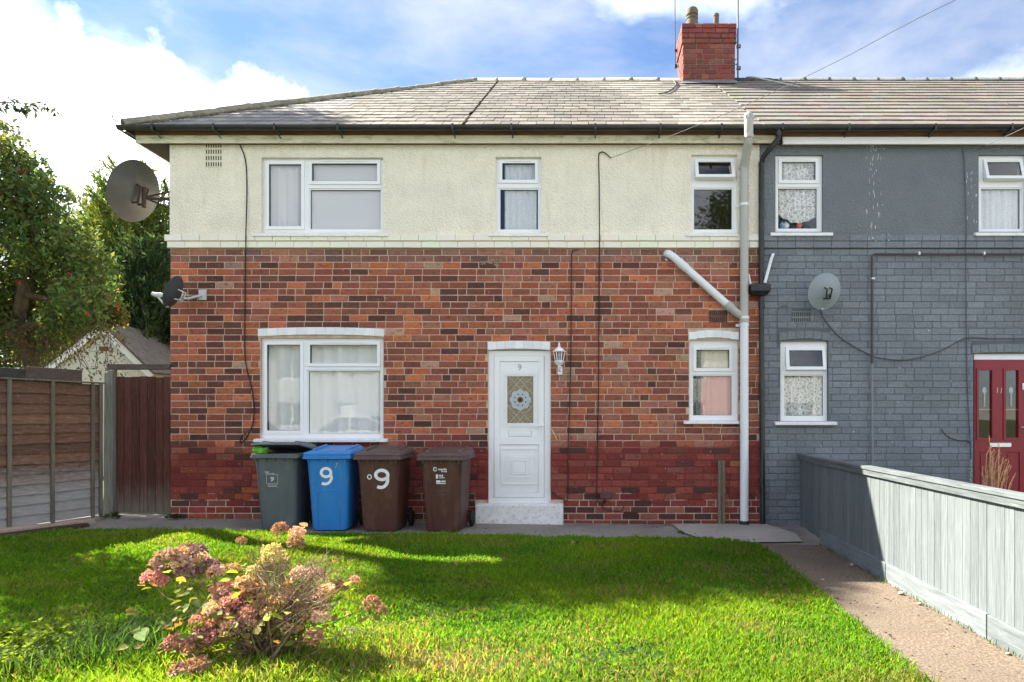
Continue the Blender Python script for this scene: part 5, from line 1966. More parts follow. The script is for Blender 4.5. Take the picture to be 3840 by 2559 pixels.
# ------------------------------------------------------------------ left side: lap fence, gate, beam, garage
fd = Vector((-.265, -.964))
fang = math.atan2(fd.y, fd.x)
lf_ = thing('lap_fence', 'weathered brown horizontal lap fence panel, silvered along its foot, left of the gate', 'fence', (-6.43, -.04, zg(-6.5)), fang)
FL, FB, FT = 3.66, .05, 1.76
nb_ = 14
for seg in range(2):
    for i in range(nb_):
        z = FB + (FT - FB) * i / nb_
        h = (FT - FB) / nb_ * 1.18
        mb = MB()
        x0, x1 = seg * 1.83 + .06, seg * 1.83 + 1.83
        N = 7
        vs, fs = [], []
        wav = [random.uniform(-.006, .006) for _ in range(N + 1)]
        for k in range(N + 1):
            x = x0 + (x1 - x0) * k / N
            vs += [(x, .020 + wav[k] * .3, z + wav[k]), (x, .000, z + h), (x, -.010, z + h), (x, .008, z + wav[k])]
        for k in range(N):
            q = k * 4
            fs += [(q, q + 4, q + 5, q + 1), (q + 1, q + 5, q + 6, q + 2), (q, q + 3, q + 7, q + 4), (q + 2, q + 6, q + 7, q + 3)]
        mb.add(vs, [f[::-1] for f in fs])
        mb.build('board', M['lap_board'], lf_)
for u in (.10, .21, .72, 1.21, 1.74, 1.92, 2.5, 3.1):
    MB().box(u - .02, u + .02, .021, .048, FB - .02, FT + .03).build('batten', M['batten'], lf_, bevel=.004)
MB().box(.04, FL, -.012, .046, FT + .031, FT + .052).build('top_rail', M['batten'], lf_, bevel=.003)
MB().box(.05, FL, -.02, .03, -.06, FB - .004).build('gravel_board', M['slab'], lf_)
MB().box(.32, .98, -.03, -.006, FT - .02, FT + .20).build('capping_board', M['dark_board'], lf_, bevel=.004)
MB().box(.985, FL, -.05, -.024, FT - .02, FT + .17).build('capping_board', simple('sooty_board', (.045, .045, .042), .95, .3, 8, .3), lf_, bevel=.004)
gp = thing('gate_post', 'thick grey weathered post between lap fence and brown gate', 'post', (FX(410), 0.02, zg(-6.4)))
mb = MB()
mb.loft([[(-.062, .05, -.1), (.062, .05, -.1), (.062, -.05, -.1), (-.062, -.05, -.1)][::-1], [(-.055, .05, 1.2), (.06, .05, 1.2), (.06, -.05, 1.2), (-.055, -.05, 1.2)][::-1], [(-.05, .05, 1.98), (.062, .05, 2.0), (.062, -.05, 1.97), (-.05, -.05, 1.93)][::-1]])
mb.build('post_shaft', M['grey_post'], gp, bevel=.008)
gt = thing('side_gate', 'tall red-brown boarded side gate against the brick corner', 'gate', (0, 0, 0))
gx0, gx1 = FX(429), XL - .015
ng = 7
for i in range(ng):
    a, b = gx0 + (gx1 - gx0) * i / ng, gx0 + (gx1 - gx0) * (i + 1) / ng
    MB().box(a + .003, b - .003, .03 + random.uniform(-.004, .004), .055, zg(-6) + .06 + random.uniform(0, .01), FZ(1413) + random.uniform(-.012, .012)).build('gate_board', M['gate_board'], gt, bevel=.003)
MB().box(gx0, gx1, .056, .09, .35, .47).box(gx0, gx1, .056, .09, 1.5, 1.62).build('ledge', M['gate_board'], gt)
bm_ = MB().box(FX(400), XL - .01, .0, .09, FZ(1386), FZ(1366)).build('timber_beam', M['dark_board'], bevel=.005)
tag(bm_, 'dark timber beam spanning above the side gate', 'beam')
ks = MB()
k0, k1 = (-6.90, -1.62), (-6.33, -.42)
for i in range(9):
    pass
dk = Vector((k1[0] - k0[0], k1[1] - k0[1])).normalized()
nk = Vector((-dk.y, dk.x))
rings = []
for i in range(10):
    t = i / 9
    c = Vector(k0).lerp(Vector(k1), t)
    w = .055 + random.uniform(-.008, .008)
    hh = .05 + random.uniform(-.012, .012)
    z = zg(c.x)
    rings.append([(c.x + nk.x * a * w, c.y + nk.y * a * w, z + b) for a, b in ((1, -.05), (1, hh * .6), (.5, hh), (-.5, hh), (-1, hh * .6), (-1, -.05))])
ks.loft(rings)
tag(ks.build('kerb_stone', M['kerb']), 'rough pinkish concrete kerb lying at the foot of the lap fence', 'kerb')

gar = thing('garage', 'pebbledashed garage gable with white bargeboards behind the fence', 'garage', (0, 0, 0))
GYy = 6.0
ax, az = FX(389, GYy), FZ(1214, GYy)
e0 = (FX(165, GYy), FZ(1390, GYy))
e1 = (FX(585, GYy), FZ(1404, GYy))
wl0, wl1 = e0[0] + .12, e1[0] - .12
zl = lambda x: e0[1] + (az - e0[1]) * (x - e0[0]) / (ax - e0[0])
zr = lambda x: e1[1] + (az - e1[1]) * (e1[0] - x) / (e1[0] - ax)
mb = MB()
prof = [(wl0, -.3), (wl1, -.3), (wl1, zr(wl1) - .05), (ax, az - .06), (wl0, zl(wl0) - .05)]
mb.loft([[(x, GYy, z) for x, z in prof], [(x, GYy + 5, z) for x, z in prof]])
mb.build('wall', render_mat('pebbledash', (.68, .67, .62)), gar)
for (xa, za), nm in ((e0, 0), (e1, 1)):
    d = Vector((ax - xa, 0, az - za))
    n = Vector((-d.z, 0, d.x)).normalized() * (1 if nm == 0 else -1)
    p0, p1 = Vector((xa, 0, za)), Vector((ax, 0, az))
    mb = MB()
    vs = []
    for yy in (GYy - .09, GYy - .06):
        vs += [(p.x + n.x * k, yy, p.z + n.z * k) for p, k in ((p0, 0), (p1, 0), (p1, -.14), (p0, -.14))]
    mb.add(vs, [(0, 1, 2, 3), (7, 6, 5, 4), (0, 4, 5, 1), (1, 5, 6, 2), (2, 6, 7, 3), (3, 7, 4, 0)])
    mb.build('bargeboard', M['fascia_white'], gar)
    mb = MB()
    vs = []
    for yy in (GYy - .12, GYy + 5.1):
        vs += [(p.x + n.x * k, yy, p.z + n.z * k) for p, k in ((p0, .002), (p1, .002), (p1, .05), (p0, .05))]
    mb.add(vs, [(0, 1, 2, 3), (7, 6, 5, 4), (0, 4, 5, 1), (1, 5, 6, 2), (2, 6, 7, 3), (3, 7, 4, 0)])
    mb.build('roof_slope', simple('garage_roof', (.12, .105, .09), .9, .3, 8, .4), gar)
MB().box(ax - .08, ax + .10, GYy - .02, GYy + .02, az - .62, az - .52).build('vent_brick', simple('vent_brick', (.16, .07, .05), .9), gar)

# ------------------------------------------------------------------ right side: painted board fence


def painted_fence(name, label, p0, p1, joints, zt, base=True, post=True):
    p0, p1 = Vector(p0), Vector(p1)
    d = p1 - p0
    L = d.length
    t = thing(name, label, 'fence', (p0.x, p0.y, zg(p0.x)), math.atan2(d.y, d.x), 'grey painted boundary fence')
    zb_ = .155 if base else .02
    n = int(L / .098)
    for i in range(n):
        a = L * i / n
        w = L / n + .012
        mb = MB()
        y0 = random.uniform(-.001, .001)
        z0, z1 = zb_ + random.uniform(-.006, .006), zt - .045
        mb.add([(a, -.0122 + y0, z0), (a + w, -.0142 + y0, z0), (a + w, .0, z0), (a, .0, z0), (a, -.0122 + y0, z1), (a + w, -.0142 + y0, z1), (a + w, .0, z1), (a, .0, z1)],
               [(0, 1, 5, 4), (1, 2, 6, 5), (2, 3, 7, 6), (3, 0, 4, 7), (4, 5, 6, 7), (3, 2, 1, 0)])
        mb.build('board', M['fence_paint'], t)
    MB().box(-.01, L, -.050, .050, zt - .032, zt).build('capping_rail', M['fence_base'], t, bevel=.004)
    MB().box(-.01, L, -.040, -.019, zt - .085, zt - .033).build('front_rail', M['fence_base'], t, bevel=.003)
    MB().box(0, L, .002, .05, zt - .20, zt - .12).box(0, L, .002, .05, zb_ + .1, zb_ + .18).build('back_rail', M['fence_base'], t)
    js = [0] + joints + [L]
    if base:
        for a, b in zip(js[:-1], js[1:]):
            MB().box(a + .006, b - .006, -.034, -.002, -.03, zb_ + .012).build('gravel_board', M['fence_base'], t, bevel=.004)
    for a in js:
        MB().box(a - .04, a + .04, .003, .085, -.1, zt - .034).build('post', M['fence_base'], t, bevel=.004)
    return t


painted_fence('board_fence', 'short angled length of grey painted fence meeting the grey wall', (2.93, -.03), (2.79, -1.30), [], .985, False)
painted_fence('board_fence', 'long grey painted vertical board fence running beside the path, sunlit at its near end', (2.745, -1.32), (2.65, -7.4), [1.75, 3.28, 4.8], 1.0)

# ------------------------------------------------------------------ trees


def leaf_quads(P, size, aspect, rs, up_bias=0.0, droop=0.0, dirs=None):
    """one kite leaf for each point; returns verts (n*4,3)"""
    n = len(P)
    if dirs is None:
        dirs = rs.normal(size=(n, 3))
        dirs[:, 2] -= droop
    dirs = dirs / np.linalg.norm(dirs, axis=1, keepdims=True)
    nr = rs.normal(size=(n, 3))
    nr[:, 2] += up_bias
    side = np.cross(dirs, nr)
    side /= np.linalg.norm(side, axis=1, keepdims=True) + 1e-9
    s = (size * rs.uniform(.6, 1.35, n))[:, None]
    bend = np.cross(side, dirs) * s * .12
    a = P
    b = P + dirs * s * .45 + side * s * aspect * .5 + bend
    c = P + dirs * s
    d = P + dirs * s * .45 - side * s * aspect * .5 + bend
    return np.stack([a, b, c, d], axis=1).reshape(-1, 3)


def clump_points(clumps, n_per_m3, rs, nmin=150, shell=.35):
    out, cid = [], []
    for i, (c, r) in enumerate(clumps):
        n = max(nmin, int(n_per_m3 * (4.19 * r ** 3) ** .8))
        d = rs.normal(size=(n, 3))
        d /= np.linalg.norm(d, axis=1, keepdims=True)
        rad = r * (shell + (1 - shell) * rs.random(n) ** .55)[:, None]
        wob = 1 + .25 * np.sin(d[:, :1] * 7 + i) * np.cos(d[:, 1:2] * 6 + 2 * i)
        out.append(np.array(c) + d * rad * wob * np.array([1, 1, .85]))
        cid += [i] * n
    return np.concatenate(out), np.array(cid)


def limb(mb, p0, p1, r0, r1, rs, n=6, wob=.12):
    p0, p1 = np.array(p0, float), np.array(p1, float)
    L = np.linalg.norm(p1 - p0)
    pts = []
    for k in range(n + 1):
        t = k / n
        q = p0 + (p1 - p0) * t + rs.normal(size=3) * wob * L * .12 * math.sin(math.pi * t)
        q[2] += L * .05 * math.sin(math.pi * t)
        pts.append(tuple(q))
    mb.tube(pts, [r0 + (r1 - r0) * k / n for k in range(n + 1)], 7)
    return pts


def broadleaf(label, base, clumps, trunk_top, r0, pal, wts, seed, dens=700, size=.085, aspect=.38, extra_twigs=0, name='broadleaf_tree', nmin=250, droop=.4):
    rs = np.random.default_rng(seed)
    t = thing(name, label, 'tree', base)
    B = np.array(base)
    tr = MB()
    top = np.array(trunk_top) - B
    main = limb(tr, (0, 0, -.1), top, r0, r0 * .55, rs, 8, .25)
    tr.build('trunk', M['bark'], t, smooth=True)
    lb = MB()
    for c, r in clumps:
        q = np.array(c) - B
        k = min(range(3, len(main)), key=lambda i: np.linalg.norm(np.array(main[i]) - q) + .4 * max(0, main[i][2] - q[2]))
        pts = limb(lb, main[k], q, r0 * .32, .010, rs, 6, .5)
        for _ in range(5):
            d = rs.normal(size=3)
            d /= np.linalg.norm(d)
            limb(lb, pts[rs.integers(2, 7)], q + d * r * .95, .014, .004, rs, 4, .6)
    lb.build('limbs', M['bark'], t, smooth=True)['kind'] = 'stuff'
    P, cid = clump_points([(np.array(c) - B, r) for c, r in clumps], dens, rs, nmin)
    n = len(P)
    V = leaf_quads(P, size, aspect, rs, 1.0, droop)
    pal = np.array(pal)
    shift = rs.random(len(clumps))
    w = np.array(wts) / sum(wts)
    idx = rs.choice(len(pal), n, p=w)
    cl_idx = rs.choice(len(pal), len(clumps), p=w)
    use = rs.random(n) < .45
    idx[use] = cl_idx[cid[use]]
    T = pal[idx] * rs.uniform(.65, 1.3, (n, 1))
    np_mesh('crown', V, 4, T, M['leaf'], t)
    return t, rs


PX = lambda x, y, Y: (FX(x, Y), Y, FZ(y, Y))
row = []
for x, y, r in ((-70, 500, 100), (30, 570, 80), (-20, 660, 120), (100, 650, 85), (165, 720, 75), (60, 760, 120), (200, 830, 85), (-60, 850, 150), (140, 900, 120), (285, 905, 85), (330, 985, 85), (30, 1000, 140), (215, 1020, 110), (370, 1075, 75), (120, 1110, 130), (300, 1120, 95), (405, 1150, 60), (430, 1190, 45), (-60, 1140, 150), (230, 1200, 85), (60, 1230, 120), (-70, 1300, 130), (150, 1290, 70), (340, 1200, 60), (-40, 1400, 80)):
    Y = random.uniform(2.0, 3.4)
    row.append((PX(x, y, Y), r * (D + Y) / FPX * 1.05))
rowan, rs = broadleaf('bushy autumn rowan with red berries filling the left edge above the fence', (-9.9, 2.7, -.05), row, (-9.7, 2.7, 4.6), .16,
                      [(.12, .20, .075), (.095, .165, .07), (.145, .19, .06), (.20, .21, .055), (.22, .15, .06), (.11, .13, .07)], [4.5, 4.5, 2.4, 1.0, .3, 1.5], 5, 1500, .112, .42, name='rowan_tree')
# bare hanging twigs, and berries
tw = MB()
for k in range(90):
    x, y = random.uniform(0, 420), random.uniform(1180, 1330)
    if x > 300:
        y = random.uniform(1190, 1260)
    Y = random.uniform(2.0, 3.2)
    p = np.array(PX(x, y, Y)) - np.array((-9.9, 2.7, -.05))
    limb(tw, p, p + np.array([random.uniform(-.25, .45), random.uniform(-.2, .2), random.uniform(-.75, -.15)]), .007, .003, rs, 4, .8)
tw.build('twigs', M['bark'], rowan)['kind'] = 'stuff'
P = []
for k in range(900):
    x, y = random.uniform(20, 480), random.uniform(1230, 1420)
    if y > 1300 and random.random() < .45:
        continue
    Y = random.uniform(2.0, 3.0)
    P.append(np.array(PX(x, y, Y)) - np.array((-9.9, 2.7, -.05)))
P = np.array(P)
np_mesh('hanging_leaves', leaf_quads(P, .075, .4, rs, .6, .8), 4, np.array([(.17, .15, .05), (.10, .13, .05), (.13, .09, .05)])[rs.integers(0, 3, len(P))] * rs.uniform(.6, 1.2, (len(P), 1)), M['leaf'], rowan)
bc = MB()
for k in range(14):
    d = Vector((random.gauss(0, 1), random.gauss(0, 1), random.gauss(0, .6)))
    d = d.normalized() * random.uniform(.010, .030)
    bc.lathe([(.004, -.009), (.009, -.004), (.009, .004), (.004, .009)], 6, d)
bcm = bc.mesh('berry_cluster', M['berry'], True)
for x, y in ((72, 640), (90, 648), (60, 690), (15, 770), (150, 810), (65, 1055), (75, 1065), (260, 1030), (330, 1180), (410, 1110), (440, 1150)):
    o = link('berry_cluster', bcm, rowan)
    Y = 1.75 + random.uniform(0, .5)
    o.location = np.array(PX(x, y, Y)) - np.array((-9.9, 2.7, -.05))
    o.rotation_euler = (random.random() * 3, random.random() * 3, 0)


def conifer(label, base, H, rad, seed, n, pal, zb_=.3, lean=0.0, name='cypress_tree', cat='tree'):
    rs = np.random.default_rng(seed)
    t = thing(name, label, cat, base, 0, 'cypress trees behind the garage')
    MB().tube([(0, 0, -.1), (.02, 0, H * .5), (0, 0, H * .9)], [.16, .10, .02], 8).build('trunk', M['bark'], t, smooth=True)
    # plumes: each a bundle of up-swept sprays
    npl = n // 26
    u = 1 - np.sqrt(rs.random(npl))
    z = zb_ + (H - zb_ - .3) * (u ** .85)
    R_ = rad * (1 - ((z - zb_) / (H - zb_)) ** 1.5) ** .75
    a = rs.random(npl) * 2 * np.pi
    rr = R_ * (.35 + .7 * rs.random(npl))
    base_p = np.stack([rr * np.cos(a), rr * np.sin(a), z], 1)
    Vs, Ts = [], []
    pal = np.array(pal)
    for k in range(npl):
        m = 26
        out = np.array([math.cos(a[k]), math.sin(a[k]), 1.15])
        out /= np.linalg.norm(out)
        ln_ = rs.uniform(.35, .7)
        s = rs.random(m)
        P = base_p[k] + out * (s * ln_)[:, None] + rs.normal(size=(m, 3)) * (.07 * (1.15 - s))[:, None]
        d = out + rs.normal(size=(m, 3)) * .45
        Vs.append(leaf_quads(P, .16, .30, rs, 0, 0, d))
        c = pal[rs.integers(0, len(pal))]
        Ts.append(np.tile(c, (m, 1)) * rs.uniform(.6, 1.35, (m, 1)))
    np_mesh('crown', np.concatenate(Vs), 4, np.concatenate(Ts), M['needle'], t)
    return t


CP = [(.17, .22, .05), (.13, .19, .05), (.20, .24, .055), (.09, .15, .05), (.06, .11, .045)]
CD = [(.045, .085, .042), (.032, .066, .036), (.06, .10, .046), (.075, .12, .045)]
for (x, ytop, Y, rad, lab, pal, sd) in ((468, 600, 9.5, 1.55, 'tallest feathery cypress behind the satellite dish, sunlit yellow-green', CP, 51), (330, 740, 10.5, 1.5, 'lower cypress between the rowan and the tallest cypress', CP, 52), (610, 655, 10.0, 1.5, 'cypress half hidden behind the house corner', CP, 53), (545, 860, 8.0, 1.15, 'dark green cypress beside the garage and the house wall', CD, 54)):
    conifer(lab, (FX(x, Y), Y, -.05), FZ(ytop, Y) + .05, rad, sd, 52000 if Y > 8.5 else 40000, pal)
# trees out of the frame to the left that shade the lawn and the corner of the roof
clA = []
for k in range(26):
    zc_ = 8.9 + 3.0 * random.random()
    clA.append(((-10.4 + random.uniform(-.75, .75), .55 + (zc_ - 8.9) * .79 + random.uniform(0, 1.1), zc_), random.uniform(.42, .62)))
tall, rs = broadleaf('tall leafy tree beyond the left edge whose lowest spray reaches into the sky', (-12.2, 2.1, -.05), clA, (-10.8, 2.2, 9.6), .22,
                     [(.06, .10, .035), (.045, .08, .03), (.09, .11, .03)], [3, 3, 1], 8, 420, .12, .5)
sp = []
for x, y in ((0, 398), (30, 385), (62, 382), (85, 398), (112, 395), (140, 392), (170, 400), (205, 418), (45, 405), (128, 412), (100, 418), (72, 402), (15, 420)):
    sp += [np.array(PX(x + random.uniform(-9, 9), y + random.uniform(-8, 8), 2.0)) - np.array((-12.2, 2.1, -.05)) for _ in range(7)]
sp = np.array(sp)
np_mesh('drooping_spray', leaf_quads(sp, .11, .4, rs, .5, .8), 4, np.tile([(.05, .075, .045)], (len(sp), 1)), M['leaf'], tall)
tb = MB()
s0 = np.array((-12.2, 2.1, -.05))
limb(tb, np.array((-11.6, 2.1, 8.3)) - s0, np.array(PX(-20, 385, 2.0)) - s0, .04, .012, rs, 6, .3)
tb.tube([tuple(np.array(PX(x, y, 2.0)) - s0) for x, y in ((-20, 385), (60, 384), (130, 394), (205, 416))], [.012, .008, .005, .003], 5)
tb.build('drooping_branch', M['bark'], tall, smooth=True)
clB = [((-10.2 + random.uniform(-1.6, 1.3), -.4 + random.uniform(-1.3, 1.3), 5.0 + random.uniform(-1.6, 1.3)), random.uniform(.6, 1.0)) for _ in range(20)]
broadleaf('rounded garden tree beyond the lap fence, outside the left edge', (-10.8, -.5, -.05), clB, (-10.5, -.5, 4.2), .17,
          [(.06, .10, .035), (.045, .08, .03), (.09, .11, .03)], [3, 3, 1], 9, 330, .12, .5)

# ------------------------------------------------------------------ lawn, weeds, hydrangea
rs = np.random.default_rng(77)


def patch(x, y, f, p):
    return .5 + .25 * np.sin(f * x + 1.7 * p + 1.3 * np.sin(f * .7 * y)) + .25 * np.sin(f * 1.31 * y + p + 1.1 * np.sin(f * .8 * x + p))


NB = 330000
y = -1.1 - 5.6 * rs.random(NB * 2) ** .92
x = -6.9 + 9.1 * rs.random(NB * 2)
edge = -1.17 - .02 * (x + 4)
edge = np.where(x > 1.55, edge - .462 * np.clip((x - 1.55) / .42, 0, 2) ** 2.2, edge)
jag = .03 * rs.normal(size=NB * 2)
frame_l = -0.905 * (9.0 + y) - 1.2
keep = (y < edge + jag + .02) & (x < 1.97 + .03 * (y + 1.5) + jag) & (x > -6.12 + .30 * np.minimum(0, y + .9) + jag) & (x > frame_l)
x, y = x[keep][:NB], y[keep][:NB]
n = len(x)
pt_ = patch(x, y, 2.3, .4)
fine = patch(x, y, 9.0, 2.1)
h = (.030 + .026 * pt_ + .018 * fine) * rs.uniform(.6, 1.35, n)
# rougher grass round the shrub and in the near left corner
rough_ = np.exp(-(((x + 2.6) / 1.6) ** 2 + ((y + 5.3) / .75) ** 2))
h += rough_ * .06 * rs.random(n)
lean = rs.normal(size=(n, 2)) * (.45 * h)[:, None]
w = .0042 * rs.uniform(.7, 1.4, n) * (1 + .25 * np.clip(-y - 1, 0, 3) / 3 * 0 + .6 * np.clip((y + 5) / 4, 0, 1))
ang = rs.random(n) * 2 * np.pi
z0 = -.04 - .0125 * x + .004
c0 = np.stack([x, y, z0], 1)
sd = np.stack([np.cos(ang) * w, np.sin(ang) * w, np.zeros(n)], 1)
mid = c0 + np.stack([lean[:, 0] * .35, lean[:, 1] * .35, h * .6], 1)
tip = c0 + np.stack([lean[:, 0], lean[:, 1], h], 1)
V = np.stack([c0, mid + sd, tip, mid - sd], 1).reshape(-1, 3)
ga, gb, gc_, gs = np.array((.108, .255, .018)), np.array((.165, .290, .020)), np.array((.072, .200, .024)), np.array((.27, .23, .10))
k1 = np.clip(pt_ * 1.3 - .15, 0, 1)[:, None]
T = ga * (1 - k1) + gb * k1
dk_ = np.clip(patch(x, y, 3.7, 5.2) * 2 - 1.1, 0, 1)[:, None]
T = T * (1 - dk_ * .6) + gc_ * dk_ * .6
straw = np.clip(np.exp(-(((x + .75) / .9) ** 2 + ((y + 5.15) / .35) ** 2)) * .55 + .05, 0, 1)
dry = .30 * np.clip(patch(x, y, 5.3, 7.7) * 2.2 - 1.25, 0, 1) + .22 * np.clip(patch(x, y, 1.7, 2.9) * 2 - 1.1, 0, 1)
T = np.where((rs.random(n) < np.clip(straw + dry, 0, .8))[:, None], gs, T)
T = T * (.78 + .44 * patch(x, y, 1.2, 9.1))[:, None]
T *= rs.uniform(.55, 1.35, (n, 1))
bare = (rs.random(n) < np.clip(straw * 1.1, 0, .7)) | (rs.random(n) < .35 * (patch(x, y, 6.1, 4.4) > .86))
V = V.reshape(-1, 4, 3)[~bare].reshape(-1, 3)
T = T[~bare]
o = np_mesh('grass', V, 4, T, M['grass'], None, 'stuff')
# clover and small weed leaves in the turf
NC = 16000
x = -4.5 + 5.0 * rs.random(NC)
y = -2.6 - 3.4 * rs.random(NC)
kk = patch(x, y, 2.9, 3.3) + .55 * np.exp(-(((x + 1.3) / 1.2) ** 2 + ((y + 4.1) / .6) ** 2)) > .74
x, y = x[kk], y[kk]
P = np.stack([x, y, zg(0) - .0125 * x + .02 + .03 * rs.random(len(x))], 1)
d = rs.normal(size=(len(x), 3))
d[:, 2] *= .25
np_mesh('clover', leaf_quads(P, .030, .8, rs, 3.0, 0, d), 4, np.tile([(.055, .12, .035)], (len(P), 1)) * rs.uniform(.7, 1.4, (len(P), 1)), M['grass'], None, 'stuff')


def leafy_weed(name, label, cx, cy, rx, ry, nst, hmin, hmax, leaf, col, seed, cat='weed', asp=.55, grp=None):
    rs = np.random.default_rng(seed)
    t = thing(name, label, cat, (cx, cy, zg(cx)), 0, grp)
    st = MB()
    P, Dd = [], []
    for k in range(nst):
        a, r = rs.random() * 2 * np.pi, math.sqrt(rs.random())
        bx, by = rx * r * math.cos(a), ry * r * math.sin(a)
        H = rs.uniform(hmin, hmax) * (1.1 - .5 * r)
        lx, ly = rs.normal() * .25 * H, rs.normal() * .25 * H
        st.tube([(bx, by, 0), (bx + lx * .4, by + ly * .4, H * .6), (bx + lx, by + ly, H)], [.003, .0025, .001], 4)
        for q in range(int(H / (leaf * .32))):
            s = .2 + .8 * (q + .5) / (H / (leaf * .32))
            for m in range(2):
                P.append((bx + lx * s, by + ly * s, H * s))
                an = q * 1.57 + m * math.pi + rs.normal() * .3
                Dd.append((math.cos(an), math.sin(an), .35 + rs.normal() * .2))
    st.build('stems', M['leaf_stem'], t)['kind'] = 'stuff'
    P, Dd = np.array(P), np.array(Dd)
    np_mesh('leaves', leaf_quads(P, leaf, asp, rs, 2.0, 0, Dd), 4, np.tile([col], (len(P), 1)) * rs.uniform(.6, 1.4, (len(P), 1)), M['grass'], t, 'stuff')
    return t


M['leaf_stem'] = simple('green_stem', (.10, .14, .05), .8, .2)


def grass_tuft(label, cx, cy, r, nbl, h, col, seed, name='grass_tuft', cat='grass tuft', mat=None, wid=.006, curve=.6):
    rs = np.random.default_rng(seed)
    Vs, Ts = [], []
    for k in range(nbl):
        a, q = rs.random() * 2 * np.pi, math.sqrt(rs.random()) * r
        p0 = np.array([q * math.cos(a), q * math.sin(a), 0])
        b = rs.random() * 2 * np.pi
        d = np.array([math.cos(b), math.sin(b), 0])
        sd_ = np.array([-d[1], d[0], 0]) * wid * .5
        H = h * rs.uniform(.5, 1.1)
        cv = curve * rs.uniform(.3, 1.2) * H
        pts = [p0 + d * cv * t ** 2 + np.array([0, 0, H * (t - .25 * t ** 3)]) for t in (0, .35, .7, 1.0)]
        ws = (1, .9, .6, .05)
        for i in range(3):
            Vs += [pts[i] - sd_ * ws[i], pts[i] + sd_ * ws[i], pts[i + 1] + sd_ * ws[i + 1], pts[i + 1] - sd_ * ws[i + 1]]
            Ts.append(np.array(col) * rs.uniform(.6, 1.35))
    o = np_mesh(name, np.array(Vs), 4, np.array(Ts), mat or M['grass'])
    o.location = (cx, cy, zg(cx))
    return tag(o, label, cat)


leafy_weed('leafy_weed', 'bright yellow-green leafy weeds in the bottom left corner of the lawn', -3.18, -5.15, .42, .42, 150, .12, .24, .032, (.13, .20, .022), 3)
leafy_weed('leafy_weed', 'low leafy weeds beside the long grass left of the shrub', -2.75, -4.70, .25, .22, 60, .07, .16, .030, (.11, .17, .03), 4)
leafy_weed('leafy_weed', 'small dark weed at the foot of the brick corner by the gate', -5.48, -.12, .14, .05, 14, .05, .12, .035, (.05, .075, .03), 6)
leafy_weed('leafy_weed', 'small weed at the foot of the gate post', -6.25, -.14, .12, .06, 14, .05, .10, .035, (.05, .08, .03), 7)
leafy_weed('leafy_weed', 'tiny weed growing from the crack beside the drain slab', 1.22, -.75, .05, .09, 10, .02, .05, .02, (.05, .08, .03), 12)
grass_tuft('tuft of long dark green grass left of the flowering shrub', -2.62, -5.20, .26, 420, .34, (.055, .125, .028), 13)
grass_tuft('small tuft of long grass in front of the weeds in the corner', -2.90, -5.45, .20, 260, .26, (.07, .14, .03), 14)
grass_tuft('pale rough grass round the foot of the flowering shrub', -1.45, -5.25, .45, 420, .16, (.13, .15, .05), 15, curve=.9)

# hydrangea
HX, HY = -1.84, -5.13
hyd = thing('hydrangea_shrub', 'fading hydrangea with pink and tan flower heads on bare woody stems on the lawn', 'shrub', (HX, HY, zg(HX)))
H0 = np.array((HX, HY, zg(HX)))
rs = np.random.default_rng(31)
PINK, MAU, COR, SAL, TAN, PUR, BRN, YEL, PAL_ = (.50, .19, .20), (.30, .15, .17), (.62, .22, .17), (.62, .34, .25), (.52, .36, .20), (.19, .10, .125), (.33, .15, .10), (.48, .46, .16), (.66, .44, .38)
heads = [(701, 2069, 30, PUR), (742, 2072, 30, PUR), (628, 2105, 46, MAU), (676, 2085, 34, SAL), (690, 2112, 40, PAL_), (742, 2110, 38, PAL_), (701, 2152, 34, MAU), (576, 2176, 38, PINK), (790, 2130, 32, PUR), (810, 2146, 28, PAL_),
         (838, 2215, 40, COR), (846, 2250, 36, COR), (935, 2225, 34, COR), (893, 2232, 26, PAL_), (793, 2299, 32, PINK), (902, 2300, 42, MAU), (925, 2310, 30, PINK), (833, 2340, 44, PINK), (655, 2414, 34, PINK), (760, 2390, 40, MAU), (720, 2430, 38, PINK), (690, 2525, 44, MAU), (745, 2500, 36, BRN),
         (1050, 1985, 26, BRN), (1114, 2002, 26, SAL), (1110, 2040, 26, BRN), (1022, 2075, 34, YEL), (1035, 2112, 40, YEL), (1000, 2122, 34, YEL), (1124, 2160, 34, PAL_), (1180, 2158, 32, PAL_), (1216, 2228, 36, SAL), (1180, 2270, 44, SAL), (1129, 2304, 28, SAL), (1395, 2262, 28, BRN), (1428, 2290, 22, BRN), (1000, 2228, 28, TAN), (1035, 2255, 28, TAN), (960, 2180, 26, TAN), (1275, 2200, 22, BRN), (1330, 2175, 16, SAL), (905, 2030, 16, BRN), (955, 2150, 28, YEL), (1075, 2210, 24, TAN), (880, 2130, 18, SAL)]
for k in range(30):
    a, q = random.uniform(.1, 3.04), random.uniform(.3, .95)
    heads.append((985 + 300 * math.cos(a) * q, 2420 - 260 * math.sin(a) * q, random.uniform(20, 34), random.choice((TAN, PAL_, MAU, SAL, BRN, PINK, TAN, PAL_))))
hm = []
for k in range(5):
    rr = np.random.default_rng(100 + k)
    npet = 230
    d = rr.normal(size=(npet, 3))
    d /= np.linalg.norm(d, axis=1, keepdims=True)
    d[:, 2] = np.where(d[:, 2] < -.45, -d[:, 2], d[:, 2])
    lump = 1 + .14 * np.sin(6 * d[:, 0] + k) * np.sin(5 * d[:, 1] + 2 * k)
    P = d * (rr.uniform(.72, 1.0, npet) * lump)[:, None] * np.array([1, 1, .78])
    tang = np.cross(d, rr.normal(size=(npet, 3)))
    V = leaf_quads(P, .34, .85, rr, 0, 0, tang + d * .45)
    ob = np_mesh('flower_head', V, 4, np.abs(rr.normal(size=(npet, 1))) * np.array([[.055, .045, .035]]), M['petal'], hyd)
    hm.append(ob.data)
    bpy.data.objects.remove(ob)
stem = MB()


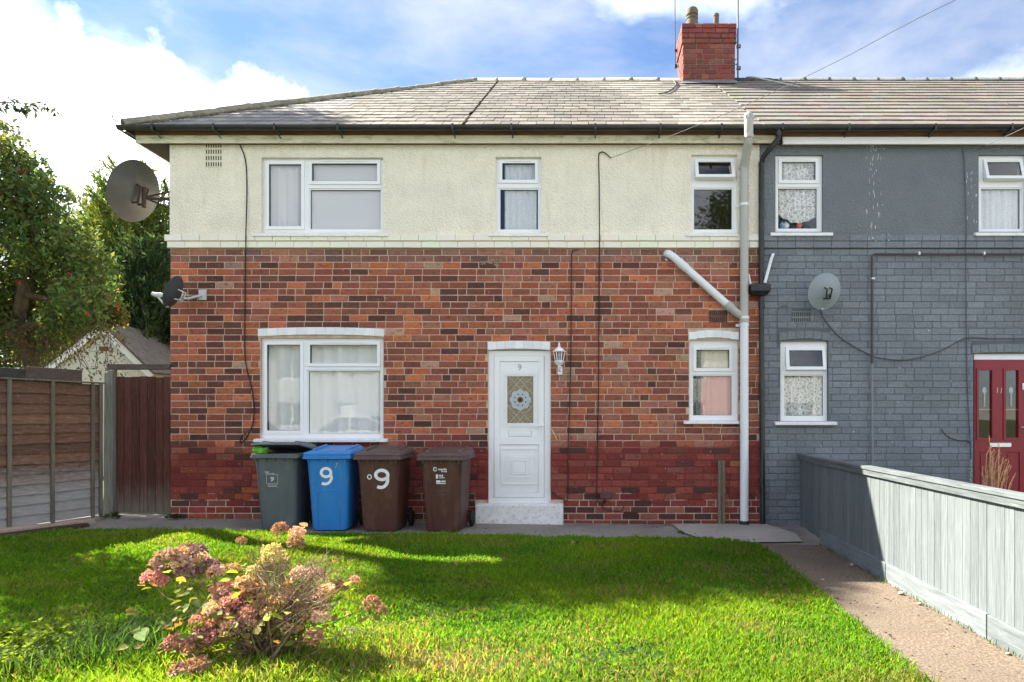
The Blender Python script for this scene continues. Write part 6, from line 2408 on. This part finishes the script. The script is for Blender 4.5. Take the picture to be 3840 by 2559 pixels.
def hyd_stem(p, r0=.0045, r1=.0018, spread=.10):
    b = np.array([rs.normal() * spread, rs.normal() * spread * .7, 0.0])
    p = np.array(p)
    m1 = b + (p - b) * .35 + np.array([0, 0, .05]) + rs.normal(size=3) * .02
    m2 = b + (p - b) * .7 + np.array([0, 0, .04]) + rs.normal(size=3) * .025
    stem.tube([tuple(b), tuple(m1), tuple(m2), tuple(p)], [r0, r0 * .8, r0 * .55, r1], 5)
    return m2


LP_, LT, LD = [], [], []
for i, (px_, py_, pr, col) in enumerate(heads):
    Yh = HY + (2260 - py_) / 250 * .30 + random.uniform(-.08, .08)
    Yh = max(-5.62, min(-4.72, Yh))
    c = np.array((FX(px_, Yh), Yh, FZ(py_, Yh))) - H0
    c[2] = max(c[2], .05)
    r = pr * (D + Yh) / FPX * 1.12
    o = link('flower_head', hm[i % 5], hyd)
    o.location = c
    o.scale = (r, r, r)
    o.rotation_euler = (random.uniform(-.4, .4), random.uniform(-.4, .4), random.uniform(0, 6))
    v = random.uniform(.85, 1.15)
    gm = sum(col) / 3
    col = tuple(.74 * q + .26 * gm * w_ for q, w_ in zip(col, (1.15, .98, .85)))
    o.color = (col[0] * v, col[1] * v * random.uniform(.9, 1.1), col[2] * v, 1)
    m2 = hyd_stem(c - np.array([0, 0, r * .5]))
    for q in range(rs.integers(1, 5)):
        LP_.append(c + rs.normal(size=3) * r * .8 - np.array([0, 0, r * .9]))
        LD.append(rs.normal(size=3) * np.array([1, 1, .5]))
        LT.append([(.20, .24, .035), (.26, .25, .04), (.30, .17, .05), (.10, .17, .03), (.33, .24, .10)][rs.integers(0, 5)])
for k in range(100):
    # bare upright twigs in the middle, sprawling ones to the sides
    if k < 85:
        px_, py_ = rs.uniform(930, 1300), rs.uniform(2050, 2250)
    else:
        a = rs.uniform(-.15, math.pi + .15)
        px_, py_ = 1000 + 440 * math.cos(a) * rs.uniform(.5, 1), 2430 - 330 * abs(math.sin(a)) * rs.uniform(.3, 1)
    Yh = HY + rs.uniform(-.35, .40)
    c = np.array((FX(px_, Yh), Yh, FZ(py_, Yh))) - H0
    c[2] = max(c[2], .04)
    m2 = hyd_stem(c, .0034, .0012, .12)
    for q in range(2):
        e = m2 + (c - m2) * rs.random() + 0
        stem.tube([tuple(m2), tuple((m2 + e) / 2 + rs.normal(size=3) * .03), tuple(e + rs.normal(size=3) * .09)], [.003, .002, .001], 4)
st_o = stem.build('stems', M['twig'], hyd)
st_o['kind'] = 'stuff'
lm_ = []
for k in range(4):
    mb = MB()
    N = 6
    vs, fs = [], []
    for i in range(N + 1):
        t = i / N
        w = .36 * math.sin(math.pi * (t ** .8)) + .002
        for j, sgn in enumerate((-1, 0, 1)):
            vs.append((sgn * w, t, -.25 * t * t * (.4 + .3 * k) + (.08 if sgn else 0)))
    for i in range(N):
        for j in range(2):
            q = i * 3 + j
            fs.append((q, q + 1, q + 4, q + 3))
    mb.add(vs, fs)
    lm_.append(mb.mesh('leaf', M['leaf'], True))
for (px_, py_, sz, col) in ((530, 2362, .11, (.14, .22, .05)), (590, 2368, .08, (.13, .22, .05)), (850, 2150, .07, (.30, .36, .04)), (865, 2175, .06, (.26, .36, .04)), (630, 2150, .06, (.45, .38, .05)), (660, 2172, .06, (.40, .38, .05)), (1020, 2310, .08, (.30, .34, .04)), (1005, 2330, .08, (.26, .33, .04)), (880, 2360, .07, (.22, .27, .04)), (770, 2430, .10, (.24, .26, .05)), (800, 2420, .08, (.22, .25, .05)), (830, 2450, .09, (.20, .24, .05)), (1285, 2180, .06, (.40, .36, .06)), (1310, 2185, .06, (.40, .34, .06)), (1320, 2215, .05, (.30, .30, .05)), (1165, 2370, .06, (.22, .30, .05)), (1180, 2390, .06, (.20, .28, .05)), (680, 2345, .07, (.16, .2, .05)), (470, 2290, .06, (.22, .18, .05)), (985, 2190, .06, (.5, .28, .06)), (720, 2250, .07, (.12, .16, .05)), (765, 2280, .07, (.12, .15, .05)), (640, 2270, .06, (.14, .16, .05))):
    LP_.append(np.array((FX(px_, -5.35), -5.35, FZ(py_, -5.35))) - H0)
    LD.append(rs.normal(size=3) * np.array([1, .6, .4]))
    LT.append((*col, sz))
for k in range(170):
    a, q = rs.uniform(0, math.pi), rs.uniform(.25, .95)
    p = np.array([.62 * math.cos(a) * q - .12, rs.uniform(-.30, .25), .06 + .48 * math.sin(a) * q])
    LP_.append(p)
    LD.append(rs.normal(size=3))
    LT.append([(.16, .20, .04), (.22, .22, .05), (.12, .17, .04), (.26, .20, .07), (.24, .15, .07), (.30, .28, .08)][rs.integers(0, 6)])
for p, d, c in zip(LP_, LD, LT):
    o = link('leaf', random.choice(lm_), hyd)
    p[2] = max(.03, p[2])
    o.location = p
    o.rotation_euler = (random.uniform(-.6, .9), random.uniform(-.7, .7), math.atan2(d[1], d[0]))
    s = c[3] if len(c) > 3 else random.uniform(.035, .065)
    o.scale = (s, s, s)
    o.color = (*c[:3], 1)

# dry plume grass beyond the fence in front of the red door
pl = thing('dry_plume_grass', 'dry straw-coloured plume grass rising behind the fence by the red door', 'plant', (FX(3705, -.9), -.9, zg(5.2)))
ps = MB()
for k in range(20):
    bx, by = random.uniform(-.10, .10), random.uniform(-.08, .08)
    Hh = random.uniform(.75, 1.10) if k > 3 else random.uniform(1.15, 1.32)
    lx = random.uniform(-.06, .22) if k > 3 else random.uniform(-.08, .06)
    pts = [(bx, by, 0), (bx + lx * .3, by, Hh * .5), (bx + lx * .7, by, Hh * .85), (bx + lx + (.05 if k % 3 == 0 else 0), by, Hh * (1.0 if k % 3 else .93))]
    ps.tube(pts, [.005, .004, .006, .003], 5)
    for q in range(10):
        t = .72 + .28 * q / 10
        p = Vector(pts[1]).lerp(Vector(pts[3]), (t - .5) * 2)
        ps.tube([p, p + Vector((random.uniform(-.03, .03), random.uniform(-.03, .03), .035))], [.004, .001], 4)
ps.build('stalks', M['straw'], pl)['kind'] = 'stuff'
sl_ = thing('dry_plume_grass', 'single pale seed stalk behind the fence left of the red door', 'plant', (FX(3641, -.7), -.7, zg(5.0)))
q = MB()
Hh = FZ(1722, -.7) - zg(5.0)
q.tube([(0, 0, 0), (.0, 0, Hh * .5), (.005, 0, Hh)], [.004, .003, .002], 5)
for k in range(26):
    z = Hh * random.uniform(.70, 1.0)
    q.tube([(0, 0, z), (random.uniform(-.018, .018), random.uniform(-.02, .02), z + .015)], [.006, .002], 4)
q.build('stalks', M['white_cable'], sl_)['kind'] = 'stuff'


def fallen_leaf(label, x, y, s, group=None):
    mb = MB()
    N = 6
    vs, fs = [], []
    for i in range(N + 1):
        t = i / N
        w = .4 * math.sin(math.pi * t ** .8) + .01
        for sgn in (-1, 0, 1):
            vs.append((sgn * w * s, (t - .5) * s, s * (.35 * abs(sgn) * w * 2 + .15 * math.sin(t * 5) + .12)))
    for i in range(N):
        for j in range(2):
            q = i * 3 + j
            fs.append((q, q + 1, q + 4, q + 3))
    o = mb.add(vs, fs).build('dead_leaf', M['dead_leaf'], smooth=True)
    o.location = (x, y, zg(x) + .028)
    o.rotation_euler = (0, 0, random.uniform(0, 6))
    return tag(o, label, 'leaf', group)


fallen_leaf('curled brown dead leaf lying alone on the shaded lawn in front of the door', FX(2158, -1.7), -1.72, .10)
fallen_leaf('small brown leaf beside the curled dead leaf on the lawn', FX(2135, -1.7), -1.80, .06)
pb = MB().lathe([(.01, 0), (.02, .005), (.022, .012), (.012, .02)], 8).mesh('pebble', M['flaunching'], True)
for i, (px_, py_) in enumerate(((3195, 2122), (3085, 2178), (3448, 2268), (3380, 2230), (3780, 2455))):
    o = link('pebble', pb)
    s_ = (py_ - VPY) / (CAM_Z - zg(2.4))
    dist = FPX / s_
    o.location = ((px_ - VPX) / s_, dist - D, zg(2.4))
    o.scale = (random.uniform(.6, 1.2),) * 3
    tag(o, ('white stone at the fence foot near the first gravel board joint', 'pale flat stone on the shaded side path near the lawn', 'pale stone at the fence foot where the sunlit path begins', 'small pale stone at the fence foot just inside the shade', 'pale stone at the fence foot in the bottom right corner')[i], 'stone', 'pale stones on the side path')

# ------------------------------------------------------------------ across the street (seen mirrored in the window panes)


def street_house(label, x0, x1, wallc):
    t = thing('street_house', label, 'house', ((x0 + x1) / 2, -26.0, -.05), 0, 'houses across the street')
    w = (x1 - x0) / 2
    holes = [(-w + .8, -w + 2.4, .9, 2.2), (w - 2.4, w - .8, .9, 2.2), (-w + .8, -w + 2.4, 3.4, 4.6), (w - 2.4, w - .8, 3.4, 4.6), (-.5, .5, .1, 2.2)]
    MB().plate(-w, w, 0, 5.2, holes, 0, -.3).box(-w, w, -6, -.31, 0, 5.2).build('wall', render_mat('far_render', wallc), t)
    MB().loft([[(-w - .3, .4, 5.1), (w + .3, .4, 5.1), (w + .3, -6.4, 5.1), (-w - .3, -6.4, 5.1)], [(-w - .3, -2.9, 7.5), (w + .3, -2.9, 7.5), (w + .3, -3.1, 7.5), (-w - .3, -3.1, 7.5)]]).build('roof', simple('far_roof', (.16, .10, .075), .9, .3, 6, .4), t)
    for h in holes[:4]:
        f = MB().plate(h[0], h[1], h[2], h[3], [(h[0] + .07, (h[0] + h[1]) / 2 - .03, h[2] + .07, h[3] - .07), ((h[0] + h[1]) / 2 + .03, h[1] - .07, h[2] + .07, h[3] - .07)], -.08, -.14).build('window', M['upvc'], t)
        MB().box(h[0] + .06, h[1] - .06, -.12, -.11, h[2] + .06, h[3] - .06).build('pane', M['gasket'], f)
    h = holes[4]
    MB().box(h[0], h[1], -.14, -.08, h[2], h[3]).build('door', M['upvc'], t)
    MB().box(w - 1.0, w - .2, -3.4, -2.6, 7.2, 8.6).build('chimney', SIDE, t)


for k, (a, b, c, lab) in enumerate(((-17, -8, (.60, .60, .60), 'pale grey rendered house across the street, left of the three'), (-7, 3, (.62, .63, .64), 'pale rendered house across the street facing the brick house'), (4, 13, (.60, .58, .55), 'sandy rendered house across the street facing the grey house'))):
    street_house(lab, a, b, c)


def parked_car(label, x, y, rz, paint):
    t = thing('parked_car', label, 'car', (x, y, -.08), rz, 'cars parked in the street')
    low_ = [(-2.05, .45), (-2.0, .75), (-1.2, .92), (.9, .95), (1.95, .92), (2.1, .62), (2.08, .35), (-2.0, .30)]
    rings = []
    for yy, k in ((-.86, .94), (-.80, 1.0), (.80, 1.0), (.86, .94)):
        rings.append([(px_ * (1 if k == 1 else .985), yy, .3 + (pz - .3) * k) for px_, pz in low_])
    MB().loft(rings).build('body', paint, t, bevel=.04)
    cab = [(-1.25, .90), (-.45, 1.42), (.75, 1.47), (1.75, .93)]
    rings = []
    for yy, k in ((-.80, 0), (-.62, 1), (.62, 1), (.80, 0)):
        rings.append([(px_ * .98, yy, pz if pz < 1 else (.92 + (pz - .92) * (k if k else .05))) for px_, pz in cab])
    MB().loft(rings).build('cabin_glass', M['car_glass'], t)
    MB().tube([(-1.22, -.78, .93), (-.46, -.64, 1.43), (.76, -.64, 1.48), (1.74, -.78, .95)], .035, 6).tube([(-1.22, .78, .93), (-.46, .64, 1.43), (.76, .64, 1.48), (1.74, .78, .95)], .035, 6).box(-.48, .78, -.66, .66, 1.43, 1.49).box(.10, .18, .60, .80, .93, 1.45).build('roof', paint, t, bevel=.02)
    wm = MB().lathe([(.10, -.10), (.27, -.10), (.31, -.06), (.31, .06), (.27, .10), (.10, .10)], 20).mesh('wheel', M['rubber'], True)
    for sx in (-1.3, 1.32):
        for sy in (-.78, .78):
            o = link('wheel', wm, t)
            o.location = (sx, sy, .33)
            o.rotation_euler = (R(90), 0, 0)
    for sy in (-.6, .6):
        MB().box(-2.06, -1.99, sy - .16, sy + .16, .62, .74).build('headlight', M['chrome'], t, bevel=.02)


M['car_glass'] = simple('car_glass', (.02, .022, .025), .05, .1, spec=.8)
parked_car('silver hatchback parked in the street, mirrored in the large ground floor window', -8.9, -16.7, R(3), simple('silver_paint', (.60, .62, .65), .25, .03, spec=.6))
parked_car('white car parked in the street beside the silver hatchback', -13.2, -16.6, R(180), simple('white_car', (.80, .80, .80), .25, .03, spec=.6))
clC = [((7.0 + random.uniform(-1.3, 1.5), -19.5 + random.uniform(-1, 1), 8.6 + random.uniform(-2.4, 2.6)), random.uniform(.8, 1.3)) for _ in range(16)]
broadleaf('street tree behind the photographer, mirrored in the small upper window', (7.0, -19.5, -.08), clC, (7.0, -19.5, 7.5), .2, [(.06, .10, .035), (.045, .08, .03), (.09, .11, .03)], [3, 3, 1], 10, 200, .16, .5)

# ------------------------------------------------------------------ small marks: droppings, paint spots, debris
rsd = random.Random(5)


def spots(name, parent, mat, pts, yy, kind='stuff'):
    mb = MB()
    for x, z, w, h in pts:
        n = 7
        ring = [(x + w * math.cos(2 * math.pi * k / n) * rsd.uniform(.7, 1.2), yy, z + h * math.sin(2 * math.pi * k / n) * rsd.uniform(.7, 1.2)) for k in range(n)]
        mb.add(ring, [tuple(range(n))])
    o = mb.build(name, mat, parent)
    o['kind'] = kind
    return o


pts = []
for k in range(46):
    px_ = rsd.choice((3258, 3278, 3268, 3300)) + rsd.gauss(0, 6)
    py_ = 545 + 330 * rsd.random() ** 1.7
    pts.append((FX(px_), FZ(py_), rsd.uniform(.0012, .0035), rsd.uniform(.010, .045)))
for k in range(16):
    pts.append((FX(3240 + 95 * rsd.random()), FZ(rsd.choice((550, 560, 885, 893, 900)) + rsd.gauss(0, 6)), rsd.uniform(.002, .007), rsd.uniform(.004, .014)))
for k in range(16):
    pts.append((FX(3620 + rsd.uniform(0, 45)), FZ(640 + 200 * rsd.random()), rsd.uniform(.0015, .0035), rsd.uniform(.008, .035)))
spots('droppings', grey, M['white_print'], [p for p in pts if p[1] > Z_BAND2], -.0135)
spots('droppings', band, M['white_print'], [p for p in pts if p[1] <= Z_BAND2], -.0425)
pts = [(FX(rsd.uniform(2900, 3640)), FZ(rsd.uniform(960, 1700)), rsd.uniform(.002, .006), rsd.uniform(.002, .008)) for _ in range(34)]
spots('paint_spot', wg, M['white_print'], pts, -.0045)
pts = []
for k in range(120):
    x_, z_ = rsd.uniform(XL + .1, XP - .3), rsd.uniform(.1, 3.6)
    if any(h[0] - .05 < x_ < h[1] + .05 and h[2] - .1 < z_ < h[3] + .2 for h in holes_low):
        continue
    pts.append((x_, z_, rsd.uniform(.003, .009), rsd.uniform(.004, .012)))
for cx, cy, n, sx, sy in ((1845, 985, 26, 22, 6), (2690, 990, 20, 40, 12), (2545, 968, 16, 22, 14)):
    for k in range(n):
        pts.append((FX(cx + rsd.gauss(0, sx)), FZ(cy + rsd.gauss(0, sy)), rsd.uniform(.006, .016), rsd.uniform(.004, .012)))
spots('paint_spot', wall9, M['flaunching'], pts, -.0045)
db = MB()
for k in range(260):
    x_ = rsd.uniform(-5.4, 2.3)
    y_ = rsd.choice((-.03 - .12 * rsd.random(), rsd.uniform(-1.25, -.1), -1.2 + .1 * rsd.random()))
    r_ = rsd.uniform(.004, .016)
    z_ = zg(x_) + (.016 if x_ > 1.15 else -.002)
    db.add([(x_ + r_ * math.cos(2 * math.pi * q / 5) * rsd.uniform(.5, 1.4), y_ + r_ * math.sin(2 * math.pi * q / 5) * rsd.uniform(.5, 1.4), z_) for q in range(5)] + [(x_, y_, z_ + r_ * .6)], [(q, (q + 1) % 5, 5) for q in range(5)])
for k in range(160):
    y_ = rsd.uniform(-6.5, -1.4)
    x_ = rsd.choice((rsd.uniform(2.0, 2.65), 2.62 + .04 * rsd.random(), 2.02 + .05 * rsd.random()))
    r_ = rsd.uniform(.004, .012)
    z_ = zg(x_) + .001
    db.add([(x_ + r_ * math.cos(2 * math.pi * q / 5), y_ + r_ * math.sin(2 * math.pi * q / 5), z_) for q in range(5)] + [(x_, y_, z_ + r_ * .7)], [(q, (q + 1) % 5, 5) for q in range(5)])
o = db.build('path_debris', simple('debris', (.06, .045, .035), .95, .6, 40))
o['kind'] = 'stuff'
# rough grass and weeds along the foot of the walls, the fence and the lawn edge; litter in the turf
rse = np.random.default_rng(8)
Vs, Ts = [], []
for k in range(1500):
    m = k % 5
    if m == 0:
        x_, y_ = rse.uniform(-5.5, 2.3), -.01 - abs(rse.normal()) * .03
        if rse.random() < .6:
            x_ = rse.choice([-5.3, -1.35, .62, 1.85, 2.2]) + rse.normal() * .12
    elif m == 1:
        y_ = rse.uniform(-6.2, -1.4)
        x_ = 2.745 + .0158 * (y_ + 1.32) - .045 - abs(rse.normal()) * .015
    else:
        y_ = rse.uniform(-6.3, -1.7)
        x_ = 1.97 + .03 * (y_ + 1.5) + abs(rse.normal()) * .035
    h_ = rse.uniform(.015, .05)
    a_ = rse.random() * 6.28
    d_ = np.array([math.cos(a_), math.sin(a_), 0]) * h_ * rse.uniform(.2, .9)
    sd_ = np.array([-math.sin(a_), math.cos(a_), 0]) * .003
    p0 = np.array([x_, y_, zg(x_)])
    Vs += [p0, p0 + d_ * .4 + sd_ + np.array([0, 0, h_ * .6]), p0 + d_ + np.array([0, 0, h_]), p0 + d_ * .4 - sd_ + np.array([0, 0, h_ * .6])]
    Ts.append(np.array((.10, .17, .03)) * rse.uniform(.5, 1.3))
np_mesh('edge_grass', np.array(Vs), 4, np.array(Ts), M['grass'], None, 'stuff')
NL = 260
x = -5.5 + 7.3 * rse.random(NL)
y = -1.5 - 4.6 * rse.random(NL)
P = np.stack([x, y, -.04 - .0125 * x + .03 + .02 * rse.random(NL)], 1)
d = rse.normal(size=(NL, 3))
d[:, 2] *= .2
np_mesh('leaf_litter', leaf_quads(P, .026, .6, rse, 3.0, 0, d), 4, np.array([(.26, .17, .08), (.34, .26, .12), (.16, .09, .05)])[rse.integers(0, 3, NL)], M['leaf'], None, 'stuff')
